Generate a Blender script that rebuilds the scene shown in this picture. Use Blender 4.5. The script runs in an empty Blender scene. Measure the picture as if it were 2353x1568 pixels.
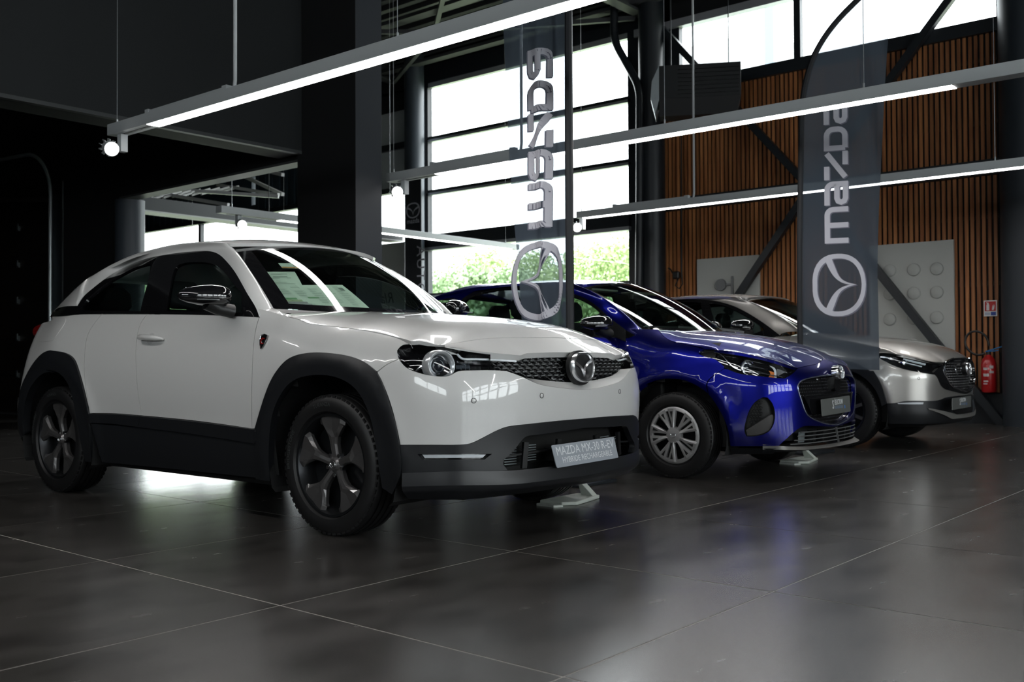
import bpy, bmesh, math, random
import numpy as np
from mathutils import Vector, Matrix
from mathutils.geometry import delaunay_2d_cdt

# ------------------------------------------------------------------ camera, sky, exposure
SC = bpy.context.scene
COL = SC.collection
IMG_W, IMG_H, FPX, EYE = 2353.0, 1568.0, 2302.5, 0.85
ROT = np.array([[0.64482307, -0.01033479, -0.764262],
                [-0.76431596, -0.01517078, -0.64466345],
                [-0.00493199, 0.99983151, -0.01768151]])
cam_d = bpy.data.cameras.new('camera')
cam = bpy.data.objects.new('camera', cam_d)
COL.objects.link(cam)
m4 = Matrix([list(ROT[0]) + [0], list(ROT[1]) + [0], list(ROT[2]) + [EYE], [0, 0, 0, 1]])
cam.matrix_world = m4
cam_d.sensor_fit = 'HORIZONTAL'
cam_d.sensor_width = 36.0
cam_d.lens = FPX / IMG_W * 36.0
cam_d.clip_end = 400
cam_d.dof.use_dof = True
cam_d.dof.focus_distance = 4.9
cam_d.dof.aperture_fstop = 4.5
SC.camera = cam

world = bpy.data.worlds.new('overcast_sky')
SC.world = world
world.use_nodes = True
_bg = world.node_tree.nodes['Background']
_bg.inputs[0].default_value = (0.93, 0.97, 1.0, 1)
_bg.inputs[1].default_value = 9.0
SC.view_settings.view_transform = 'Standard'
SC.view_settings.look = 'None'
SC.view_settings.gamma = 1
SC.view_settings.use_curve_mapping = False
SC.view_settings.exposure = 0.0
SC.cycles.max_bounces = 8
SC.cycles.diffuse_bounces = 3
SC.cycles.glossy_bounces = 4
SC.cycles.transmission_bounces = 6
SC.cycles.transparent_max_bounces = 16
SC.cycles.caustics_reflective = False
SC.cycles.caustics_refractive = False
SC.cycles.sample_clamp_indirect = 6.0
SC.cycles.use_denoising = True


def portal(name, c, sx, sy, rot):
    """marks a glazed opening so the sky light through it samples well"""
    l = bpy.data.lights.new(name, 'AREA')
    l.shape = 'RECTANGLE'
    l.size, l.size_y = sx, sy
    l.cycles.is_portal = True
    o = bpy.data.objects.new(name, l)
    COL.objects.link(o)
    o.location, o.rotation_euler = c, rot
    return o


H90 = math.pi / 2
XW = 13.6            # plane of the glazed and timber wall
XB, YB = -7.5, -8.5  # walls behind the camera
portal('daylight_main_window', (XW - .02, 11.2, 3.1), 5.8, 4.6, (0, H90, 0))
portal('daylight_clerestory', (XW - .02, 5.7, 5.6), .9, 4.7, (0, H90, 0))
portal('daylight_far_windows', (XW - .02, 21, 2.3), 3.6, 9, (0, H90, 0))
portal('daylight_front_glazing', (3.0, YB + .02, 2.45), 14, 2.7, (-H90, 0, 0))
portal('daylight_left_glazing', (XB + .02, .5, 3.25), 1.1, 9, (0, -H90, 0))

# ------------------------------------------------------------------ materials
MATS = {}


def mat(name, col=(.8, .8, .8), rough=.5, metal=0.0, coat=0.0, coat_rough=.03, emit=None, spec=.5, sheen=0):
    if name in MATS:
        return MATS[name]
    m = bpy.data.materials.new(name)
    m.use_nodes = True
    b = m.node_tree.nodes['Principled BSDF']
    b.inputs['Base Color'].default_value = (*col, 1)
    b.inputs['Roughness'].default_value = rough
    b.inputs['Metallic'].default_value = metal
    b.inputs['Specular IOR Level'].default_value = spec
    b.inputs['Coat Weight'].default_value = coat
    b.inputs['Coat Roughness'].default_value = coat_rough
    if emit:
        b.inputs['Emission Color'].default_value = (*emit[0], 1)
        b.inputs['Emission Strength'].default_value = emit[1]
    MATS[name] = m
    return m


def nodes(m):
    nt = m.node_tree
    return nt, nt.nodes, nt.links, nt.nodes['Principled BSDF']


def noise_colour(m, c1, c2, scale, detail=6, vec='Object', stretch=(1, 1, 1), rough=None, bump=0, lo=.35, hi=.65):
    nt, N, L, b = nodes(m)
    tc = N.new('ShaderNodeTexCoord')
    mp = N.new('ShaderNodeMapping')
    mp.inputs['Scale'].default_value = stretch
    L.new(tc.outputs[vec], mp.inputs[0])
    n = N.new('ShaderNodeTexNoise')
    n.inputs['Scale'].default_value = scale
    n.inputs['Detail'].default_value = detail
    L.new(mp.outputs[0], n.inputs['Vector'])
    r = N.new('ShaderNodeValToRGB')
    r.color_ramp.elements[0].position, r.color_ramp.elements[1].position = lo, hi
    r.color_ramp.elements[0].color, r.color_ramp.elements[1].color = (*c1, 1), (*c2, 1)
    L.new(n.outputs['Fac'], r.inputs[0])
    L.new(r.outputs[0], b.inputs['Base Color'])
    if rough:
        q = N.new('ShaderNodeMapRange')
        q.inputs['To Min'].default_value, q.inputs['To Max'].default_value = rough
        L.new(n.outputs['Fac'], q.inputs['Value'])
        L.new(q.outputs[0], b.inputs['Roughness'])
    if bump:
        bp = N.new('ShaderNodeBump')
        bp.inputs['Strength'].default_value = bump
        bp.inputs['Distance'].default_value = .01
        L.new(n.outputs['Fac'], bp.inputs['Height'])
        L.new(bp.outputs[0], b.inputs['Normal'])
    return m


def glass_mat(name, tint, ior=1.5, rough=0.0):
    """thin pane: clear film plus Fresnel reflection"""
    m = bpy.data.materials.new(name)
    m.use_nodes = True
    nt = m.node_tree
    N, L = nt.nodes, nt.links
    N.remove(N['Principled BSDF'])
    t = N.new('ShaderNodeBsdfTransparent')
    t.inputs[0].default_value = (*tint, 1)
    g = N.new('ShaderNodeBsdfGlossy')
    g.inputs['Roughness'].default_value = rough
    f = N.new('ShaderNodeFresnel')
    f.inputs[0].default_value = ior
    x = N.new('ShaderNodeMixShader')
    ge = N.new('ShaderNodeNewGeometry')   # the far side of the pane only lets light out again
    k = N.new('ShaderNodeMath')
    k.operation = 'SUBTRACT'
    k.use_clamp = True
    L.new(f.outputs[0], k.inputs[0])
    L.new(ge.outputs['Backfacing'], k.inputs[1])
    L.new(k.outputs[0], x.inputs[0])
    L.new(t.outputs[0], x.inputs[1])
    L.new(g.outputs[0], x.inputs[2])
    L.new(x.outputs[0], N['Material Output'].inputs[0])
    MATS[name] = m
    return m


black_steel = mat('black_painted_steel', (.012, .015, .019), .42)
charcoal = mat('charcoal_plaster', (.0085, .0105, .012), .7)
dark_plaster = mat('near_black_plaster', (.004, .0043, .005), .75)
grey_column = mat('slate_grey_face', (.020, .025, .032), .6)
silver_trim = mat('silver_trim', (.62, .62, .66), .35, .6)
white_metal = mat('white_powder_coat', (.55, .57, .58), .35)
white_plastic = mat('white_plastic', (.62, .66, .62), .45)
panel_white = mat('white_panel_paint', (.42, .43, .41), .55)
emblem_chrome = mat('satin_chrome', (.88, .89, .91), .26, 1)
chrome = mat('chrome', (.78, .80, .83), .12, 1)
black_gloss = mat('gloss_black', (.006, .006, .007), .08, 0, 1)
black_plastic = mat('black_plastic', (.006, .0065, .007), .42)
cladding = mat('satin_black_cladding', (.0095, .0105, .0125), .40)
rubber = mat('tyre_rubber', (.0055, .0055, .006), .5)
dark_metal = mat('dark_metal', (.03, .032, .035), .35, .8)
interior_dark = mat('dark_interior_trim', (.008, .0085, .009), .6)
seat_fabric = mat('dark_seat_fabric', (.022, .022, .024), .8)
lamp_on = mat('lit_lamp', (1, 1, 1), .3, emit=((1, .98, .95), 9))
led_strip = mat('lit_led_strip', (1, 1, 1), .3, emit=((1, .98, .96), 22))
glass_window = glass_mat('window_glass', (.97, .985, .98))
glass_dark = glass_mat('tinted_car_glass', (.30, .36, .35), 1.5)
glass_screen = glass_mat('windscreen_glass', (.66, .76, .71), 1.5)
glass_lamp = glass_mat('clear_lamp_glass', (.96, .97, .98), 1.45)

# ------------------------------------------------------------------ scene helpers


def tag(o, label=None, cat=None, group=None, kind=None):
    if label:
        o['label'] = label
    if cat:
        o['category'] = cat
    if group:
        o['group'] = group
    if kind:
        o['kind'] = kind
    return o


def empty(name, loc=(0, 0, 0), rz=0.0, label=None, cat=None, group=None, kind=None):
    o = bpy.data.objects.new(name, None)
    COL.objects.link(o)
    o.location = loc
    o.rotation_euler = (0, 0, rz)
    o.empty_display_size = .2
    return tag(o, label, cat, group, kind)


def copy_tree(o, parent=None):
    c = o.copy()
    COL.objects.link(c)
    c.parent = parent
    for ch in list(o.children):
        k = copy_tree(ch, c)
        k.matrix_parent_inverse = ch.matrix_parent_inverse
    return c


class MB:
    """collects verts and faces, then links them as ONE mesh object"""

    def __init__(self):
        self.v, self.f, self.mi = [], [], []
        self.cur = 0

    def add(self, vs, fs):
        k = len(self.v)
        self.v += [tuple(map(float, p)) for p in vs]
        self.f += [tuple(i + k for i in f) for f in fs]
        self.mi += [self.cur] * len(fs)
        return self

    def box(self, lo, hi, M=None):
        (x0, y0, z0), (x1, y1, z1) = lo, hi
        vs = [(x0, y0, z0), (x1, y0, z0), (x1, y1, z0), (x0, y1, z0), (x0, y0, z1), (x1, y0, z1), (x1, y1, z1), (x0, y1, z1)]
        if M is not None:
            vs = [M @ Vector(p) for p in vs]
        return self.add(vs, [(0, 3, 2, 1), (4, 5, 6, 7), (0, 1, 5, 4), (1, 2, 6, 5), (2, 3, 7, 6), (3, 0, 4, 7)])

    def rbox(self, c, s, r=.02, seg=3, M=None):
        """box with rounded edges along its z axis and softened top"""
        x, y = s[0] / 2, s[1] / 2
        pts = []
        for cx, cy, a0 in ((x - r, y - r, 0), (-x + r, y - r, 90), (-x + r, -y + r, 180), (x - r, -y + r, 270)):
            for k in range(seg + 1):
                a = math.radians(a0 + 90 * k / seg)
                pts.append((cx + r * math.cos(a), cy + r * math.sin(a)))
        n = len(pts)
        e = min(r, s[2] * .3)
        rings = []
        for z, k in ((-s[2] / 2, 1 - e / max(x, y)), (-s[2] / 2 + e, 1), (s[2] / 2 - e, 1), (s[2] / 2, 1 - e / max(x, y))):
            rings.append([(c[0] + p[0] * k, c[1] + p[1] * k, c[2] + z) for p in pts])
        vs = [p for R in rings for p in R]
        fs = [(i * n + j, i * n + (j + 1) % n, (i + 1) * n + (j + 1) % n, (i + 1) * n + j) for i in range(3) for j in range(n)]
        fs += [tuple(range(n))[::-1], tuple(range(3 * n, 4 * n))]
        if M is not None:
            vs = [M @ Vector(p) for p in vs]
        return self.add(vs, fs)

    def bar(self, a, b, w, h=None, up=(0, 0, 1)):
        a, b = Vector(a), Vector(b)
        h = w if h is None else h
        d = (b - a).normalized()
        s = d.cross(Vector(up))
        if s.length < 1e-4:
            s = d.cross(Vector((1, 0, 0)))
        s.normalize()
        t = s.cross(d)
        vs = [p + s * i * w / 2 + t * j * h / 2 for p in (a, b) for i, j in ((-1, -1), (1, -1), (1, 1), (-1, 1))]
        return self.add(vs, [(3, 2, 1, 0), (4, 5, 6, 7), (0, 1, 5, 4), (1, 2, 6, 5), (2, 3, 7, 6), (3, 0, 4, 7)])

    def tube(self, pts, r, n=10, cap=True):
        pts = [Vector(p) for p in pts]
        rs = r if isinstance(r, (list, tuple)) else [r] * len(pts)
        vs, up = [], None
        for i, p in enumerate(pts):
            d = (pts[min(i + 1, len(pts) - 1)] - pts[max(i - 1, 0)]).normalized()
            if up is None:
                up = d.cross(Vector((0, 0, 1)))
                if up.length < .05:
                    up = d.cross(Vector((1, 0, 0)))
            up = (up - d * up.dot(d)).normalized()
            w = d.cross(up)
            vs += [p + (up * math.cos(2 * math.pi * k / n) + w * math.sin(2 * math.pi * k / n)) * rs[i] for k in range(n)]
        m = len(pts)
        fs = [(i * n + k, i * n + (k + 1) % n, (i + 1) * n + (k + 1) % n, (i + 1) * n + k) for i in range(m - 1) for k in range(n)]
        if cap:
            fs += [tuple(range(n))[::-1], tuple(range((m - 1) * n, m * n))]
        return self.add(vs, fs)

    def lathe(self, prof, c=(0, 0, 0), axis=0, n=32, flip=False):
        """prof: (along, radius) pairs revolved about the x, y or z axis through c"""
        vs = []
        for a, r in prof:
            for k in range(n):
                t = 2 * math.pi * k / n
                p = [0, 0, 0]
                p[axis] = a
                p[(axis + 1) % 3] = r * math.cos(t)
                p[(axis + 2) % 3] = r * math.sin(t)
                vs.append((p[0] + c[0], p[1] + c[1], p[2] + c[2]))
        fs = []
        for i in range(len(prof) - 1):
            for k in range(n):
                q = (i * n + k, i * n + (k + 1) % n, (i + 1) * n + (k + 1) % n, (i + 1) * n + k)
                fs.append(q[::-1] if flip else q)
        return self.add(vs, fs)

    def prism(self, poly, a, b, axis=0):
        """extrudes a 2D polygon (in the two other axes, cyclic order) from a to b along axis"""
        n = len(poly)
        vs = []
        for t in (a, b):
            for p in poly:
                q = [0, 0, 0]
                q[axis] = t
                q[(axis + 1) % 3], q[(axis + 2) % 3] = p
                vs.append(q)
        fs = [(i, (i + 1) % n, n + (i + 1) % n, n + i) for i in range(n)] + [tuple(range(n))[::-1], tuple(range(n, 2 * n))]
        return self.add(vs, fs)

    def grid(self, P):
        """P: rows x cols x 3"""
        P = np.asarray(P, float)
        r, c = P.shape[:2]
        return self.add(P.reshape(-1, 3), [(i * c + j, i * c + j + 1, (i + 1) * c + j + 1, (i + 1) * c + j) for i in range(r - 1) for j in range(c - 1)])

    def build(self, name, m, parent=None, smooth=False, bevel=0, flipx=False, recalc=True, angle=40, **kw):
        me = bpy.data.meshes.new(name)
        vs = [(-p[0], p[1], p[2]) for p in self.v] if flipx else self.v
        me.from_pydata(vs, [], self.f)
        if recalc:
            bm = bmesh.new()
            bm.from_mesh(me)
            bmesh.ops.recalc_face_normals(bm, faces=bm.faces)
            bm.to_mesh(me)
            bm.free()
        ms = m if isinstance(m, (list, tuple)) else [m]
        for x in ms:
            me.materials.append(x)
        if len(ms) > 1:
            me.polygons.foreach_set('material_index', self.mi)
        o = bpy.data.objects.new(name, me)
        COL.objects.link(o)
        o.parent = parent
        if smooth:
            me.shade_smooth()
            if angle < 180:
                me.set_sharp_from_angle(angle=math.radians(angle))
        if bevel:
            b = o.modifiers.new('bevel', 'BEVEL')
            b.width, b.segments, b.limit_method = bevel, 2, 'ANGLE'
        return tag(o, **kw)


def struct(name, mb, m, parent=None, **k):
    o = mb.build(name, m, parent, **k)
    if parent is None:
        o['kind'] = 'structure'
    return o


# survey of the photograph: the ray through a photo point, and where it meets a plane of the building
def ray(u, v):
    return ROT @ np.array([(u - IMG_W / 2) / FPX, -(v - IMG_H / 2) / FPX, -1.0])


def on_x(u, v, x):
    d = ray(u, v)
    return np.array([0, 0, EYE]) + d * (x / d[0])


def on_y(u, v, y):
    d = ray(u, v)
    return np.array([0, 0, EYE]) + d * (y / d[1])


def on_z(u, v, z):
    d = ray(u, v)
    return np.array([0, 0, EYE]) + d * ((z - EYE) / d[2])
# ------------------------------------------------------------------ the building
rnd = random.Random(7)
ZC = 6.62
# floor: slab with single large tiles, grout recessed between them
grout = mat('pale_grout', (.42, .40, .37), .8)
tile_mat = mat('anthracite_tile', (.03, .03, .03), .3, spec=.6)
noise_colour(tile_mat, (.026, .024, .0225), (.066, .061, .057), 2.6, 10, rough=(.20, .31), stretch=(1, 2.2, 1), lo=.3, hi=.72)
FL = struct('floor', MB().box((XB - .3, YB - .3, -.2), (XW + .3, 26.3, -.0012)), grout)
P_T, Q_T, X_T, Y_T = 1.252, 1.229, 2.142, 1.634
tile_me = None
nx0, nx1, ny0, ny1 = -4, 10, -4, 14
for i in range(nx0, nx1):
    for j in range(ny0, ny1):
        x, y = X_T + i * P_T, Y_T + j * Q_T
        if x > XW - .1:
            continue
        if tile_me is None:
            g = .0035
            t = MB().box((g, g, -.02), (P_T - g, Q_T - g, 0)).build('tile', tile_mat, FL)
            tile_me = t.data
        else:
            t = bpy.data.objects.new('tile', tile_me)
            COL.objects.link(t)
            t.parent = FL
        t.location = (x, y, 0)
xa, xb, ya, yb = X_T + nx0 * P_T, X_T + nx1 * P_T, Y_T + ny0 * Q_T, Y_T + ny1 * Q_T
m_ = MB()
for lo, hi in (((XB, YB), (XW, ya)), ((XB, yb), (XW, 26)), ((XB, ya), (xa, yb))):
    m_.box((lo[0], lo[1], -.02), (hi[0], hi[1], 0))
o = m_.build('outer_tiling', tile_mat, FL)
o['kind'] = 'stuff'

# ceiling: ribbed steel deck (ribs along y) carried by beams
deck_mat = mat('dark_steel_deck', (.035, .036, .038), .5)
CE = struct('ceiling', MB().box((XB - .3, YB - .3, ZC + .09), (XW + .3, 26.3, ZC + .2)), deck_mat)
rib_mat = mat('grey_deck_rib', (.055, .057, .060), .5)
rib = None
for k in range(54):
    x = 13.4 - k * .3
    if rib is None:
        rib = MB().prism([(-8, ZC), (26, ZC), (26, ZC + .09), (-8, ZC + .09)], -.055, .055, 0).build('deck_rib', rib_mat, CE)
        q = rib
    else:
        q = rib.copy()
        COL.objects.link(q)
    q.location = (x, 0, 0)
m_ = MB()
for y in (2.2, 8.6, 14.4, 20.4):
    bm_ = MB().box((6.0, y - .1, ZC - .34), (13.5, y + .1, ZC - .30)).box((6.0, y - .1, ZC - .04), (13.5, y + .1, ZC)).box((6.0, y - .015, ZC - .3), (13.5, y + .015, ZC - .04))
    bm_.build('ceiling_beam', rib_mat, CE)
for a, b in (((9.2, 8.6), (11.8, 11.6)), ((11.8, 11.6), (9.2, 14.4)), ((11.8, 11.6), (13.4, 8.7)), ((11.8, 11.6), (13.4, 14.3)),
             ((9.0, 2.3), (12.6, 5.6)), ((12.6, 5.6), (9.2, 8.5)), ((7.0, 8.6), (9.6, 11.6)), ((9.6, 11.6), (7.2, 14.4))):
    MB().bar((*a, ZC - .36), (*b, ZC - .36), .07).build('roof_brace', rib_mat, CE)
for x in (13.15, 12.5, 11.3):
    MB().box((x - .09, -8, ZC - .26), (x + .09, 26, ZC - .20)).build('purlin', rib_mat, CE)

# wall at the back: facade of main window, column, timber cladding, clerestory
WB = struct('wall_back', MB().box((XW + .02, 3.0, 0), (XW + .2, 8.62, 5.08))
            .box((XW, YB, 0), (XW + .2, 3.0, ZC + .1)).box((XW, 8.2, 6.1), (XW + .2, 26, ZC + .1))
            .box((XW, 3.0, 6.06), (XW + .2, 8.62, ZC + .1)).box((XW, 14.0, 5.75), (XW + .2, 15.3, 6.15)).box((XW, 13.6, 0), (XW + .2, 26, .35)), dark_plaster)
# far bay above its windows: dark sheet cladding with small openings
teal = mat('dark_teal_cladding', (.020, .034, .046), .5)
hl = [(on_x(440, 434, XW), on_x(478, 412, XW)), (on_x(483, 425, XW), on_x(512, 405, XW)), (on_x(548, 412, XW), on_x(562, 394, XW)), (on_x(578, 472, XW), on_x(588, 400, XW))]
cur, m_ = 26.0, MB()
W6 = struct('window_6', MB().box((XW - .03, 15.3, 4.19), (XW + .03, 26, 4.24)), black_steel)
for p, q in hl:
    m_.box((XW, p[1], 4.2), (XW + .2, cur, 6.15)).box((XW, q[1], 4.2), (XW + .2, p[1], max(p[2], 4.21))).box((XW, q[1], q[2]), (XW + .2, p[1], 6.15))
    cur = q[1]
    MB().box((XW + .1, q[1], p[2]), (XW + .11, p[1], q[2])).build('pane', glass_window, W6)
m_.box((XW, 15.3, 4.2), (XW + .2, cur, 6.15)).build('sheet_cladding', teal, WB)
sr = None
for k in range(40):
    if sr is None:
        sr = MB().box((XW - .03, -.05, 4.25), (XW, .05, 6.15)).build('cladding_rib', teal, WB)
        q = sr
    else:
        q = sr.copy()
        COL.objects.link(q)
    q.location.y = 15.6 + .26 * k
    if any(a_[1] + .05 > q.location.y > b_[1] - .05 for a_, b_ in hl):
        q.location.y = 15.45
wood = mat('cedar_slat', (.2, .09, .04), .6)
nt, N, L, b = nodes(wood)
tc = N.new('ShaderNodeTexCoord'); mp = N.new('ShaderNodeMapping'); mp.inputs['Scale'].default_value = (9, 9, .55)
oi = N.new('ShaderNodeObjectInfo'); ad = N.new('ShaderNodeVectorMath'); ad.operation = 'ADD'
ml = N.new('ShaderNodeMath'); ml.operation = 'MULTIPLY'; ml.inputs[1].default_value = 40
L.new(oi.outputs['Random'], ml.inputs[0]); L.new(tc.outputs['Object'], mp.inputs[0]); L.new(mp.outputs[0], ad.inputs[0]); L.new(ml.outputs[0], ad.inputs[1])
n1 = N.new('ShaderNodeTexNoise'); n1.inputs['Scale'].default_value = 2.2; n1.inputs['Detail'].default_value = 8; L.new(ad.outputs[0], n1.inputs['Vector'])
r1 = N.new('ShaderNodeValToRGB'); r1.color_ramp.elements[0].position = .3; r1.color_ramp.elements[1].position = .72
r1.color_ramp.elements[0].color = (.22, .065, .016, 1); r1.color_ramp.elements[1].color = (.52, .22, .078, 1); L.new(n1.outputs['Fac'], r1.inputs[0])
hs = N.new('ShaderNodeHueSaturation'); mr = N.new('ShaderNodeMapRange'); mr.inputs['To Min'].default_value = .65; mr.inputs['To Max'].default_value = 1.15
L.new(oi.outputs['Random'], mr.inputs['Value']); L.new(mr.outputs[0], hs.inputs['Value']); L.new(r1.outputs[0], hs.inputs['Color']); L.new(hs.outputs[0], b.inputs['Base Color'])
slat = None
y, k = 3.44, 0
while y < 8.34:
    if slat is None:
        slat = MB().box((XW - .035, 0, .395), (XW - .005, .042, 4.96)).build('timber_slat', wood, WB)
        q = slat
    else:
        q = slat.copy(); COL.objects.link(q)
    q.location = (0, y, 0)
    y += .0695
for z in (.9, 1.75, 2.6, 3.8, 4.6):
    MB().box((XW - .012, 3.42, z), (XW + .03, 8.36, z + .05)).build('slat_batten', mat('dark_batten', (.03, .018, .01), .7), WB)
MB().box((XW - .06, 3.3, 0), (XW + .02, 8.4, .385)).build('plinth', black_steel, WB)
MB().box((XW - .10, 3.3, 4.95), (XW + .05, 8.6, 5.125)).build('top_rail', black_steel, WB)
MB().box((XW - .14, 3.3, 3.14), (XW - .04, 8.5, 3.33)).build('cross_rail', black_steel, WB)
MB().box((XW - .1, 3.3, 6.0), (XW + .05, 8.8, 6.12)).build('head_rail', silver_trim, WB)

# main window: frame, horizontal mullions, panes
W1 = struct('window_1', MB().box((XW - .06, 8.75, .0), (XW + .06, 8.95, 6.4)).box((XW - .06, 13.5, 0), (XW + .06, 13.64, 6.4)), black_steel)
for z0, z1 in ((4.99, 5.09), (3.97, 4.07), (2.02, 2.1), (1.0, 1.08)):
    o = MB().box((XW - .05, 8.9, z0 + .045), (XW + .05, 13.55, z1)).build('mullion', black_steel, W1)
    MB().box((XW - .06, 8.9, z0), (XW + .04, 13.55, z0 + .045)).build('mullion_edge', silver_trim, o)
o = MB().box((XW - .12, 8.9, 2.97), (XW + .05, 13.55, 3.21)).build('transom', black_steel, W1)
MB().box((XW - .13, 8.9, 2.91), (XW + .04, 13.55, 2.97)).build('transom_edge', silver_trim, o)
MB().box((XW - .05, 8.9, 6.03), (XW + .05, 13.55, 6.12)).build('head_profile', silver_trim, W1)
MB().box((XW - .07, 8.8, 6.12), (XW + .06, 13.6, 6.45)).build('lintel', black_steel, W1)
for z0, z1 in ((.05, 1.0), (1.08, 2.02), (2.1, 2.91), (3.21, 3.97), (4.07, 4.99), (5.09, 6.03)):
    MB().box((XW + .01, 8.95, z0), (XW + .018, 13.5, z1)).build('pane', glass_window, W1)
W3 = struct('window_3', MB().box((XW - .04, 3.34, 5.1), (XW + .06, 3.42, 6.1)).box((XW - .04, 6.02, 5.1), (XW + .06, 6.12, 6.1)).box((XW - .04, 8.0, 5.1), (XW + .06, 8.75, 6.1)), black_steel)
for y0, y1 in ((3.42, 6.02), (6.12, 8.0)):
    MB().box((XW + .01, y0, 5.12), (XW + .018, y1, 6.02)).build('pane', glass_window, W3)
# windows of the far bay, beyond the dividing wall
W2 = struct('window_2', MB().box((XW - .05, 14.0, .35), (XW + .05, 14.08, 6.2)).box((XW - .05, 17.2, .35), (XW + .05, 17.35, 4.2))
            .box((XW - .05, 21.2, .35), (XW + .05, 21.3, 4.2)).box((XW - .05, 25.6, .35), (XW + .05, 25.9, 4.2)).box((XW - .1, 14, 4.12), (XW + .05, 25.9, 4.22)), black_steel)
MB().box((XW - .04, 15.24, .35), (XW + .05, 15.3, 5.8)).box((XW - .06, 14.05, 4.98), (XW + .05, 15.25, 5.1)).build('pane_frame', black_steel, W2)
frost = mat('frosted_pane', (.55, .58, .60), .5)
MB().box((XW + .02, 14.08, 4.22), (XW + .03, 15.24, 4.98)).build('frosted_pane', frost, W2)
MB().box((XW + .02, 14.08, 5.1), (XW + .03, 15.24, 5.75)).build('frosted_pane', frost, W2)
for y0, y1 in ((14.08, 17.2), (17.35, 21.2), (21.3, 25.6)):
    MB().box((XW + .01, y0, .35), (XW + .018, y1, 4.14)).build('pane', glass_window, W2)

# round columns of the facade
def round_column(x, y, r, m, z1=ZC):
    o = MB().lathe([(0, r), (z1, r)], (x, y, 0), 2, 28).build('column', m, None, smooth=True)
    o['kind'] = 'structure'
    return o
round_column(13.32, 8.36, .2, black_steel)
round_column(13.3, 13.62, .19, mat('blue_grey_steel', (.05, .06, .075), .4))
round_column(13.42, 3.02, .34, mat('dark_blue_column', (.02, .026, .034), .5))
# K-shaped steel bracing in front of the timber
nd = on_x(1862, 432, XW - .2)
for p, q in (((1514, 58), None), ((2182, 0), None), ((1690, 690), None), ((2262, 925), None)):
    e = on_x(*p, XW - .2)
    d = e - nd
    e = nd + d * (1.12 if p[1] > 600 else 1.25)
    o = MB().bar(nd, e, .10, .10, up=(1, 0, 0)).build('steel_brace', black_steel, None)
    o['kind'] = 'structure'

# black box column with slate front face, bulkhead and dividing wall on the left
CX0, CY0, YBK = 6.72, 7.73, 8.60
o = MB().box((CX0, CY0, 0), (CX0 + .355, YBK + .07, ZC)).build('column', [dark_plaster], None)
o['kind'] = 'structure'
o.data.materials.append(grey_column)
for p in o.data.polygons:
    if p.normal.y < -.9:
        p.material_index = 1  # front face paler than the rest of the column
struct('trim_1', MB().box((XB, YBK, 3.055), (CX0, YBK + .4, ZC)), charcoal)
struct('trim_2', MB().box((XB, YBK - .005, 3.05), (CX0, YBK + .06, 3.085)), mat('grey_edge_strip', (.055, .058, .06), .5))
yo = on_x(277, 500, 6.77)[1]
ye = on_x(146, 500, 6.77)[1]
WD = struct('wall_left', MB().box((6.77, YBK + .06, 3.01), (6.94, yo + .5, ZC)).box((6.77, yo, 0), (6.94, yo + .5, 3.01)).box((6.77, yo + .5, 0), (7.1, ye, ZC)), dark_plaster)
struct('trim_3', MB().box((6.75, YBK + .06, 2.985), (6.95, yo, 3.012)), mat('grey_edge_strip'))
round_column(6.93, yo + .05, .19, mat('slate_blue_column', (.05, .06, .075), .45), 2.99)
# sectional door with its track
door_mat = mat('dark_brown_door', (.011, .008, .006), .5)
DR = struct('door_1', MB().box((7.42, 14.2, 0), (7.5, 26, 5.2)), dark_plaster)
for k in range(6):
    o = MB().box((7.32, 14.4, .02 + k * .60), (7.42, 25.5, .61 + k * .60)).build('door_section', door_mat, DR)
    if k < 5:
        c = on_x(35, 873, 7.3)
        MB().box((7.29, 16.68, .58 + k * .60), (7.32, 16.76, .66 + k * .60)).box((7.28, 16.70, .60 + k * .60), (7.30, 16.74, .70 + k * .60)).build('hinge', mat('dull_zinc', (.20, .23, .24), .4, .8), o)
a0 = on_x(116, 500, 7.2)
tr = [(7.2, a0[1], .05), (7.2, a0[1], 3.4)]
for k in range(1, 9):
    t = k / 8 * H90
    tr.append((7.2, a0[1] + .9 * (1 - math.cos(t)), 3.4 + .75 * math.sin(t)))
tr.append((7.2, a0[1] + 3, 4.25))
MB().tube(tr, .03, 8).build('door_track', mat('galvanised_steel', (.75, .80, .84), .35, .6), DR, smooth=True)
MB().box((7.22, a0[1] - .30, 0), (7.26, a0[1] - .03, 3.4)).build('door_jamb', mat('dark_zinc', (.05, .07, .085), .4, .7), DR)
MB().box((7.22, a0[1] - .34, 0), (7.28, a0[1] - .30, 3.6)).build('jamb_edge', mat('dark_zinc_edge', (.10, .11, .115), .4, .7), DR)
MB().bar((7.2, a0[1] + .1, 3.35), (7.2, a0[1] + 4, 3.75), .07).build('door_spring_bar', mat('dull_brown_bar', (.07, .06, .055), .5), DR)
MB().box((7.1, 14.4, 0), (7.3, 25.5, .02)).build('threshold', mat('grey_edge_strip'), DR)

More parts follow.
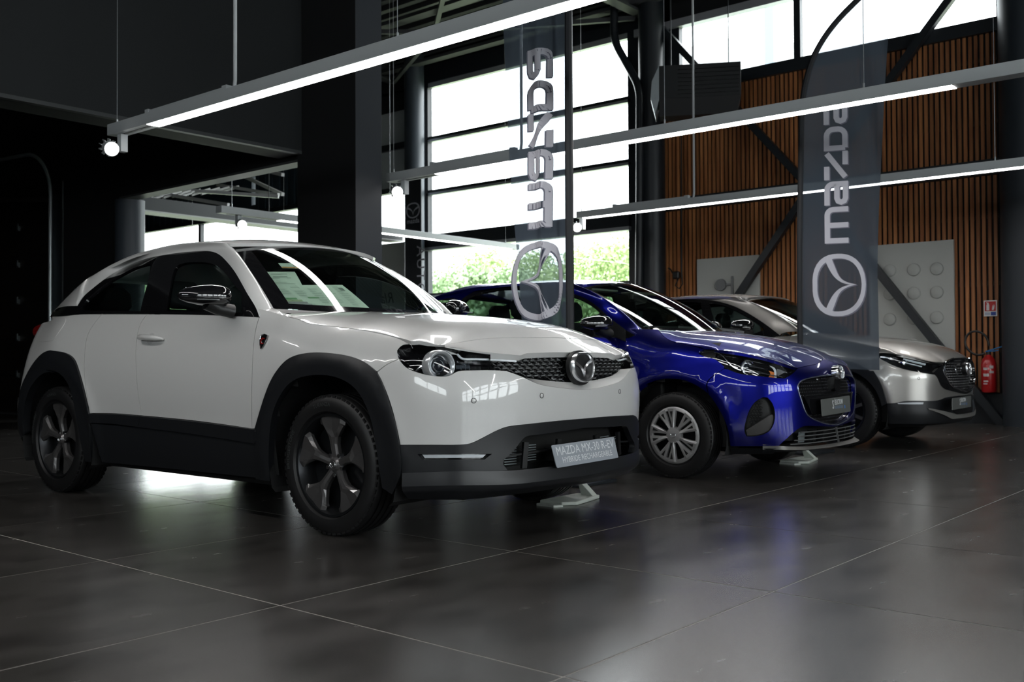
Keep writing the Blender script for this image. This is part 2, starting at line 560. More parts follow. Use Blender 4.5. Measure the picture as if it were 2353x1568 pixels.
# remaining shell: far end wall and the walls behind the camera with their glazing
struct('wall_far', MB().box((XB, 26, 0), (XW, 26.2, ZC + .1)), dark_plaster)
light_rib = mat('light_grey_beam', (.55, .55, .56), .5)
for (a, b) in (((315, 448), (380, 474)), ((348, 441), (525, 471)), ((375, 434), (640, 452)), ((500, 425), (640, 448)), ((560, 405), (650, 447)), ((590, 388), (650, 402))):
    p, q = on_y(*a, 17), on_y(*b, 15.2)
    MB().bar(p, q, .06).build('roof_brace', light_rib, CE)
for k in range(9):
    a = (330 + 22 * k, 458 - 2 * k)
    p, q = on_y(*a, 16.5), on_y(a[0] + 42, a[1] - 13, 16.5)
    MB().bar(p, q, .05).build('roof_brace', light_rib, CE)
pale = mat('pale_grey_wall', (.24, .26, .27), .6)
dim = mat('dim_grey_wall', (.09, .095, .10), .6)
struct('wall_rear', MB().box((XB - .2, 5, 0), (XB, 26, ZC + .1)).box((XB - .2, YB, 0), (XB, -4, ZC + .1)).box((XB - .2, -4, 0), (XB, 5, 2.7)).box((XB - .2, -4, 3.8), (XB, 5, ZC + .1)), dim)
struct('wall_front', MB().box((XB, YB - .2, 3.8), (XW, YB, ZC + .1)).box((XB, YB - .2, 0), (XW, YB, 1.1)).box((XB, YB - .2, 1.1), (-4, YB, 3.8)).box((10, YB - .2, 1.1), (XW, YB, 3.8)), pale)
m_ = MB()
for k in range(8):
    x = -4 + 2 * k
    m_.box((x - .18, YB - .1, 1.1), (x + .18, YB + .05, 3.8))
m_.box((-4, YB - .1, 2.3), (10, YB + .05, 2.46)).box((-4, YB - .1, 3.1), (10, YB + .05, 3.2))
W4 = struct('window_4', m_, black_steel)
for k in range(7):
    MB().box((-3.82 + 2 * k, YB - .05, 1.1), (-2.18 + 2 * k, YB - .04, 3.8)).build('pane', glass_window, W4)
m_ = MB()
for k in range(4):
    y = -4 + 3 * k
    m_.box((XB - .1, y - .08, 2.7), (XB + .05, y + .08, 3.8))
W5 = struct('window_5', m_, black_steel)
for k in range(3):
    MB().box((XB - .05, -3.92 + 3 * k, 2.7), (XB - .04, -1.08 + 3 * k, 3.8)).build('pane', glass_window, W5)
# ------------------------------------------------------------------ car building kit
def nat_spline(xs, ys):
    """natural cubic spline; ys may be (n,k)"""
    xs = np.asarray(xs, float)
    ys = np.asarray(ys, float)
    n = len(xs)
    h = np.diff(xs)
    A = np.zeros((n, n))
    A[0, 0] = A[-1, -1] = 1
    r = np.zeros_like(ys)
    for i in range(1, n - 1):
        A[i, i - 1], A[i, i], A[i, i + 1] = h[i - 1], 2 * (h[i - 1] + h[i]), h[i]
        r[i] = 6 * ((ys[i + 1] - ys[i]) / h[i] - (ys[i] - ys[i - 1]) / h[i - 1])
    m = np.linalg.solve(A, r)

    def f(x):
        x = np.asarray(x, float)
        i = np.clip(np.searchsorted(xs, x) - 1, 0, n - 2)
        sh = (-1,) + (1,) * (ys.ndim - 1)
        flat = x.reshape(-1)
        i = i.reshape(-1)
        a, b, hh = (xs[i + 1] - flat).reshape(sh), (flat - xs[i]).reshape(sh), h[i].reshape(sh)
        v = (m[i] * a ** 3 + m[i + 1] * b ** 3) / (6 * hh) + (ys[i] / hh - m[i] * hh / 6) * a + (ys[i + 1] / hh - m[i + 1] * hh / 6) * b
        return v.reshape(x.shape + ys.shape[1:])
    return f


def pchip(xs, ys):
    """monotone cubic through the points, straight beyond the ends"""
    xs, ys = np.asarray(xs, float), np.asarray(ys, float)
    h, d = np.diff(xs), np.diff(ys) / np.diff(xs)
    m = np.zeros(len(xs))
    m[0], m[-1] = d[0], d[-1]
    for i in range(1, len(xs) - 1):
        if d[i - 1] * d[i] > 0:
            w1, w2 = 2 * h[i] + h[i - 1], h[i] + 2 * h[i - 1]
            m[i] = (w1 + w2) / (w1 / d[i - 1] + w2 / d[i])

    def f(x):
        x = np.asarray(x, float)
        i = np.clip(np.searchsorted(xs, x) - 1, 0, len(xs) - 2)
        t = (x - xs[i]) / h[i]
        v = (ys[i] * (1 + 2 * t) * (1 - t) ** 2 + m[i] * h[i] * t * (1 - t) ** 2 + ys[i + 1] * t * t * (3 - 2 * t) + m[i + 1] * h[i] * t * t * (t - 1))
        v = np.where(x < xs[0], ys[0] + m[0] * (x - xs[0]), v)
        return np.where(x > xs[-1], ys[-1] + m[-1] * (x - xs[-1]), v)
    return f


def curve(pts, n=12):
    """smooth line through points (any dimension)"""
    p = np.asarray(pts, float)
    if len(p) < 3:
        t = np.linspace(0, 1, n)[:, None]
        return p[0] * (1 - t) + p[-1] * t
    d = np.maximum(np.linalg.norm(np.diff(p, axis=0), axis=1), 1e-9) ** .6
    s = np.r_[0, np.cumsum(d)]
    return nat_spline(s, p)(np.linspace(0, s[-1], n * (len(p) - 1) + 1))


def path(*segs, n=8):
    out = []
    for sg in segs:
        c = curve(sg, n)
        out += list(c if not out or np.linalg.norm(c[0] - out[-1]) > 1e-9 else c[1:])
    return np.array(out)


def resample(P, n):
    P = np.asarray(P, float)
    s = np.r_[0, np.cumsum(np.linalg.norm(np.diff(P, axis=0), axis=1))]
    t = np.linspace(0, s[-1], n)
    return np.stack([np.interp(t, s, P[:, k]) for k in range(P.shape[1])], 1)


def inside(P, poly):
    x, y = P[:, 0][:, None], P[:, 1][:, None]
    a, b = poly, np.roll(poly, -1, 0)
    c = (a[:, 1] > y) != (b[:, 1] > y)
    with np.errstate(divide='ignore', invalid='ignore'):
        xi = (b[:, 0] - a[:, 0]) * (y - a[:, 1]) / (b[:, 1] - a[:, 1]) + a[:, 0]
    return (c & (x < xi)).sum(1) % 2 == 1


def edge_dist(P, poly):
    a, b = poly, np.roll(poly, -1, 0)
    ab = b - a
    ap = P[:, None, :] - a[None]
    t = np.clip((ap * ab).sum(2) / np.maximum((ab * ab).sum(1), 1e-12), 0, 1)
    return np.linalg.norm(ap - t[..., None] * ab, axis=2).min(1)


def shrink(poly, g):
    """moves a closed outline inwards by g"""
    p = np.asarray(poly, float)
    ar = .5 * np.sum(p[:, 0] * np.roll(p[:, 1], -1) - np.roll(p[:, 0], -1) * p[:, 1])
    t = np.roll(p, -1, 0) - np.roll(p, 1, 0)
    t /= np.maximum(np.linalg.norm(t, axis=1), 1e-9)[:, None]
    return p + np.stack([-t[:, 1], t[:, 0]], 1) * g * np.sign(ar)


class Surf:
    """a parametric body surface f(a, b) in car coordinates; sign turns its normal outwards"""

    def __init__(self, f, dom, sign, grid=(150, 60)):
        self.f, self.dom, self.sign, self.gridn, self.cache = f, dom, sign, grid, {}

    def n(self, a, b, e=2e-3):
        c = np.cross(self.f(a + e, b) - self.f(a - e, b), self.f(a, b + e) - self.f(a, b - e))
        return self.sign * c / np.maximum(np.linalg.norm(c, axis=-1), 1e-12)[..., None]

    def at(self, ab, off=0.0):
        ab = np.asarray(ab, float)
        p = self.f(ab[..., 0], ab[..., 1])
        return p + self.n(ab[..., 0], ab[..., 1]) * off if off else p

    def pick(self, car, pts):
        """surface coordinates of the survey points of the photograph"""
        pts = np.asarray(pts, float)
        if id(car) not in self.cache:
            (a0, a1), (b0, b1) = self.dom
            A, B = np.meshgrid(np.linspace(a0, a1, self.gridn[0]), np.linspace(b0, b1, self.gridn[1]), indexing='ij')
            A, B = A.ravel(), B.ravel()
            P = self.f(A, B)
            face = ((P - car.eye) * self.n(A, B)).sum(1) < 0
            self.cache[id(car)] = (A, B, car.px(P), face)
        A, B, Q, face = self.cache[id(car)]
        d = ((pts[:, None] - Q[None]) ** 2).sum(2) + np.where(face, 0, 400)[None]
        i = d.argmin(1)
        ab = np.stack([A[i], B[i]], 1)
        for _ in range(8):
            q = car.px(self.f(ab[:, 0], ab[:, 1]))
            e = 1e-3
            ja = (car.px(self.f(ab[:, 0] + e, ab[:, 1])) - q) / e
            jb = (car.px(self.f(ab[:, 0], ab[:, 1] + e)) - q) / e
            r = pts - q
            det = ja[:, 0] * jb[:, 1] - ja[:, 1] * jb[:, 0]
            det = np.where(np.abs(det) < 400, np.sign(det + 1e-9) * 400, det)
            da = (r[:, 0] * jb[:, 1] - r[:, 1] * jb[:, 0]) / det
            db = (ja[:, 0] * r[:, 1] - ja[:, 1] * r[:, 0]) / det
            ab = ab + np.clip(np.stack([da, db], 1), -.06, .06)
        return ab


def wrap(plan, secs, bumps=(), zdom=(.15, 1.55)):
    """side-and-nose surface: a plan outline (u, y) from the nose centre round to the tail, pushed in by sections (z, inset)"""
    plan = np.array([(-plan[1][0], plan[1][1])] + list(plan) + [(-plan[-2][0], plan[-2][1])], float)
    d = np.linalg.norm(np.diff(plan, axis=0), axis=1)
    s = np.r_[0, np.cumsum(d)]
    s -= s[1]
    sp = nat_spline(s, plan)
    S1 = s[-2]
    ss = np.linspace(0, S1, 900)
    pp = sp(ss)
    ymid = pp[:, 1]

    def s_of_y(y):
        k = pp[:, 0] > .7 * pp[:, 0].max()
        return np.interp(y, ymid[k], ss[k])

    def s_of_u(u):
        k = (ss < S1 * .4) & (pp[:, 0] < .9 * pp[:, 0].max())
        return np.interp(u, pp[k, 0], ss[k])
    st, fs = [], []
    for (kind, v), zs in secs:
        st.append({'u': s_of_u, 'y': s_of_y, 's': float, 'e': lambda t: S1 - t}[kind](v))
        fs.append(pchip(*zip(*zs)))
    st = np.array(st, float)
    o = np.argsort(st)
    st, fs = st[o], [fs[k] for k in o]

    def f(a, b):
        a, b = np.broadcast_arrays(np.asarray(a, float), np.asarray(b, float))
        sg = np.where(a < 0, 1.0, -1.0)     # past the nose centre: the other side
        a = np.abs(a)
        p = sp(a)
        e = 1e-3
        t = sp(a + e) - sp(a - e)
        t = t / np.linalg.norm(t, axis=-1)[..., None]
        V = np.stack([q(b) for q in fs], -1)
        i = np.clip(np.searchsorted(st, a) - 1, 0, len(st) - 2)
        x0, x1 = st[i], st[i + 1]
        w = np.clip((a - x0) / (x1 - x0), 0, 1)
        w = w * w * (3 - 2 * w) * .7 + w * .3
        g = lambda k: np.take_along_axis(V, k[..., None], -1)[..., 0]
        dd = g(i) * (1 - w) + g(i + 1) * w
        for (yc, zc, r0, wd, amp) in bumps:
            r = np.hypot(p[..., 1] - yc, b - zc)
            dd = dd - amp * np.exp(-((r - r0) / wd) ** 2)
        u = p[..., 0] - t[..., 1] * dd
        y = p[..., 1] + t[..., 0] * dd
        return np.stack([sg * u, y, b], -1)
    W = Surf(f, ((0, S1), zdom), -1, (260, 70))
    W.sy, W.su, W.S1 = s_of_y, s_of_u, S1
    return W


class Car:
    def __init__(self, name, o, th, label, cat='car', group=None):
        self.o, self.th = np.array([o[0], o[1], 0.0]), th
        c, s = math.cos(th), math.sin(th)
        self.M = np.array([[c, s, 0], [-s, c, 0], [0, 0, 1]])
        self.eye = self.M @ (np.array([0, 0, EYE]) - self.o)
        self.root = empty(name, tuple(self.o), th, label, cat, group)

    def px(self, P):
        q = ((np.asarray(P, float) @ self.M + self.o) - np.array([0, 0, EYE])) @ ROT
        w = np.minimum(q[..., 2], -.1)
        return np.stack([IMG_W / 2 - FPX * q[..., 0] / w, IMG_H / 2 + FPX * q[..., 1] / w], -1)

    def on_u(self, p, u):
        d = self.M @ ray(*p)
        return self.eye + d * ((-u - self.eye[0]) / d[0])

    def on_y(self, p, y):
        d = self.M @ ray(*p)
        return self.eye + d * ((y - self.eye[1]) / d[1])


def finish(name, vs, fs, ns, m, parent, **kw):
    me = bpy.data.meshes.new(name)
    me.from_pydata([tuple(p) for p in vs], [], fs)
    me.materials.append(m)
    me.shade_smooth()
    if ns is not None:
        me.normals_split_custom_set_from_vertices([tuple(q) for q in ns])
    o = bpy.data.objects.new(name, me)
    COL.objects.link(o)
    o.parent = parent
    return tag(o, **kw)


def panel(name, surf, loops, m, parent, step=.05, off=0.0, thick=.014, gap=0.0, mirror=False, both=False, edge=True, **kw):
    """a sheet cut from a surface along closed outlines (the first outer, the rest holes), with folded edges"""
    if both:
        a = panel(name, surf, loops, m, parent, step, off, thick, gap, False, edge=edge, **kw)
        b = panel(name, surf, loops, m, parent, step, off, thick, gap, True, edge=edge, **kw)
        return a, b
    L = []
    for k, lp in enumerate(loops):
        lp = np.asarray(lp, float)
        if gap:
            lp = shrink(lp, gap if k == 0 else -gap)
        keep = [lp[0]]
        for q in lp[1:]:
            if np.linalg.norm(q - keep[-1]) > .0035:
                keep.append(q)
        if np.linalg.norm(keep[-1] - keep[0]) < .0035:
            keep.pop()
        out = []
        for i, q in enumerate(keep):
            r = keep[(i + 1) % len(keep)]
            n = max(1, int(np.ceil(np.linalg.norm(r - q) / step)))
            out += [q + (r - q) * j / n for j in range(n)]
        L.append(np.array(out))
    V = np.vstack(L)
    lo, hi = L[0].min(0), L[0].max(0)
    gx, gy = np.meshgrid(np.arange(lo[0] + step / 2, hi[0], step), np.arange(lo[1] + step / 2, hi[1], step))
    G = np.stack([gx.ravel(), gy.ravel()], 1)
    if len(G):
        ok = inside(G, L[0])
        for h in L[1:]:
            ok &= ~inside(G, h)
        G = G[ok]
        for lp in L:
            if len(G):
                G = G[edge_dist(G, lp) > step * .45]
    E, k = [], 0
    for lp in L:
        n = len(lp)
        E += [(k + i, k + (i + 1) % n) for i in range(n)]
        k += n
    allv = np.vstack([V, G]) if len(G) else V
    rv, re, rf, ov, oe, of_ = delaunay_2d_cdt([Vector(q) for q in allv], E, [], 0, 1e-5)
    ab = np.array([(q.x, q.y) for q in rv])
    T = np.array([t for t in rf if len(t) == 3])
    c = ab[T].mean(1)
    ok = inside(c, L[0])
    for h in L[1:]:
        ok &= ~inside(c, h)
    T = T[ok]
    P, N = surf.at(ab, off), surf.n(ab[:, 0], ab[:, 1])
    fn = np.cross(P[T[:, 1]] - P[T[:, 0]], P[T[:, 2]] - P[T[:, 0]])
    flip = (fn * N[T[:, 0]]).sum(1) < 0
    T[flip] = T[flip][:, ::-1]
    vs, ns = list(P), list(N)
    fs = [tuple(map(int, t)) for t in T]
    if thick and edge:
        cnt = {}
        for t in fs:
            for i in range(3):
                e = (t[i], t[(i + 1) % 3])
                cnt[e] = cnt.get(e, 0) + 1
        bd = [e for e in cnt if (e[1], e[0]) not in cnt]
        mp = {}
        for e in bd:
            for v in e:
                if v not in mp:
                    mp[v] = len(vs)
                    vs += [P[v], P[v] - N[v] * thick]
                    ns += [np.zeros(3)] * 2
        fs += [(mp[e[0]], mp[e[0]] + 1, mp[e[1]] + 1, mp[e[1]]) for e in bd]
    if mirror:
        vs = [q * (-1, 1, 1) for q in vs]
        ns = [q * (-1, 1, 1) for q in ns]
        fs = [t[::-1] for t in fs]
    return finish(name, vs, fs, ns, m, parent, **kw)


def loft(name, A, B, m, parent, n=40, rows=8, ta=None, tb=None, mirror=False, both=False, **kw):
    """a skin between two lines; ta, tb: departure and arrival directions (Hermite)"""
    if both:
        return loft(name, A, B, m, parent, n, rows, ta, tb, False, **kw), loft(name, A, B, m, parent, n, rows, ta, tb, True, **kw)
    if n:
        A, B = resample(A, n), resample(B, n)
    n = n or len(A)
    d = B - A
    ta = d if ta is None else (ta if np.ndim(ta) == 2 and len(ta) == n else resample(ta, n) if np.ndim(ta) == 2 else np.broadcast_to(ta, A.shape))
    tb = d if tb is None else (tb if np.ndim(tb) == 2 and len(tb) == n else resample(tb, n) if np.ndim(tb) == 2 else np.broadcast_to(tb, A.shape))
    R = []
    for t in np.linspace(0, 1, rows):
        R.append(A * (2 * t ** 3 - 3 * t * t + 1) + ta * (t ** 3 - 2 * t * t + t) + B * (3 * t * t - 2 * t ** 3) + tb * (t ** 3 - t * t))
    b = MB().grid(np.array(R))
    if mirror:
        b.v = [(-p[0], p[1], p[2]) for p in b.v]
    return b.build(name, m, parent, smooth=True, angle=180, recalc=True, **kw)


def frame_at(surf, ab, off=0.0, spin=0.0, mirror=False):
    """matrix with z along the surface normal, y up along the surface"""
    ab = np.asarray(ab, float)
    p = surf.at(ab[None], off)[0]
    n = surf.n(ab[None, 0], ab[None, 1])[0]
    if mirror:
        p, n = p * (-1, 1, 1), n * (-1, 1, 1)
    return frame_pn(p, n, spin)


def frame_pn(p, n, spin=0.0, up=(0, 0, 1)):
    z = Vector(n).normalized()
    x = Vector(up).cross(z)
    if x.length < 1e-3:
        x = Vector((1, 0, 0))
    x.normalize()
    y = z.cross(x)
    M = Matrix(((x[0], y[0], z[0], p[0]), (x[1], y[1], z[1], p[1]), (x[2], y[2], z[2], p[2]), (0, 0, 0, 1)))
    return M @ Matrix.Rotation(spin, 4, 'Z')


def emblem_shapes(n=40):
    """oval ring and the two wing strokes, unit width, in the plane"""
    ring_o, ring_i = [], []
    for k in range(n):
        t = 2 * math.pi * k / n
        c, s = math.cos(t), math.sin(t)
        q = 1 / (abs(c) ** 2.35 + abs(s) ** 2.35) ** (1 / 2.35)
        ring_o.append((.5 * c * q, .405 * s * q - .02 * (1 - abs(c))))
        w = .075 if s < .3 else .085
        ring_i.append(((.5 - w) * c * q, (.405 - w * .85) * s * q - .02 * (1 - abs(c))))
    top = curve([(-.425, .20), (-.27, .135), (-.13, .05), (-.04, -.06), (0, -.19)], 5)
    bot = curve([(0, -.29), (-.035, -.16), (-.11, -.045), (-.25, .025), (-.455, .10)], 5)
    wing = [tuple(q) for q in top] + [tuple(q) for q in bot]
    return ring_o, ring_i, wing


def emblem_mb(M, w, depth, mb=None, wing_depth=.8):
    mb = mb or MB()
    ro, ri, wing = emblem_shapes()
    n = len(ro)
    vs = []
    for z, a, b in ((0, 1, 0), (depth * .7, .97, .03), (depth, .75, .25), (depth, .25, .75), (depth * .6, 0, 1), (0, 0, 1)):
        for p, q in zip(ro, ri):
            vs.append(M @ Vector(((p[0] * a + q[0] * b) * w, (p[1] * a + q[1] * b) * w, z)))
    mb.add(vs, [(i * n + k, i * n + (k + 1) % n, (i + 1) * n + (k + 1) % n, (i + 1) * n + k) for i in range(5) for k in range(n)])
    h = len(wing) // 2
    for sx in (1, -1):
        vs, fs = [], []
        for k in range(h):
            p, q = wing[k], wing[-1 - k]
            for x, y, z in ((p[0], p[1], depth * .3), ((p[0] + q[0]) / 2, (p[1] + q[1]) / 2, depth * wing_depth), (q[0], q[1], depth * .3)):
                vs.append(M @ Vector((sx * x * w, y * w, z)))
        for k in range(h - 1):
            for j in range(2):
                f = (3 * k + j, 3 * k + j + 1, 3 * k + j + 4, 3 * k + j + 3)
                fs.append(f if sx < 0 else f[::-1])
        mb.add(vs, fs)
    return mb


def text_mb(body, size, M, depth=.002, sx=1.0, align='CENTER', space=1.0, shear=0.0):
    """lettering as a mesh builder, laid in the plane of M"""
    cu = bpy.data.curves.new('lettering', 'FONT')
    cu.body, cu.size, cu.extrude, cu.align_x, cu.space_character, cu.shear = body, size, depth, align, space, shear
    cu.resolution_u = 2
    o = bpy.data.objects.new('lettering', cu)
    COL.objects.link(o)
    dg = bpy.context.evaluated_depsgraph_get()
    me = bpy.data.meshes.new_from_object(o.evaluated_get(dg))
    b = MB()
    b.add([M @ Vector((v.co.x * sx, v.co.y, v.co.z)) for v in me.vertices], [tuple(p.vertices) for p in me.polygons])
    bpy.data.objects.remove(o)
    bpy.data.curves.remove(cu)
    bpy.data.meshes.remove(me)
    return b


# ---- wheels (axle along x, outer face towards -x); thing > wheel > its pieces
spoke_dark = mat('dark_bronze_alloy', (.16, .155, .155), .30, .75, .4)
silver_paint = mat('silver_wheel_paint', (.42, .42, .42), .35, .55, .3)
disc_metal = mat('brake_disc_metal', (.25, .25, .26), .35, .9)
TYRES = {}


def tyre_mb(R, r, w):
    b = MB()
    h = w / 2
    prof = [(-h * .78, r), (-h * .96, r + .012), (-h, r + (R - r) * .35), (-h * .99, r + (R - r) * .62), (-h * .93, R - .022), (-h * .84, R - .007), (-h * .76, R - .001)]
    gr = [-.5, -.17, .17, .5]
    for g in gr:
        prof += [(h * (g - .055), R), (h * (g - .05), R - .008), (h * (g + .05), R - .008), (h * (g + .055), R)]
    prof += [(h * .76, R - .001), (h * .84, R - .007), (h * .93, R - .022), (h, r + (R - r) * .5), (h * .8, r)]
    b.lathe(prof, (0, 0, 0), 0, 56)
    # raised shoulder blocks
    for k in range(60):
        t = 2 * math.pi * k / 60
        for sx in (-1, 1):
            c, s = math.cos(t), math.sin(t)
            M = Matrix(((1, 0, 0, sx * h * .84), (0, c, -s, 0), (0, s, c, 0), (0, 0, 0, 1)))
            b.box((-h * .06, -.011, R - .016), (h * .06, .011, R - .0065), M)
    return b


def wheel(car, x, y, style, R=.345, rim=.232, w=.215, side=-1, steer=0.0, hub_out=0.0):
    root = car.root
    key = (style, R)
    if key in TYRES:
        W = copy_tree(TYRES[key], root)
    else:
        h = w / 2
        b = MB().lathe([(-h * .80, rim + .006), (-h * .86, rim + .004), (-h * .84, rim - .008), (-h * .62, rim - .020), (0, rim - .035), (h * .8, rim - .01)], (0, 0, 0), 0, 48)
        b.lathe([(-h * .05, .03), (-h * .05, rim - .02)], (0, 0, 0), 0, 40)
        W = b.build('wheel', dark_metal if style != 'cover' else black_plastic, root, smooth=True, label='alloy wheel rim with dark painted barrel' if style != 'cover' else 'black steel wheel behind silver cover')
        tyre_mb(R, rim + .002, w).build('tyre', rubber, W, smooth=True, angle=35)
        MB().lathe([(.0, .07), (.0, rim - .05), (.02, rim - .05), (.02, .07)], (h * .25, 0, 0), 0, 40).build('brake_disc', disc_metal, W, smooth=True)
        xf = -h * .80 - hub_out
        if style == 'five':
            me = None
            for k in range(5):
                a = 2 * math.pi * k / 5 + H90
                if me is None:
                    rr = [.030, .060, .10, .135, .165, .190, .212, rim - .006]
                    hw = [.022, .020, .021, .030, .054, .076, .088, .094]
                    dp = [.026, .020, .012, .008, .005, .003, .002, .001]
                    vs, fs = [], []
                    for r_, q, d in zip(rr, hw, dp):
                        cur = [(-q, .012), (-q * .72, 0), (0, -.004 if r_ < .16 else .006), (q * .72, 0), (q, .012), (q * .9, .035), (-q * .9, .035)]
                        for yy, xx in cur:
                            rad = math.sqrt(max(r_ * r_ - yy * yy, 1e-6)) if r_ > .2 else r_
                            vs.append((xf + d + xx, yy, rad))
                    nq = 7
                    for i in range(len(rr) - 1):
                        for j in range(nq):
                            fs.append((i * nq + j, i * nq + (j + 1) % nq, (i + 1) * nq + (j + 1) % nq, (i + 1) * nq + j))
                    fs.append(tuple(range(nq)))
                    sp = MB().add(vs, fs).build('spoke', spoke_dark, W)
                    me = sp.data
                else:
                    sp = bpy.data.objects.new('spoke', me)
                    COL.objects.link(sp)
                    sp.parent = W
                sp.rotation_euler = (a - H90, 0, 0)
            MB().lathe([(xf + .012, 0), (xf + .012, .026), (xf + .018, .030), (xf + .03, .045), (xf + .05, .05)], (0, 0, 0), 0, 24).build('hub_cap', spoke_dark, W, smooth=True)
            for k in range(5):
                a = 2 * math.pi * (k + .5) / 5
                MB().lathe([(xf + .022, 0), (xf + .022, .010), (xf + .05, .011)], (0, .052 * math.sin(a), .052 * math.cos(a)), 0, 8).build('lug_nut', chrome, W)
            Mx = Matrix(((0, 0, -1, xf + .012), (-1, 0, 0, 0), (0, 1, 0, 0), (0, 0, 0, 1)))
            emblem_mb(Mx, .042, .003).build('emblem', chrome, W, smooth=True)
        elif style == 'cover':
            vs, fs = [], []
            MB().lathe([(xf - .004, rim - .004), (xf - .010, rim - .012), (xf - .012, rim - .030), (xf - .004, rim - .034), (xf + .02, rim - .03)], (0, 0, 0), 0, 60).build('cover_rim', silver_paint, W, smooth=True)
            MB().lathe([(xf - .020, 0), (xf - .020, .030), (xf - .018, .036), (xf - .016, .055), (xf - .006, .060), (xf + .02, .06)], (0, 0, 0), 0, 30).build('hub_cap', silver_paint, W, smooth=True)
            me = {}
            ks = (rim - .02) / .185
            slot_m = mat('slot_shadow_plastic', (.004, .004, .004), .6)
            for k in range(10):
                a = 2 * math.pi * k / 10 + (.050 if k % 2 else -.050)
                kind = k % 2
                sgn = 1 if kind else -1
                if kind not in me:
                    rr = [.045 * ks, .075 * ks, .11 * ks, .148 * ks, rim - .018]
                    l = [-.008, -.012, -.020, -.031, -.042]
                    r2 = [.008, .011, .016, .024, .032]
                    vs, fs = [], []
                    for r_, p, q in zip(rr, l, r2):
                        p, q = (p, q) if sgn > 0 else (-q, -p)
                        mid = (p + q) / 2 + sgn * .25 * (q - p)
                        for yy, xx in ((p, .020), (p * .94, 0.0), (mid, -.006), (q * .94, 0.0), (q, .020)):
                            vs.append((xf - .012 + xx, yy, r_))
                    for i in range(len(rr) - 1):
                        for j in range(4):
                            fs.append((i * 5 + j, i * 5 + j + 1, (i + 1) * 5 + j + 1, (i + 1) * 5 + j))
                    sp = MB().add(vs, fs).build('cover_blade', silver_paint, W)
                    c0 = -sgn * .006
                    sl = MB().add([(xf - .0186, c0, .120 * ks), (xf - .0172, c0 - .011, rim - .036), (xf - .0172, c0 + .011, rim - .036)], [(0, 1, 2)]).build('slot_shade', slot_m, W)  # uncut blade: a black triangle laid on it paints the dark of the slot
                    me[kind] = (sp.data, sl.data)
                else:
                    sp = bpy.data.objects.new('cover_blade', me[kind][0])
                    COL.objects.link(sp)
                    sp.parent = W
                    sl = bpy.data.objects.new('slot_shade', me[kind][1])
                    COL.objects.link(sl)
                    sl.parent = W
                sp.rotation_euler = (a, 0, 0)
                sl.rotation_euler = (a, 0, 0)
            Mx = Matrix(((0, 0, -1, xf - .020), (-1, 0, 0, 0), (0, 1, 0, 0), (0, 0, 0, 1)))
            emblem_mb(Mx, .044, .003).build('emblem', chrome, W, smooth=True)
        else:
            sp = None
            for k in range(10):
                if sp is None:
                    sp = MB().bar((xf + .02, 0, .03), (xf + .005, 0, rim - .008), .03, .03, up=(1, 0, 0)).build('spoke', spoke_dark, W)
                    q = sp
                else:
                    q = bpy.data.objects.new('spoke', sp.data)
                    COL.objects.link(q)
                    q.parent = W
                q.rotation_euler = (2 * math.pi * k / 10, 0, 0)
            MB().lathe([(xf, 0), (xf, .03), (xf + .03, .05)], (0, 0, 0), 0, 20).build('hub_cap', spoke_dark, W, smooth=True)
        TYRES[key] = W
    W.location = (x, y, R)
    W.rotation_euler = (0, 0, (math.pi if side > 0 else 0) + steer)
    return W
# ------------------------------------------------------------------ the white crossover
paint_white = mat('white_car_paint', (.66, .66, .65), .32, 0, 1.0, .02)
red_lens = mat('red_lamp_plastic', (.35, .01, .008), .15, 0, .6)
amber = mat('amber_plastic', (.65, .20, .05), .25)
paper = mat('printed_paper', (.62, .68, .60), .7)
ink = mat('grey_ink', (.16, .19, .17), .8)


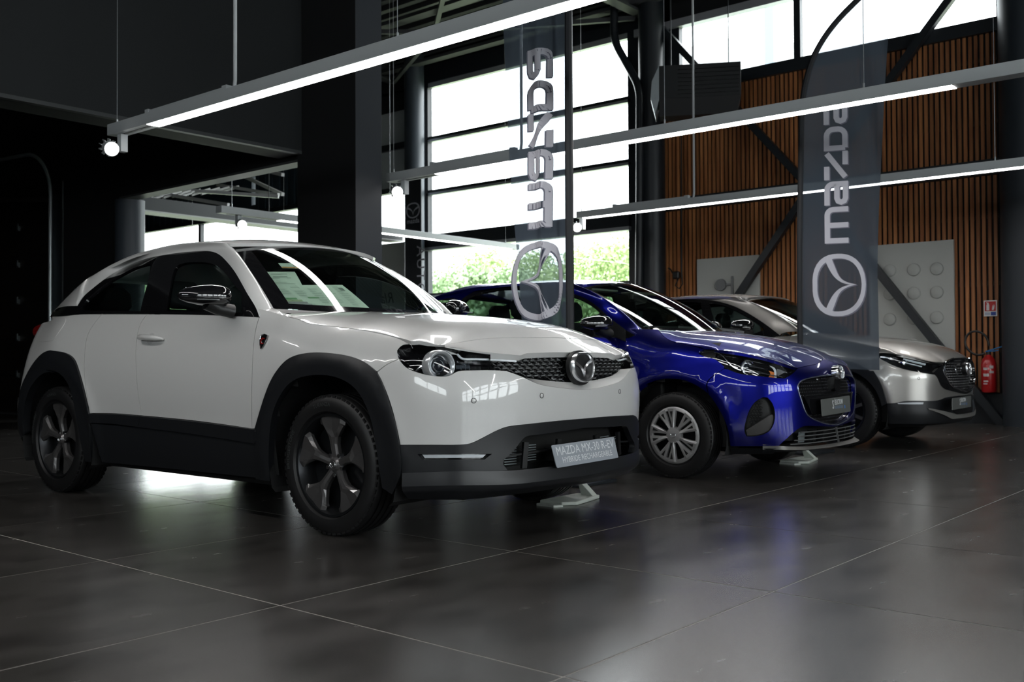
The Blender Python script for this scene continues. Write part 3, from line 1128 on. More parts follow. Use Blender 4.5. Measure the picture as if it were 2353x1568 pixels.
def crossover():
    car = Car('car', (3.984, 3.81), math.radians(1.34),
              'white crossover car with black wheel arches, nearest car on the dark tiles')
    R = car.root
    plan = [(0, -.905), (.3, -.892), (.5, -.862), (.65, -.812), (.76, -.737), (.83, -.635), (.866, -.52), (.883, -.38), (.890, -.2), (.892, 0), (.885, .5),
            (.878, 1.2), (.878, 1.9), (.888, 2.4), (.892, 2.655), (.885, 2.9), (.86, 3.12), (.79, 3.30), (.66, 3.40), (.4, 3.45), (0, 3.465)]
    door = [(.2, .06), (.35, .03), (.5, .022), (.66, .004), (.76, 0), (.88, .008), (.96, .022), (1.04, .045), (1.10, .068), (1.14, .085), (1.2, .115), (1.3, .168), (1.4, .228), (1.5, .295), (1.6, .38)]
    W = wrap(plan, [
        (('u', 0), [(.2, .07), (.3, .02), (.45, .02), (.6, .004), (.70, 0), (.78, .02), (.87, .05), (1.0, .14)]),
        (('u', .45), [(.2, .07), (.3, .015), (.45, .015), (.6, .002), (.72, .004), (.80, .02), (.87, .05), (1.0, .14)]),
        (('u', .74), [(.2, .06), (.35, .012), (.5, .008), (.65, 0), (.75, .012), (.85, .045), (.92, .095), (1.0, .2)]),
        (('y', -.42), [(.2, .05), (.4, .008), (.65, 0), (.76, .004), (.84, .022), (.90, .065), (.95, .13), (1.0, .24)]),
        (('y', 0), [(.2, .05), (.4, .004), (.7, 0), (.80, .003), (.88, .016), (.94, .048), (.985, .10), (1.02, .17), (1.06, .28)]),
        (('y', .42), [(.2, .055), (.4, .02), (.66, .003), (.76, 0), (.86, .006), (.95, .026), (1.02, .062), (1.07, .11), (1.12, .19), (1.2, .33)]),
        (('y', .75), door), (('y', 1.9), door),
        (('y', 2.65), [(.2, .05), (.5, .005), (.7, 0), (.85, .004), (.95, .02), (1.05, .052), (1.12, .088), (1.2, .14), (1.3, .215), (1.4, .31), (1.5, .44)]),
        (('y', 3.1), [(.2, .07), (.45, .0), (.62, 0), (.75, .016), (.9, .05), (1.0, .085), (1.1, .13), (1.2, .20), (1.3, .31), (1.4, .44)]),
        (('e', .45), [(.2, .06), (.45, 0), (.62, 0), (.75, .03), (.9, .06), (1.0, .08), (1.1, .13), (1.2, .21), (1.3, .32), (1.4, .46)]),
        (('e', 0), [(.2, .06), (.45, 0), (.62, 0), (.75, .04), (.9, .07), (1.0, .09), (1.1, .14), (1.2, .22), (1.3, .34), (1.4, .5)])],
        bumps=((0, .345, .50, .05, .012), (2.655, .345, .50, .05, .012)))
    S1 = W.S1
    pk = lambda *segs, n=6: W.pick(car, path(*segs, n=n))

    # outlines read from the photograph (survey points on the near side; the far side mirrors them)
    belt = [(178.6, 722.7), (250, 721.5), (339, 721.8), (418.6, 722.7), (538, 726), (596, 729)]
    dlo_top = [(596, 729), (588, 707.5), (572, 680.7), (554, 648.6), (536.4, 620), (518.6, 598.6), (506, 587), (491.8, 580), (474, 577.5), (447, 578.5),
               (411.4, 581.6), (375.7, 587), (340, 594), (314, 603), (285.7, 615.5), (250, 636), (214.3, 662.9), (187.5, 687.9), (178.6, 704)]
    dlo = pk(belt, dlo_top, [(178.6, 704), (178.6, 722.7)])
    fglass = pk([(383, 716), (393.6, 648.6), (399, 627), (406, 613), (418, 606.5), (440, 603), (470, 603.5), (488, 607), (503, 615), (518.6, 629), (536.4, 652), (556, 673.6)], [(556, 673.6), (555, 719)], [(555, 719), (470, 717), (383, 716)])
    rglass = pk([(190, 714), (193, 699), (214, 676), (250, 648.5), (285, 628), (318, 613), (347, 606)], [(347, 606), (341, 645), (329, 690), (323, 716)], [(323, 716), (190, 714)])
    panel('window_surround', W, [dlo, fglass, rglass], black_gloss, R, .045, .002, .02, both=True)
    for nm, o_ in (('front_side_glass', fglass), ('rear_side_glass', rglass)):
        panel(nm, W, [o_], glass_dark, R, .06, -.008, 0, both=True)
    tail_trim = pk([(178.6, 703.5), (134, 708.4), (123, 716), (115.5, 728)], [(115.5, 728), (148, 726), (178.6, 722.7)], [(178.6, 722.7), (178.6, 703.5)])
    panel('tail_trim', W, [tail_trim], black_gloss, R, .05, .001, .02, both=True)

    # doors, quarter, fender
    fd_front = [(596, 729), (590, 748), (583.5, 785), (579.5, 850), (578, 920), (579, 986)]
    fd_rear = [(339, 722), (323, 744), (315, 775), (312, 808), (313, 850), (318, 910), (327, 956)]
    rd_rear = [(234, 722), (216, 745), (201.8, 770), (195, 810), (194, 858), (198.7, 901), (207, 950)]
    sill_t = [(207, 950.5), (262, 951), (327, 956), (450, 968), (579, 986)]
    H = lambda pts, lo, hi: [p for p in pts if lo <= p[0] <= hi]
    panel('front_door', W, [pk([(339, 722), (418.6, 722.7), (538, 726), (596, 729)], fd_front, [(579, 986), (450, 968), (327, 956)], fd_rear[::-1])], paint_white, R, .05, 0, .02, .0022, both=True)
    panel('rear_door', W, [pk([(234, 722), (339, 722)], fd_rear, [(327, 956), (262, 951), (207, 950.5)], rd_rear[::-1])], paint_white, R, .05, 0, .02, .0022, both=True)
    fa_out = [(589.3, 986), (601.4, 945), (623.8, 881), (643, 849), (665, 827), (694, 816), (735, 812.6), (783, 817), (831, 830), (866, 855.6), (885, 894), (904, 951), (920, 1023)]
    fa_in = [(620.6, 1063), (622, 1015), (628.5, 957.6), (643, 916), (668.4, 881), (697, 866), (735, 861.4), (776.8, 866.8), (815, 887.5), (840.5, 922.6), (859.6, 976.8), (869, 1031), (876, 1080)]
    FA_O, FA_I = pk(fa_out), pk(fa_in)
    ra_out = [(207, 951), (194, 896), (179, 843), (167, 821), (145, 810.5), (121, 807)]
    RA_O = np.vstack([pk(ra_out), W_arc(W, 2.655, .345, .572, 92, 172)])
    ra_in = [(190, 1020), (186.6, 1003), (174.5, 935), (165, 894), (150, 867), (131, 853), (109, 850)]
    RA_I = np.vstack([pk(ra_in), W_arc(W, 2.655, .345, .435, 84, 178)])
    hood_cut = [(679.6, 711.4), (682, 722), (688.6, 734.6), (704.6, 741.8), (731, 746), (785, 752.5), (838.6, 759.6), (883, 768.6), (919, 779), (945.7, 792.5)]
    HC = pk(hood_cut[2:], n=5)
    yz = lambda *p: np.array([(W.sy(y), z) for y, z in p])
    cowl_z = W.pick(car, [(589, 708)])[0]
    fender = np.vstack([pk([(596, 729), (589, 708)]), HC[:1] + (0, .0), HC, pk([(945.7, 792.5), (926.6, 793), (912.8, 806)]), pk([(912.8, 806), (917, 826)]), pk([(917, 826), (890, 838), (867, 855)]),
                        pk(fa_out[9::-1]), pk([(589.3, 986), (579, 986)]), pk(fd_front[::-1])])
    panel('front_fender', W, [fender], paint_white, R, .045, 0, .02, .0022, both=True)
    # rear quarter: belt, round the tail corner, over the arch
    tail = [(W.sy(2.86), 1.135), (W.sy(3.0), 1.12), (S1 - .62, 1.10), (S1 - .60, .85), (S1 - .58, .62), (W.sy(3.24), .60)]
    q = np.vstack([pk([(234, 722), (178.6, 723), (148, 726.5), (120, 728)]), curve([(W.sy(2.93), 1.125), (S1 - .72, 1.10), (S1 - .60, 1.09)], 6), curve([(S1 - .60, 1.09), (S1 - .58, .85), (S1 - .58, .60)], 5),
                   np.array([(W.sy(3.24), .58)]), RA_O[::-1], pk(rd_rear[::-1])])
    panel('rear_quarter', W, [q], paint_white, R, .05, 0, .02, .0022, both=True)
    arch = np.vstack([FA_O, pk([(920, 1023), (923, 1088), (905, 1135)]), pk([(882, 1120), (876, 1080)]), FA_I[::-1], pk([(620.6, 1063), (624, 1105)]), pk([(592, 1100), (589.3, 986)])])
    panel('wheel_arch_trim', W, [arch], cladding, R, .04, .012, .05, both=True)
    rarch = np.vstack([RA_O, np.array([(W.sy(3.22), .30)]), RA_I[::-1], pk([(190, 1020), (200, 1060)]), pk([(214, 1062), (207, 951)])])
    panel('wheel_arch_trim', W, [rarch], cladding, R, .04, .012, .05, both=True)
    # door cladding and sill
    c_top = sill_t
    panel('door_cladding', W, [pk([(327, 956), (450, 968), (592, 987)], [(592, 987), (592, 1020)], [(592, 1020), (450, 998), (323, 982)], [(323, 982), (327, 956)])], cladding, R, .05, .016, .03, .001, both=True)
    panel('door_cladding', W, [pk([(204, 951), (262, 951), (327, 956)], [(327, 956), (323, 982)], [(323, 982), (262, 974), (208, 972)], [(208, 972), (204, 951)])], cladding, R, .05, .016, .03, .001, both=True)
    panel('sill', W, [pk([(210, 973), (323, 983), (450, 999), (594, 1021)], [(594, 1021), (592, 1098)], [(592, 1098), (450, 1083), (330, 1071), (236, 1062)], [(236, 1062), (210, 973)])], cladding, R, .05, .006, .05, .001, both=True)
    # tailgate and rear bumper (seen only from elsewhere)
    tg = np.array([(S1 - .59, 1.09), (S1, 1.09), (S1, .62), (S1 - .57, .62)])
    panel('tailgate', W, [tg], paint_white, R, .06, 0, .02, both=True)
    rb = np.array([(W.sy(3.23), .60), (S1, .60), (S1, .27), (W.sy(3.23), .27)])
    panel('rear_bumper', W, [rb], cladding, R, .06, .012, .03, both=True)
    for sx in (-1, 1):
        MB().lathe([(.03, .0), (.03, .045), (-.05, .058), (-.16, .06), (-.17, .0)], (sx * .60, 3.40, 1.06), 1, 24).build('tail_lamp', mat('dark_red_lens', (.16, .004, .004), .2, 0, .6), R, smooth=True)
    # ---- bonnet: joins the fender cut of both sides
    E = W.at(HC)
    ey, eu, ez = E[:, 1], -E[:, 0], E[:, 2]
    o = np.argsort(ey)
    ey, eu, ez = ey[o], eu[o], ez[o]
    k = np.r_[True, np.diff(ey) > .004]
    ey, eu, ez = ey[k], eu[k], ez[k]
    add_y = np.array([-.90, -.80, -.68, -.58])
    ey2 = np.r_[add_y[add_y < ey[0] - .03], ey, .62]
    eu2 = np.r_[np.array([.66, .68, .70, .705])[:(add_y < ey[0] - .03).sum()], eu, eu[-1] + .005]
    ez2 = np.r_[np.array([.868, .876, .89, .90])[:(add_y < ey[0] - .03).sum()], ez, ez[-1] + .05]
    ue_, ze_ = pchip(ey2, eu2), pchip(ey2, ez2)
    zc_ = pchip([-.93, -.89, -.82, -.72, -.62, -.5, -.33, -.12, .14, .35, .6], [.862, .880, .915, .960, 1.008, 1.042, 1.068, 1.088, 1.108, 1.118, 1.125])

    def hood(x, y):
        x, y = np.broadcast_arrays(np.asarray(x, float), np.asarray(y, float))
        ue, ze, zc = ue_(y), ze_(y), zc_(y)
        t = np.abs(x) / ue
        prof = .62 * t ** 2 + .38 * t ** 6
        return np.stack([x, y, zc + (ze - zc) * prof], -1)
    Wn = offset_surf(W, -.012)
    nab = Wn.pick(car, path([(1022, 798), (1040, 799.5), (1098.7, 807.5), (1157, 814), (1196.4, 817.5)], [(1196.4, 817.5), (1210, 812.5)], [(1210, 812.5), (1274.6, 810.5), (1337, 811)], n=6))
    nab = nab[nab[:, 0] > .004]
    nab = np.vstack([nab, [(0, nab[-1, 1])]])
    N3 = Wn.at(nab)
    o = np.argsort(-N3[:, 0])
    fx, fy, fz = -N3[o, 0], N3[o, 1], N3[o, 2]

    def hood2(x, y):
        p = hood(x, y)
        ax = np.abs(p[..., 0])
        yf, zf = np.interp(ax, fx, fy), np.interp(ax, fx, fz)
        dz = zf - hood(p[..., 0], yf)[..., 2]
        p[..., 2] += dz * np.exp(-np.clip((p[..., 1] - yf) / .10, 0, 9))
        return p
    T = Surf(hood2, ((-.76, .76), (-.92, .6)), 1, (120, 120))
    tk = lambda *segs, n=6: T.pick(car, path(*segs, n=n))
    near = E[:, [0, 1]]
    near = near[np.argsort(near[:, 1])]
    hf = tk([(1020, 793), (1040, 790), (1079, 783), (1130, 777.3), (1200, 776), (1275, 776)])
    hf = hf[hf[:, 0] < 0]
    hf = np.vstack([hf, [(0, hf[-1, 1])]])
    near = near[near[:, 1] > hf[0, 1] + .02]
    rear = curve([(near[-1, 0], near[-1, 1]), (near[-1, 0] + .02, .46), (-.45, .40), (0, .36)], 8)
    half = np.vstack([hf[::-1], near, rear[1:]])          # centre front -> near side -> centre rear
    full = np.vstack([half, (half * (-1, 1))[::-1]])
    panel('bonnet', T, [full], paint_white, R, .045, 0, .02, .002)
    nl = N3[:, :2]
    hfn = hf - (0, .003)
    nose = np.vstack([hfn[::-1], nl])
    nose = np.vstack([nose, (nose * (-1, 1))[::-1]])
    panel('nose_panel', T, [nose], paint_white, R, .035, 0, .03, .001)

    # ---- windscreen, roof, pillars
    def base(x):
        return np.stack([x, .40 + .235 * (np.abs(x) / .70) ** 2, 1.105 + .022 * (np.abs(x) / .7) ** 2], -1)

    def head(x):
        return np.stack([x, 1.01 + .165 * (np.abs(x) / .55) ** 2, 1.532 - .036 * (np.abs(x) / .55) ** 2.2], -1)

    def ws(a, b):
        a, b = np.broadcast_arrays(np.asarray(a, float), np.asarray(b, float))
        p = base(a * .715) * (1 - b)[..., None] + head(a * .575) * b[..., None]
        g = 4 * b * (1 - b) * .032
        return p + np.stack([0 * a, -g * .55, g], -1)
    S = Surf(ws, ((-1, 1), (0, 1)), 1, (100, 60))
    wl = S.pick(car, path([(540, 574), (554, 591.4), (572, 618), (590, 645), (607.9, 673.6), (627.5, 706.6)], n=5))
    wl[:, 1] = np.clip(wl[:, 1], 0, 1)
    wl = wl[np.argsort(wl[:, 1])]
    wl[0, 1], wl[-1, 1] = 0, 1
    wh = np.vstack([wl, [(0, 1.0)], (wl * (-1, 1))[::-1], [(0, 0.0)]])
    inner = wh * (.90, 1) * 1.0
    inner = np.array([(a * .985 if abs(a) > 0 else 0, .06 + b * .86) for a, b in inner])
    panel('windscreen_frit', S, [wh, inner], black_gloss, R, .05, .0015, 0)
    panel('windscreen', S, [wh], glass_screen, R, .06, 0, .005)

    zr_ = pchip([.95, 1.1, 1.35, 1.7, 2.1, 2.5, 2.85, 3.15, 3.35], [1.524, 1.560, 1.598, 1.612, 1.592, 1.535, 1.445, 1.31, 1.18])
    ur_ = pchip([.9, 1.2, 1.7, 2.2, 2.7, 3.0, 3.35], [.575, .578, .585, .58, .56, .545, .55])

    def roof(x, y):
        x, y = np.broadcast_arrays(np.asarray(x, float), np.asarray(y, float))
        t = np.abs(x) / ur_(y)
        return np.stack([x, y, zr_(y) - .05 * t ** 2.2], -1)
    RT = Surf(roof, ((-.6, .6), (.9, 3.4)), 1)
    xs = np.linspace(-.575, 0, 14)
    hd = head(xs)
    front = hd[:, :2]
    ys = np.linspace(front[0, 1] + .03, 2.86, 26)
    side = np.stack([-ur_(ys), ys], 1)
    half = np.vstack([front[::-1], side, [(0, 2.93)]])
    panel('roof', RT, [np.vstack([half, (half[:-1] * (-1, 1))[::-1]])], paint_white, R, .06, 0, .02)
    rg = np.vstack([[(0, 2.935), (-ur_(2.87), 2.87)], np.stack([-ur_(np.linspace(2.9, 3.32, 8)), np.linspace(2.9, 3.32, 8)], 1), [(0, 3.34)]])
    panel('rear_window', RT, [np.vstack([rg, (rg[:-1] * (-1, 1))[::-1]])], glass_dark, R, .06, 0, .01)
    # pillar and roof-rail skin between the side windows and the windscreen / roof
    A2 = pk(dlo_top, [(178.6, 704), (134, 708.4), (119, 722)], n=5)
    A3 = W.at(A2, .001)
    up = W.f(A2[:, 0], A2[:, 1] + .01) - W.f(A2[:, 0], A2[:, 1])
    up /= np.linalg.norm(up, axis=1)[:, None]
    wl3 = S.at(wl)
    ys = np.linspace(wl3[-1, 1] + .05, 3.3, 30)
    RL = RT.at(np.stack([-ur_(ys), ys], 1))
    Bl = np.vstack([wl3, RL])
    ic = int(np.argmin(np.linalg.norm(A2 - W.pick(car, [(488, 579)])[0], axis=1)))
    ya = np.clip(A3[ic:, 1], A3[ic, 1], None)
    yb = 1.19 + (ya - ya[0]) / (ya[-1] - ya[0]) * (3.30 - 1.19)
    RL = RT.at(np.stack([-ur_(yb), yb], 1))
    w1 = resample(wl3, 24)
    A_ = np.vstack([resample(A3[:ic + 1], 24), A3[ic + 1:]])
    U_ = np.vstack([resample(up[:ic + 1], 24), up[ic + 1:]])
    B_ = np.vstack([w1, RL[1:]])
    nn = len(A_)
    D = np.linalg.norm(B_ - A_, axis=1)[:, None]
    fr = np.clip((np.arange(nn) - 18) / 10, 0, 1)[:, None]
    tl_ = np.clip((A_[:, 1] - 2.1) / .5, 0, 1)[:, None]
    ta = U_ * D * (.9 + .2 * fr) * (1 - .5 * tl_)
    tb = (np.array([1.0, 0, .10]) * fr + (1 - fr) * np.array([.75, .5, -.1])) * D * .9
    loft('roof_rail', A_, B_, paint_white, R, None, 10, ta, tb, both=True)
    # cowl filler between pillar foot, fender top and bonnet
    pf = np.vstack([A3[:1] * 0 + W.at(W.pick(car, [(589, 708)]))])
    F1 = np.vstack([W.at(W.pick(car, path([(589, 708), (640, 722), (688, 734)], n=6)))])
    F2 = np.vstack([wl3[:1], base(np.array([-.66])), base(np.array([-.6]))])
    F2 = np.vstack([wl3[0], (near[-1, 0] + .03, .50, 1.10)])
    loft('cowl_corner', F1, F2, paint_white, R, 12, 5, both=True)
    MB().grid(np.array([base(np.linspace(-.72, .72, 30)) + (0, -.02, -.004), base(np.linspace(-.72, .72, 30)) + (0, -.10, -.03), base(np.linspace(-.72, .72, 30)) + (0, .10, -.12)])).build('cowl_panel', black_plastic, R, smooth=True)
    # mirror
    mirror(car, [(405, 686), (412, 673), (440, 668.5), (478, 666.5), (497, 667.5), (510, 675), (520, 688), (521, 698), (511, 710)], .93, 1.02)

    # ---- nose: lamps, grille, bumper
    lamp = [(912.8, 806), (918, 799), (926.6, 793.5), (945.7, 793), (1020, 798)]
    lampb = [(912.8, 812), (917.4, 825.8), (932, 843.4), (951.8, 853.4), (982.5, 861.8), (1020.7, 865), (1036, 861.8), (1051, 854), (1074, 851.5), (1127, 850.5)]
    lamp_o = pk(lamp, [(1020, 798), (1060, 806), (1127, 815)], [(1127, 815), (1127, 850.5)], lampb[::-1], [(912.8, 812), (912.8, 806)])
    headlamp_white(car, W, lamp_o, pk)
    gb = [(1127, 850.5), (1163, 851), (1180, 858.5), (1207, 867), (1248, 873.6), (1305, 878), (1337, 879.5)]
    G = offset_surf(W, -.045)
    gk = lambda *segs, n=6: G.pick(car, path(*segs, n=n))
    gbo = gk(gb)
    gbo = gbo[gbo[:, 0] > 0]
    gto = G.pick(car, path([(1127, 812), (1190, 816), (1210, 811), (1337, 810)], n=6))
    gto = gto[gto[:, 0] > 0]
    gr_half = np.vstack([gbo, [(0, gbo[-1, 1])], [(0, gto[-1, 1])], gto[::-1]])
    gout = np.vstack([gr_half, ])
    panel('grille', G, [both_sides(gbo, gto)], black_gloss, R, .05, -.012, .0)
    b = MB()
    bb = MB()
    for r in range(9):
        z = .742 + .0195 * r
        for c in range(-14, 14):
            s = (c + .5 * (r % 2)) * .05 + .0125
            if len(inside(np.array([[abs(s), z]]), gout).nonzero()[0]) and edge_dist(np.array([[abs(s), z]]), gout)[0] > .006 and math.hypot(s / .125, (z - .80) / .12) > .8:
                M = frame_at(G, (abs(s), z), .0, 0, s < 0)
                b.box((-.013, -.0028, -.008), (.013, .0028, .004), M)
                for dx in (-.018, .018):
                    bb.bar(M @ Vector((dx, 0, -.004)), M @ Vector((dx * 1.9, .0097, -.004)), .004)
                    bb.bar(M @ Vector((dx, 0, -.004)), M @ Vector((dx * 1.9, -.0097, -.004)), .004)
    b.build('grille_tips', mat('satin_silver_tip', (.25, .26, .27), .35, .7), R, kind='stuff', label='small silver bars of the grille')
    bb.build('grille_mesh', black_plastic, R, kind='stuff')
    # badge and its black backing
    ab = W.pick(car, [(1337, 847)])[0]
    ec = np.array([0, -.875, .804])
    M = frame_pn(ec, (0, -1, .10))
    MB().lathe([(-.02, .098), (.004, .098), (.008, .092), (.008, 0)], (0, 0, 0), 2, 40).build('badge_plate', mat('badge_black', (.003, .003, .0035), .5), R, smooth=True).matrix_local = M @ Matrix.Diagonal((1, .88, 1, 1))
    emblem_mb(M @ Matrix.Translation((0, .004, .008)), .185, .020).build('emblem', emblem_chrome, R, smooth=True, angle=50)
    # bumper skin: lamp underside, ledge ridge, down to the black border
    ridge = [(1163, 852.5), (1202, 867), (1235.5, 882), (1280, 890.5), (1318, 894.5), (1337, 895.3)]
    border = [(920, 1023), (1000, 1023), (1068, 1022), (1085.5, 1018), (1120, 1001), (1159, 983), (1196, 977), (1280, 968), (1337, 963)]
    rg_ = pk(ridge)
    rg_ = rg_[rg_[:, 0] > .003]
    bo_ = pk(border)
    bo_ = bo_[bo_[:, 0] > .003]
    BP = np.vstack([pk([(917, 826), (932, 843.4), (951.8, 853.4), (982.5, 862), (1020.7, 865.3), (1036, 862), (1051, 854), (1074, 851.5), (1127, 850.8), (1163, 852.5)]), rg_, [(0, rg_[-1, 1])], [(0, bo_[-1, 1])], bo_[::-1],
                    pk([(920, 1023), (904, 951), (885, 894), (867, 856)]), pk([(867, 856), (890, 838), (917, 826)])])
    nb = len(BP) - 0
    BPo = BP[np.abs(BP[:, 0]) > 1e-6]
    panel('front_bumper', W, [np.vstack([BPo, (BPo * (-1, 1))[::-1]]) if False else whole(BP)], paint_white, R, .04, 0, .02, .001)
    # ledge under the grille
    la = np.vstack([W.at(rg_), W.at(np.array([[0, rg_[-1, 1]]]))])
    lb = np.vstack([G.at(gbo[np.linspace(8, len(gbo) - 1, 30).astype(int)], -.004), G.at(np.array([[0, gbo[-1, 1]]]), -.004)])
    loft('bumper_ledge', la, lb, paint_white, R, 40, 6, both=True)
    # black lower fascia with the air intake, lip, lamps
    intake = [(1159, 1055), (1180, 1035), (1205, 1005), (1225, 1000), (1337, 984)]
    intake_b = [(1337, 1062), (1260, 1068), (1162, 1076), (1155, 1066), (1159, 1055)]
    it_, ib_ = pk(intake), pk(intake_b)
    it_, ib_ = it_[it_[:, 0] > .003], ib_[ib_[:, 0] > .003]
    lipt = [(1337, 1064), (1260, 1073), (1166, 1082), (1060, 1083), (925, 1087)]
    lt_ = pk(lipt)
    lt_ = lt_[lt_[:, 0] > .003]
    FAS = np.vstack([bo_, [(0, bo_[-1, 1])], [(0, it_[-1, 1])], it_[::-1], pk([(1159, 1055), (1155, 1066), (1162, 1076)]), pk([(1162, 1076), (1166, 1082)]), pk([(1166, 1082), (1060, 1083), (925, 1087)]), pk([(925, 1087), (920, 1023)])])
    fogs = pk([(960, 1044), (1130, 1043)], [(1130, 1043), (1112, 1057)], [(1112, 1057), (972, 1057)], [(972, 1057), (960, 1044)])
    panel('lower_fascia', W, [whole(FAS), fogs, fogs * (-1, 1)], cladding, R, .04, .004, .03)
    panel('fog_recess', W, [fogs], black_gloss, R, .04, -.02, .0, both=True)
    fl = pk([(969, 1045.5), (1118, 1045.5)], [(1118, 1045.5), (1110, 1052.5)], [(1110, 1052.5), (975, 1053.5)], [(975, 1053.5), (969, 1045.5)])
    panel('daytime_lamp', W, [fl], mat('frosted_lamp_strip', (.62, .66, .70), .2, 0, .5), R, .04, -.006, .012, both=True)
    lo = W.at(np.vstack([lt_[::-1], [(0, lt_[0, 1])]])) if False else None
    A = np.vstack([W.at(np.array([[0, lt_[0, 1]]]), .004), W.at(lt_, .004)])
    ab_b = np.vstack([[(0, lt_[0, 1] - .055)], lt_ - (0, .055)])
    Bm = W.at(ab_b, .022)
    ab_c = np.vstack([[(0, .215)], np.stack([lt_[:, 0], np.full(len(lt_), .215)], 1)])
    Bc = W.at(ab_c, -.01)
    loft('lip_spoiler', A, Bm, cladding, R, 50, 5, tb=np.tile((0, 0, -.06), (50, 1)), both=True)
    loft('lip_underside', Bm, Bc, cladding, R, 50, 6, ta=np.tile((0, 0, -.09), (50, 1)), both=True)
    # intake interior: back wall, shutter blades, bars
    bk = np.vstack([it_, [(0, it_[-1, 1])], [(0, ib_[0, 1])], ib_])
    panel('intake_back', W, [whole(bk)], mat('intake_black', (.002, .002, .002), .9), R, .05, -.11, 0)
    for s0, s1, z0, z1 in ((.28, .38, .37, .44), (.42, .50, .36, .43)):
        for mir in (1, -1):
            b = MB()
            for k in range(7):
                z = z0 + (z1 - z0) * k / 6
                p, q = W.at(np.array([[s0, z], [s1, z]]), -.075)
                b.bar((p[0] * mir, p[1], p[2]), (q[0] * mir, q[1], q[2]), .006, .004)
            b.build('radiator_fins', mat('pale_fin_metal', (.22, .25, .26), .5, .5), R, kind='stuff')
    for mir in (1, -1):
        p, q = W.at(np.array([[.02, .425], [.58, .40]]), -.012)
        MB().bar((0, p[1], p[2]), (q[0] * mir, q[1] + .02, q[2]), .02, .008).build('intake_bar', black_plastic, R)
        for s in (.16, .40):
            p, q = W.at(np.array([[s, .46], [s + .015, .34]]), -.03)
            MB().bar((p[0] * mir, p[1], p[2]), (q[0] * mir, q[1], q[2]), .014, .03).build('intake_bar', black_plastic, R)
    # number plate
    c4 = [car.on_y(p, -.915) for p in ((1266, 1023.6), (1409.6, 1003), (1423.3, 1053), (1276.6, 1077.3))]
    c = sum(c4) / 4
    ex = Vector(c4[1] + c4[2] - c4[0] - c4[3]).normalized()
    ez = Vector(c4[0] + c4[1] - c4[2] - c4[3]).normalized()
    ny = ex.cross(ez)
    wd, hg = np.linalg.norm(c4[1] - c4[0]), np.linalg.norm(c4[0] - c4[3])
    M = Matrix(((ex[0], ez[0], ny[0], c[0]), (ex[1], ez[1], ny[1], c[1]), (ex[2], ez[2], ny[2], c[2]), (0, 0, 0, 1)))
    pl = MB().rbox((0, 0, 0), (wd, hg, .006), .008, 3, M).build('number_plate', mat('silver_grey_plate', (.36, .39, .43), .4), R, label='silver grey show plate with white lettering')
    wt = mat('white_lettering', (.80, .82, .84), .5)
    tm = text_mb('MAZDA MX-30 R-EV', .064, M @ Matrix.Translation((0, .004, .004)), .0006, .86)
    tm.build('lettering', wt, pl)
    text_mb('HYBRIDE RECHARGEABLE', .043, M @ Matrix.Translation((.002, -.038, .004)), .0006, .86).build('lettering', wt, pl)
    MB().box((-.2, -.90, .36), (.2, -.80, .42)).build('plate_bracket', black_plastic, R)
    # parking sensors
    for p in ((1088.5, 921), (1244.5, 909.5)):
        ab = W.pick(car, [p])[0]
        for mir in (False, True):
            M = frame_at(W, ab, .001, 0, mir)
            s_ = MB().lathe([(0, .0125), (.001, .0125), (.001, .0105), (0, .0105)], (0, 0, 0), 2, 20).build('sensor_ring', black_plastic, R)
            s_.matrix_local = M
            MB().lathe([(.0006, .0095), (.0016, .008), (.0016, 0)], (0, 0, 0), 2, 16).build('parking_sensor', paint_white, s_, smooth=True)
    # shield badge on the fender and the door handle
    ab = W.pick(car, [(605.5, 786)])[0]
    for mir in (False, True):
        M = frame_at(W, ab, .002, 0, mir)
        sh = [(-.026, .034), (0, .040), (.026, .034), (.027, .012), (.016, -.018), (0, -.040), (-.016, -.018), (-.027, .012)]
        o = MB().prism([(p[0], p[1]) for p in sh], 0, .004, 2).build('shield_badge', black_gloss, R)
        o.matrix_local = M
        MB().tube([(p[0], p[1], .004) for p in sh + sh[:1]], .0022, 6).build('badge_rim', chrome, o)
        MB().tube([(.012, .014, .005), (-.006, .018, .005), (-.014, .002, .005), (-.006, -.012, .005), (.010, -.010, .005)], .003, 6).build('badge_mark', red_lens if not mir else chrome, o)
        MB().bar((-.01, .002, .0055), (.014, .002, .0055), .004).build('badge_mark', chrome, o)
    p = W.pick(car, [(327, 778), (379, 781)])
    for mir in (False, True):
        P = [W.at(p[:1] * (1 - t) + p[1:] * t, o_)[0] * ((-1 if mir else 1), 1, 1) for t, o_ in ((0, .0), (.06, .026), (.3, .036), (.6, .036), (.85, .030), (1, .012))]
        MB().tube(P, [.014, .017, .018, .017, .014, .006], 10).build('door_handle', paint_white, R, smooth=True, label='white pull handle of the front door')
        cp = frame_at(W, (p[0] * .62 + p[1] * .38), -.001, 0, mir)
        MB().lathe([(.0012, .036), (.0016, .030), (.0012, 0)], (0, 0, 0), 2, 24).build('recess_shade', mat('shadow_white_paint', (.55, .55, .545), .35, 0, 1), R, smooth=True).matrix_local = cp  # nearly flat disc, shade of the recess put into its darker white
    # fuel flap line at the rear quarter
    fl = W.pick(car, path([(123, 734), (150, 731)], [(150, 731), (151.5, 736), (140, 757), (122, 783)], [(122, 783), (98, 786), (84, 785)], [(84, 785), (82, 776), (98, 752), (123, 734)], n=5))
    panel('charging_flap', W, [fl], paint_white, R, .05, .0016, .004)
    # wheels
    for x in (-.765, .765):
        for y in (0, 2.655):
            wheel(car, x, y, 'five', .342, .246, .215, -1 if x < 0 else 1)
    tyre_words(car)
    body_core(car, W, .255, 1.02, ((0, .345, .43), (2.655, .345, .43)), -.34, 3.2)
    # rear fog of the tail: high stop lamp visible through the screen edge
    cabin(car, 1.12, .62, 1.0)
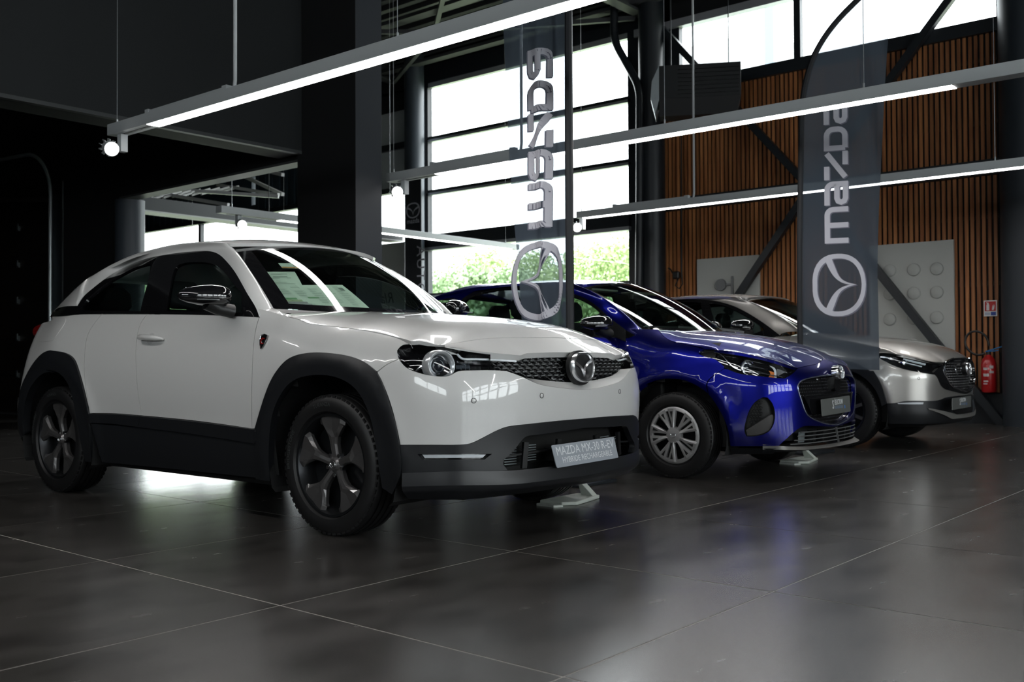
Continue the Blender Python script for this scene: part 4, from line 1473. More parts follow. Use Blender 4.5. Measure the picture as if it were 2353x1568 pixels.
    # papers on the dashboard and the sticker at the head of the windscreen
    return car, W, S


def W_arc(W, yc, zc, r, a0, a1, n=18):
    """an arc round an axle on the body side, angles from the front over the top to the rear"""
    t = np.radians(np.linspace(a0, a1, n))
    return np.array([(W.sy(yc - r * math.cos(q)), zc + r * math.sin(q)) for q in t])


def whole(half):
    """joins a half outline that runs through the centre line twice with its mirror image"""
    k = np.nonzero(np.abs(half[:, 0]) < 1e-6)[0]
    r = np.roll(half, -k[-1], 0) if k[-1] - k[0] == 1 else half
    r = r[np.r_[True, np.abs(r[1:, 0]) > 1e-6]] if np.abs(r[-1, 0]) > 1e-6 else r
    z0 = half[k[0]]
    r = np.vstack([r[np.abs(r[:, 0]) > 1e-6]])
    return np.vstack([[half[k[-1]]], r, [z0], (r * (-1, 1))[::-1]])


def both_sides(lo, hi):
    lo, hi = lo[np.argsort(-lo[:, 0])], hi[np.argsort(hi[:, 0])]
    return np.vstack([lo, (lo * (-1, 1))[::-1], (hi * (-1, 1))[::-1], hi])


def offset_surf(W, off):
    s = Surf(lambda a, b: W.at(np.stack(np.broadcast_arrays(a, b), -1), off), W.dom, W.sign, W.gridn)
    return s


def mirror(car, outline, u0, u1, m=None, foot=None):
    """door mirror: rounded housing reaching out from the door, on a short arm"""
    R = car.root
    m = m or black_gloss
    c = np.array([np.mean([p[0] for p in outline]), np.mean([p[1] for p in outline])])
    w = max(p[0] for p in outline) - min(p[0] for p in outline)
    cu = (u0 + u1) / 2
    C = car.on_u(c, cu)
    for sx in (1, -1):
        b = MB()
        # housing: rings along x (outwards), each a rounded lens in y-z
        rings = []
        n = 20
        for t, k in ((-.10, .60), (-.085, .86), (-.05, 1.0), (0, 1.0), (.05, .90), (.10, .70), (.135, .45), (.15, .2)):
            ring = []
            for j in range(n):
                a = 2 * math.pi * j / n
                cy, sz = math.cos(a), math.sin(a)
                yy = (.085 * (abs(cy) ** .7) * (1 if cy > 0 else -1)) * k * (.9 if cy < 0 else .55)
                zz = .062 * sz * k * (1.0 if sz > 0 else .82)
                ring.append((t, yy, zz))
            rings.append(ring)
        vs = [p for r in rings for p in r]
        fs = [(i * n + j, i * n + (j + 1) % n, (i + 1) * n + (j + 1) % n, (i + 1) * n + j) for i in range(len(rings) - 1) for j in range(n)]
        fs += [tuple(range(n)), tuple(range((len(rings) - 1) * n, len(rings) * n))]
        P = [(-sx * p[0] * 1.0 + C[0] * sx, p[1] + C[1] + p[0] * .25, p[2] + C[2]) for p in vs]
        o = MB().add(P, fs).build('wing_mirror', m, R, smooth=True, angle=60)
        g = [(C[0] * sx + sx * q * .10, C[1] + .048, C[2] + h) for q, h in ((1, .04), (-1, .045), (-1, -.035), (1, -.03))]
        MB().add(g, [(0, 1, 2, 3)]).build('mirror_glass', mat('mirror_glass', (.8, .82, .84), .02, 1), o)
        f = foot or (C[0] + .14, C[1] - .02, C[2] - .075)
        MB().tube([(C[0] * sx, C[1], C[2] - .03), ((C[0] * .6 + f[0] * .4) * sx, C[1] - .01, C[2] - .062), (f[0] * sx, f[1], f[2])], [.045, .035, .038], 10).build('mirror_arm', black_plastic, o, smooth=True)
        lo = MB().tube([(sx * (C[0] - .10), C[1] - .055, C[2] - .022), (sx * C[0], C[1] - .078, C[2] - .020), (sx * (C[0] + .09), C[1] - .060, C[2] - .020)], .004, 6)
        lo.build('mirror_trim', mat('satin_silver_tip', (.25, .26, .27), .35, .7), o)


def headlamp_white(car, W, lamp_o, pk):
    R = car.root
    for mir in (False, True):
        o = panel('headlight', W, [lamp_o], black_gloss, R, .04, -.055, -.055, mirror=mir, label='headlight with round projector and light strip')
        panel('lamp_cover', W, [lamp_o], glass_lamp, o, .04, -.001, 0, mirror=mir)
        ab = W.pick(car, [(1007, 834)])[0]
        p = W.at(ab[None], -.035)[0]
        nrm = np.array([-.40, -.95, .06])
        if mir:
            p, nrm = p * (-1, 1, 1), nrm * (-1, 1, 1)
        M = frame_pn(p, nrm)
        for nm, pr, m in (('projector_ring', [(-.03, .074), (.018, .071), (.026, .064), (.024, .056), (.006, .050), (-.012, .048)], mat('bright_satin_ring', (.72, .74, .76), .22, .6)),
                          ('projector_barrel', [(-.012, .048), (-.02, .040), (-.03, .03)], chrome),
                          ('projector_lens', [(-.022, .040), (-.008, .036), (.004, .024), (.008, 0)], mat('projector_glass', (.015, .02, .03), .03, .2, 1))):
            MB().lathe(pr, (0, 0, 0), 2, 36).build(nm, m, o, smooth=True, angle=60).matrix_local = M
        # amber side block, light strip, inner lens cells
        a2 = W.pick(car, [(977, 833)])[0]
        MB().rbox((0, 0, 0), (.022, .045, .02), .004, 2, frame_at(W, a2, -.035, 0, mir)).build('side_marker', amber, o)
        st = W.pick(car, path([(1052, 808), (1063, 819), (1085, 821), (1192, 826)], n=4))
        P = [W.at(q[None], -.022)[0] * ((-1, 1, 1) if mir else (1, 1, 1)) for q in st]
        MB().tube(P, .0055, 8).build('light_strip', mat('frosted_lamp_strip', (.62, .66, .70), .2, 0, .5), o, smooth=True)
        st = W.pick(car, path([(1052, 823), (1060, 828), (1096, 829)], n=4))
        P = [W.at(q[None], -.03)[0] * ((-1, 1, 1) if mir else (1, 1, 1)) for q in st]
        MB().tube(P, [.004, .005, .006, .007, .006, .005, .003, .003, .001][:len(P)], 6).build('chrome_fin', chrome, o, smooth=True)
        for q in ((1056, 838), (1067, 838), (1078, 838)):
            MB().rbox((0, 0, 0), (.022, .020, .014), .003, 2, frame_at(W, W.pick(car, [q])[0], -.035, 0, mir)).build('lamp_cell', mat('lamp_cell_glass', (.10, .12, .14), .08, .6), o)
        st = W.pick(car, path([(948, 852), (960, 840), (980, 832)], n=4))
        P = [W.at(q[None], -.030)[0] * ((-1, 1, 1) if mir else (1, 1, 1)) for q in st]
        MB().tube(P, .006, 6).build('chrome_fin', chrome, o, smooth=True)


def tyre_words(car):
    grey = mat('tyre_lettering', (.10, .11, .11), .6)
    for y in (0.0, 2.655):
        for word, ang, size in (('TURANZA', 98, .026), ('BRIDGESTONE', 168, .030)):
            t = text_mb(word, size, Matrix.Identity(4), .0008)
            r0 = .282
            vs = []
            for p in t.v:
                a = math.radians(ang) - p[0] / r0
                r = r0 + p[1]
                vs.append((-.765 - .1085 - abs(p[2]), y - r * math.cos(a), .345 + r * math.sin(a)))
            MB().add(vs, t.f).build('tyre_lettering', grey, car.root)


def body_core(car, W, z0, z1, arches, y_front, y_rear, front_in=-.13):
    """dark structure behind the panels, wheel wells and floor pan"""
    R = car.root
    for mir in (False, True):
        s = np.linspace(W.sy(y_front), W.sy(y_rear), 70)
        z = np.linspace(z0, z1, 16)
        A, B = np.meshgrid(s, z, indexing='ij')
        P = W.at(np.stack([A, B], -1), -.028)
        ok = np.ones(A.shape, bool)
        for yc, zc, r in arches:
            ok &= np.hypot(P[..., 1] - yc, P[..., 2] - zc) > r
        sx = -1 if mir else 1
        b = MB()
        vs = (P * (sx, 1, 1)).reshape(-1, 3)
        c = len(z)
        b.add(vs, [(i * c + j, i * c + j + 1, (i + 1) * c + j + 1, (i + 1) * c + j) for i in range(len(s) - 1) for j in range(c - 1) if ok[i, j] and ok[i + 1, j] and ok[i, j + 1] and ok[i + 1, j + 1]])
        b.build('inner_side', interior_dark, R)
        for yc, zc, r in arches:
            k = 24
            w0, w1 = W.at(np.array([[W.sy(yc), zc + r * .9]]), -.03)[0][0], -.50
            pr = MB()
            vs = []
            for x in (w0, w1):
                for j in range(k + 1):
                    t = math.radians(-28 + 236 * j / k)
                    vs.append((x * sx, yc + (r + .03) * math.cos(t), max(zc + (r + .03) * math.sin(t), .18)))
            fs = [(j, j + 1, k + 2 + j, k + 1 + j) for j in range(k)] + [tuple(range(k + 1, 2 * k + 2))]
            pr.add(vs, fs).build('wheel_well', interior_dark, R)
    s = np.linspace(0, W.sy(y_front), 30)
    for mir in (1, -1):
        P = np.array([W.at(np.stack([s, np.full(30, q)], 1), front_in) for q in (z0 - .03, .5, .7, .84)]) * (mir, 1, 1)
        MB().grid(P).build('front_bulkhead', interior_dark, R)
    yr = W.f(np.array([W.S1]), np.array([.4]))[0, 1] - .12
    b = MB().box((-.62, y_front - .3, .20), (.62, yr, .24)).box((-.74, .45, .19), (.74, arches[1][0] - .45, .24))
    b.build('floor_pan', black_plastic, R)


def cabin(car, zb, dash_y, row, seat=None):
    """dark interior: dashboard, wheel, seats with headrests"""
    R = car.root
    m = seat or seat_fabric
    b = MB().prism([(dash_y - .18, zb - .12), (dash_y + .10, zb - .07), (dash_y + .42, zb - .10), (dash_y + .46, zb - .30), (dash_y + .40, .45), (dash_y - .2, .45)], -.70, .70, 0)
    b.build('dashboard', interior_dark, R, bevel=.02)
    MB().box((-.68, dash_y - .1, .40), (.68, 3.0, .44)).box((-.12, dash_y + .4, .44), (.12, dash_y + 1.2, .66)).build('cabin_floor', interior_dark, R)
    t = [(.36 + .17 * math.cos(a), dash_y + .58 + .05 * math.sin(a), zb - .13 + .16 * math.sin(a)) for a in np.linspace(0, 2 * math.pi, 25)]
    MB().tube(t, .014, 8).box((.22, dash_y + .5, zb - .19), (.5, dash_y + .58, zb - .09)).build('steering_wheel', black_plastic, R, smooth=True)
    for y, xs in ((dash_y + 1.0 * row, (-.36, .36)), (dash_y + 1.85 * row, (-.36, .36))):
        for x in xs:
            st = MB().rbox((x, y - .05, .56), (.50, .52, .16), .06).build('seat', m, R, smooth=True)
            M = Matrix.Translation((x, y + .28, .86)) @ Matrix.Rotation(math.radians(-14), 4, 'X')
            MB().rbox((0, 0, 0), (.48, .13, .62), .05, 3, M).build('backrest', m, st, smooth=True)
            M = Matrix.Translation((x, y + .38, 1.27)) @ Matrix.Rotation(math.radians(-10), 4, 'X')
            MB().rbox((0, 0, 0), (.26, .09, .17), .04, 3, M).build('headrest', m, st, smooth=True)


white_car, W_white, S_white = crossover()
# ------------------------------------------------------------------ shared upper body of the two other cars
def greenhouse(car, W, paint, dlo_top, corner, wl_px, base, head, zr, ur, y_tail, bulge=.03):
    """windscreen, roof, rear window and the skin of pillars and roof rails"""
    R = car.root
    pk = lambda *segs, n=6: W.pick(car, path(*segs, n=n))
    xb, xh = base[0], head[0]
    bf = lambda x: np.stack([x, base[1] + base[2] * (np.abs(x) / xb) ** 2, base[3] + base[4] * (np.abs(x) / xb) ** 2], -1)
    hf = lambda x: np.stack([x, head[1] + head[2] * (np.abs(x) / xh) ** 2, head[3] + head[4] * (np.abs(x) / xh) ** 2.2], -1)

    def ws(a, b):
        a, b = np.broadcast_arrays(np.asarray(a, float), np.asarray(b, float))
        p = bf(a * xb * 1.03) * (1 - b)[..., None] + hf(a * xh * 1.03) * b[..., None]
        g = 4 * b * (1 - b) * bulge
        return p + np.stack([0 * a, -g * .55, g], -1)
    S = Surf(ws, ((-1, 1), (0, 1)), 1, (100, 60))
    wl = S.pick(car, path(wl_px, n=5))
    wl[:, 0] = np.clip(wl[:, 0], -1, -.8)
    wl[:, 1] = np.clip(wl[:, 1], 0, 1)
    wl = wl[np.argsort(wl[:, 1])]
    wl[0, 1], wl[-1, 1] = 0, 1
    wh = np.vstack([wl, [(0, 1.0)], (wl * (-1, 1))[::-1], [(0, 0.0)]])
    inner = np.array([(a * .97, .05 + b * .88) for a, b in wh])
    panel('windscreen_frit', S, [wh, inner], black_gloss, R, .05, .0015, 0)
    panel('windscreen', S, [wh], glass_screen, R, .06, 0, .005)
    zr_, ur_ = pchip(*zr), pchip(*ur)

    def roof(x, y):
        x, y = np.broadcast_arrays(np.asarray(x, float), np.asarray(y, float))
        return np.stack([x, y, zr_(y) - .045 * (np.abs(x) / ur_(y)) ** 2.2], -1)
    RT = Surf(roof, ((-.6, .6), (.7, 3.6)), 1)
    xs = np.linspace(-xh, 0, 14)
    front = hf(xs)[:, :2]
    yr = y_tail - .42
    ys = np.linspace(front[0, 1] + .03, yr, 24)
    half = np.vstack([front[::-1], np.stack([-ur_(ys), ys], 1), [(0, yr + .06)]])
    panel('roof', RT, [np.vstack([half, (half[:-1] * (-1, 1))[::-1]])], paint, R, .06, 0, .02)
    yg = np.linspace(yr + .03, y_tail, 8)
    rg = np.vstack([[(0, yr + .065)], np.stack([-ur_(yg), yg], 1), [(0, y_tail + .02)]])
    panel('rear_window', RT, [np.vstack([rg, (rg[:-1] * (-1, 1))[::-1]])], glass_dark, R, .06, 0, .01)
    A2 = pk(dlo_top, n=5)
    A3 = W.at(A2, .001)
    up = W.f(A2[:, 0], A2[:, 1] + .01) - W.f(A2[:, 0], A2[:, 1])
    up /= np.linalg.norm(up, axis=1)[:, None]
    wl3 = S.at(wl)
    ic = int(np.argmin(np.linalg.norm(A2 - W.pick(car, [corner])[0], axis=1)))
    ya = np.maximum.accumulate(A3[ic:, 1])
    yb = wl3[-1, 1] + (ya - ya[0]) / (ya[-1] - ya[0]) * (y_tail - wl3[-1, 1])
    RL = RT.at(np.stack([-ur_(yb), yb], 1))
    A_ = np.vstack([resample(A3[:ic + 1], 24), A3[ic + 1:]])
    U_ = np.vstack([resample(up[:ic + 1], 24), up[ic + 1:]])
    B_ = np.vstack([resample(wl3, 24), RL[1:]])
    nn = len(A_)
    D = np.linalg.norm(B_ - A_, axis=1)[:, None]
    fr = np.clip((np.arange(nn) - 18) / 10, 0, 1)[:, None]
    loft('roof_rail', A_, B_, paint, R, None, 10, U_ * D * (.9 + .2 * fr), (np.array([1.0, 0, .08]) * fr + (1 - fr) * np.array([.75, .5, -.1])) * D * .9, both=True)
    MB().grid(np.array([bf(np.linspace(-xb, xb, 30)) + (0, -.0, -.004), bf(np.linspace(-xb, xb, 30)) + (0, -.12, -.03), bf(np.linspace(-xb, xb, 30)) + (0, .12, -.12)])).build('cowl_panel', black_plastic, R, smooth=True)
    return S, wl3, bf


def bonnet_surface(E, front_y, front_z, front_u, zc, front3=None):
    """bonnet skin that meets the fender cut E on both sides; front3: edge points to pass through"""
    ey, eu, ez = E[:, 1], -E[:, 0], E[:, 2]
    o = np.argsort(ey)
    ey, eu, ez = ey[o], eu[o], ez[o]
    k = np.r_[True, np.diff(ey) > .004]
    ey, eu, ez = ey[k], eu[k], ez[k]
    fy, fz, fu = np.array(front_y), np.array(front_z), np.array(front_u)
    m = fy < ey[0] - .03
    ue_ = pchip(np.r_[fy[m], ey, ey[-1] + .3], np.r_[fu[m], eu, eu[-1] + .005])
    ze_ = pchip(np.r_[fy[m], ey, ey[-1] + .3], np.r_[fz[m], ez, ez[-1] + .05])
    zc_ = pchip(*zc)

    def hood(x, y):
        x, y = np.broadcast_arrays(np.asarray(x, float), np.asarray(y, float))
        t = np.abs(x) / ue_(y)
        return np.stack([x, y, zc_(y) + (ze_(y) - zc_(y)) * (.62 * t ** 2 + .38 * t ** 6)], -1)
    if front3 is None:
        return hood
    o = np.argsort(np.abs(front3[:, 0]))
    gx, gy, gz = np.abs(front3[o, 0]), front3[o, 1], front3[o, 2]

    def hood2(x, y):
        p = hood(x, y)
        ax = np.abs(p[..., 0])
        yf, zf = np.interp(ax, gx, gy), np.interp(ax, gx, gz)
        dz = zf - hood(p[..., 0], yf)[..., 2]
        p[..., 2] += dz * np.exp(-np.clip((p[..., 1] - yf) / .12, 0, 9))
        return p
    return hood2


def plate(car, corners, y, m, lines, label):
    """show plate through four surveyed corners on the plane y"""
    R = car.root
    c4 = [car.on_y(p, y) for p in corners]
    c = sum(c4) / 4
    ex = Vector(c4[1] + c4[2] - c4[0] - c4[3]).normalized()
    ez = Vector(c4[0] + c4[1] - c4[2] - c4[3]).normalized()
    ny = ex.cross(ez).normalized()
    wd, hg = np.linalg.norm(c4[1] - c4[0]), np.linalg.norm(c4[0] - c4[3])
    M = Matrix(((ex[0], ez[0], ny[0], c[0]), (ex[1], ez[1], ny[1], c[1]), (ex[2], ez[2], ny[2], c[2]), (0, 0, 0, 1)))
    pl = MB().rbox((0, 0, 0), (wd, hg, .006), .008, 3, M).build('number_plate', m, R, label=label)
    for body, size, x, yy, mm, sx, al in lines:
        text_mb(body, size, M @ Matrix.Translation((x, yy, .004)), .0006, sx, al).build('lettering', mm, pl)
    return pl, M


# ------------------------------------------------------------------ the blue hatchback
paint_blue = mat('deep_blue_metallic', (.0025, .005, .20), .34, .9, 1.0, .02)
silver_lip = mat('satin_silver_plastic', (.20, .195, .185), .4, .3)
plate_grey = mat('smoke_grey_plate', (.13, .135, .13), .35)
white_print = mat('white_lettering', (.80, .82, .84), .5)


def hatchback():
    car = Car('car', (6.962, 3.705), math.radians(1.0), 'deep blue metallic hatchback with silver wheel covers, in the middle of the row')
    R = car.root
    plan = [(0, -.85), (.3, -.838), (.5, -.803), (.62, -.752), (.71, -.67), (.77, -.56), (.808, -.42), (.830, -.25), (.842, 0), (.845, .5), (.845, 1.2), (.845, 1.9), (.843, 2.4), (.83, 2.75),
            (.78, 2.95), (.62, 3.06), (.3, 3.10), (0, 3.11)]
    door = [(.2, .07), (.35, .03), (.6, 0), (.8, .008), (.9, .028), (1.0, .06), (1.05, .085), (1.15, .14), (1.25, .20), (1.35, .265), (1.45, .34), (1.52, .42)]
    W = wrap(plan, [
        (('u', 0), [(.15, .08), (.22, .015), (.3, 0), (.6, 0), (.70, .006), (.76, .03), (.83, .085), (.88, .17), (.95, .35)]),
        (('u', .5), [(.15, .08), (.22, .02), (.3, .004), (.62, 0), (.70, .014), (.77, .045), (.84, .10), (.9, .19), (.97, .36)]),
        (('u', .72), [(.15, .08), (.22, .04), (.35, .01), (.5, 0), (.65, .004), (.74, .028), (.82, .07), (.88, .13), (.95, .24)]),
        (('y', -.28), [(.15, .06), (.25, .03), (.4, 0), (.65, 0), (.78, .018), (.86, .045), (.92, .09), (.97, .16), (1.03, .28)]),
        (('y', .05), [(.2, .04), (.4, 0), (.7, 0), (.82, .014), (.9, .04), (.96, .085), (1.01, .15), (1.07, .27)]),
        (('y', .4), [(.2, .05), (.4, .01), (.7, 0), (.85, .012), (.95, .04), (1.02, .08), (1.06, .125), (1.12, .2), (1.2, .34)]),
        (('y', .75), door), (('y', 1.9), door),
        (('y', 2.5), [(.2, .06), (.5, .005), (.7, 0), (.85, .01), (.95, .03), (1.05, .075), (1.15, .13), (1.25, .19), (1.35, .26), (1.45, .35)]),
        (('e', .5), [(.2, .06), (.45, 0), (.65, 0), (.85, .03), (1.0, .08), (1.15, .17), (1.3, .28), (1.45, .42)]),
        (('e', 0), [(.2, .06), (.45, 0), (.65, 0), (.85, .03), (1.0, .10), (1.15, .2), (1.3, .32), (1.45, .46)])],
        bumps=((0, .305, .44, .05, .012), (2.56, .305, .44, .05, .014)))
    S1 = W.S1
    pk = lambda *segs, n=6: W.pick(car, path(*segs, n=n))
    yz = lambda *p: np.array([(W.sy(y), z) for y, z in p])
    # doors, side windows
    dlo_top = [(1460, 771), (1437, 758), (1400, 730), (1389, 719.5), (1353.6, 691), (1325, 678), (1300, 670), (1270, 663), (1230, 659), (1178, 657), (1137, 660), (1098, 668.5), (1067, 684), (1050, 703)]
    top = pk(dlo_top)
    end = top[-1]
    dlo = np.vstack([top, [(end[0] + .03, 1.06)], yz((1.9, 1.035), (1.2, 1.03)), top[:1] + (.05, -.02)])
    fy = lambda y0, y1, zt, n: np.array([(W.sy(y), z) for y, z in zip(np.linspace(y0, y1, n), zt)])
    gl_f = np.vstack([pk([(1400, 738), (1386, 725), (1352, 698), (1325, 685), (1300, 677), (1285, 673)]), yz((1.24, 1.06), (.9, 1.06))])
    gl_r = np.vstack([pk([(1240, 667), (1178, 664), (1137, 667), (1100, 675), (1072, 690), (1062, 705)]), [(end[0] - .02, 1.07)], yz((1.42, 1.065))])
    panel('window_surround', W, [dlo, gl_f, gl_r], black_gloss, R, .045, .002, .02, both=True)
    for nm, g in (('front_side_glass', gl_f), ('rear_side_glass', gl_r)):
        panel(nm, W, [g], glass_dark, R, .06, -.006, 0, both=True)
    panel('front_door', W, [yz((.46, 1.055), (.80, 1.035), (1.32, 1.03), (1.34, .60), (1.30, .25), (.56, .25), (.50, .45), (.48, .8))], paint_blue, R, .05, 0, .02, .002, both=True)
    hb = [yz((1.32, 1.03), (1.9, 1.035), (2.2, 1.05))[i] for i in range(3)]
    panel('rear_door', W, [np.vstack([hb, yz((2.26, .95), (2.16, .74), (2.04, .52), (2.0, .25), (1.30, .25), (1.34, .60))])], paint_blue, R, .05, 0, .02, .002, both=True)
    ra = W_arc(W, 2.56, .305, .36, 12, 168)
    q = np.vstack([yz((2.2, 1.05)), [(end[0] + .03, 1.06)], top[-1:], [(S1 - .62, 1.18), (S1 - .58, .9), (S1 - .58, .4)], ra[::-1], yz((2.04, .52), (2.16, .74), (2.26, .95))])
    panel('rear_quarter', W, [q], paint_blue, R, .05, 0, .02, .002, both=True)
    panel('tailgate', W, [np.array([(S1 - .56, 1.12), (S1, 1.12), (S1, .5), (S1 - .56, .5)])], paint_blue, R, .06, 0, .02, both=True)
    panel('rear_bumper', W, [np.array([(S1 - .58, .49), (S1, .49), (S1, .25), (S1 - .58, .25)])], cladding, R, .06, 0, .02, both=True)
    panel('tail_lamp', W, [np.array([(S1 - .95, 1.0), (S1 - .6, 1.0), (S1 - .6, .78), (S1 - .85, .82)])], red_lens, R, .05, .006, .01, both=True)
    panel('sill', W, [yz((.45, .25), (2.05, .25), (2.05, .19), (.45, .19))], cladding, R, .06, .0, .04, both=True)
    # fender
    cut = [(1517.8, 764), (1523, 771), (1539, 782), (1567.8, 790), (1603.5, 798), (1619, 803)]
    HC = pk(cut, n=6)
    arch = [(1468, 893), (1494.7, 880), (1523, 872), (1547.8, 871.6), (1572.7, 875), (1605.8, 890), (1627, 906), (1642, 924.6), (1657, 949.5), (1669, 976), (1675.5, 1004), (1678, 1024)]
    ar = pk(arch)
    back = W_arc(W, 0, .305, .395, 120, 178)
    ar_full = np.vstack([back[::-1], ar[4:]])
    k_sh = int(np.argmin(np.linalg.norm(ar_full - pk([(1624, 880), (1626, 904)])[-1], axis=1)))
    fender = np.vstack([yz((.46, 1.055)), yz((.40, 1.065), (.22, 1.06)), HC, pk([(1619, 803), (1606, 810), (1619, 819), (1643, 825.6), (1664, 842)]), pk([(1664, 848), (1624, 881), (1628, 905)]), ar_full[:k_sh + 1][::-1], yz((.50, .45), (.48, .8))])
    panel('front_fender', W, [fender], paint_blue, R, .045, 0, .03, .002, both=True)
    # bonnet
    E = W.at(HC)
    hcut = [(1832.6, 846.5), (1862, 839.7), (1881, 835), (1890, 827), (1905, 822)]
    lampt = [(1619, 803.5), (1673, 807), (1721, 814.8), (1775, 827.8), (1818.5, 841.9), (1832.6, 846.5)]
    hc2, lt2 = pk(hcut), pk(lampt)
    hc2 = hc2[hc2[:, 0] > .01]
    hc2 = np.vstack([hc2, [(0, hc2[-1, 1] + .004)]])
    F3 = W.at(np.vstack([lt2, hc2[1:]]))
    hood = bonnet_surface(E, (-.85, -.7, -.5), (.78, .80, .84), (.48, .60, .70), ([-.90, -.80, -.70, -.566, -.349, -.126, .15, .4], [.77, .825, .875, .93, .995, 1.032, 1.062, 1.08]), F3)
    T = Surf(hood, ((-.76, .76), (-.92, .6)), 1, (120, 120))
    near = E[:, :2][np.argsort(E[:, 1])]
    fr = F3[np.argsort(F3[:, 0])][:, :2]
    fr = fr[fr[:, 1] < near[0, 1] + .02]
    rear = curve([(near[-1, 0], near[-1, 1]), (near[-1, 0] + .03, near[-1, 1] + .06), (-.4, .16), (0, .12)], 8)
    half = np.vstack([fr[::-1], near, rear[1:]])
    half[0, 0] = 0
    full = np.vstack([half, (half[1:-1] * (-1, 1))[::-1]])
    panel('bonnet', T, [full], paint_blue, R, .04, 0, .02, .002)
    S, wl3, bf = greenhouse(car, W, paint_blue, dlo_top, (1262, 662.5), [(1348, 664), (1380, 687), (1416, 714), (1451.7, 740.7), (1487, 764)],
                            (.64, .12, .22, 1.045, .005), (.54, .88, .085, 1.462, -.045),
                            ([.8, 1.0, 1.3, 1.65, 2.0, 2.4, 2.7, 2.95, 3.2], [1.44, 1.485, 1.512, 1.52, 1.508, 1.465, 1.40, 1.28, 1.10]),
                            ([.8, 1.2, 1.7, 2.2, 2.7, 3.2], [.545, .55, .55, .535, .51, .5]), 2.98)
    F1 = np.vstack([W.at(yz((.46, 1.055), (.40, 1.065), (.22, 1.06))), E[np.argmax(E[:, 1])][None]])
    F2 = np.vstack([wl3[0], bf(np.array([-.60]))[0], (near[-1, 0] + .03, near[-1, 1] + .05, 1.05)])
    loft('cowl_corner', F1, F2, paint_blue, R, 12, 5, both=True)
    # wipers
    for x0, x1, yy in ((-.58, .02, .20), (-.02, .56, .17)):
        MB().bar((x0, .33, 1.082), (x1, yy + .02, 1.085), .022, .016).bar((x1 * .9, yy - .06, 1.058), ((x0 + x1) / 2, .27, 1.088), .014, .018).build('wiper', black_plastic, R)
    # rear-view mirror, grey visor strip at the screen head
    MB().rbox((0, .80, 1.345), (.24, .045, .07), .02).build('inner_mirror', black_plastic, R)
    for x in (-.30, .30):
        MB().rbox((x, .98, 1.40), (.38, .12, .016), .008).build('sun_visor', mat('pale_visor', (.25, .27, .24), .7), R)
    mirror(car, [(1327, 748), (1341, 735), (1371, 733.5), (1389, 735), (1402, 744), (1407, 756), (1368, 757)], .86, .95)
    for sx in (1, -1):
        sail = W.at(pk([(1392, 727), (1437, 758.5)], [(1437, 758.5), (1450, 777), (1434, 786)], [(1434, 786), (1405, 775), (1392, 727)]), .004)
    sl = pk([(1396, 728), (1437, 758.5)], [(1437, 758.5), (1438, 786)], [(1438, 786), (1400, 770)], [(1400, 770), (1396, 728)])
    panel('mirror_sail', W, [sl], black_plastic, R, .04, .006, .006, both=True)
    # headlamp
    lamp = np.vstack([pk([(1605, 807), (1612, 803.5), (1619, 803.5)]), lt2[1:], pk([(1832.6, 847), (1821, 859), (1803, 870)], [(1803, 870), (1786, 869), (1742.6, 864.7), (1699, 859), (1673, 849), (1651.6, 834), (1643, 826), (1619, 819), (1607, 811)])[1:]])
    for mir in (False, True):
        o = panel('headlight', W, [lamp], black_gloss, R, .04, -.045, -.045, mirror=mir, label='swept back black headlight with clear projector')
        panel('lamp_cover', W, [lamp], glass_lamp, o, .04, -.001, 0, mirror=mir)
        mx = (-1, 1, 1) if mir else (1, 1, 1)
        p = W.at(W.pick(car, [(1717, 841)]), -.03)[0] * mx
        M = frame_pn(p, np.array([-.5, -.85, .1]) * ((-1, 1, 1) if mir else (1, 1, 1)))
        MB().lathe([(-.03, .055), (.01, .052), (.012, .046), (-.01, .040), (-.02, .02), (-.02, 0)], (0, 0, 0), 2, 28).build('projector_ring', chrome, o, smooth=True, angle=50).matrix_local = M
        MB().lathe([(-.018, .034), (0, .028), (.006, .015), (.008, 0)], (0, 0, 0), 2, 24).build('projector_lens', mat('projector_glass'), o, smooth=True).matrix_local = M
        st = W.pick(car, path([(1606, 807.5), (1650, 810), (1668, 826), (1690, 846), (1740, 856), (1800, 866)], n=4))
        MB().tube([W.at(q[None], -.012)[0] * mx for q in st], .004, 6).build('chrome_fin', chrome, o, smooth=True)
        for y0 in (838, 848):
            st = W.pick(car, path([(1722, y0), (1745, y0 + 4), (1760, y0 + 8)], n=3))
            MB().tube([W.at(q[None], -.022)[0] * mx for q in st], [.007, .006, .005, .004, .003, .002, .001][:len(st)], 6).build('chrome_fin', chrome, o, smooth=True)
        am = pk([(1769, 848), (1783, 852)], [(1783, 852), (1782, 866), (1768, 864)], [(1768, 864), (1773, 856), (1769, 848)])
        panel('amber_cell', W, [am], amber, o, .03, -.03, .0, mirror=mir)
        wc = pk([(1770, 836), (1784, 842), (1788, 866)], [(1788, 866), (1783, 866), (1782, 850), (1770, 836)])
        panel('clear_cell', W, [wc], mat('frosted_lamp_strip'), o, .03, -.026, .0, mirror=mir)
        tri = pk([(1790, 843), (1812, 850)], [(1812, 850), (1791, 862)], [(1791, 862), (1788, 852), (1790, 843)])
        panel('lamp_cell', W, [tri], mat('grey_lamp_cell', (.22, .23, .24), .2, .4), o, .03, -.028, .0, mirror=mir)
    # bumper with grille opening and the side intakes
    gr_l = [(1911.7, 862.5), (1883.6, 864.7), (1853, 871), (1840, 877), (1834, 884), (1832.6, 890), (1836, 905), (1844.5, 931), (1855, 953.6), (1872.7, 965.5), (1896.6, 974), (1916, 976.5)]
    gl = pk(gr_l)
    gl = gl[gl[:, 0] > .004]
    grille = np.vstack([[(0, gl[0, 1])], gl, [(0, gl[-1, 1])]])
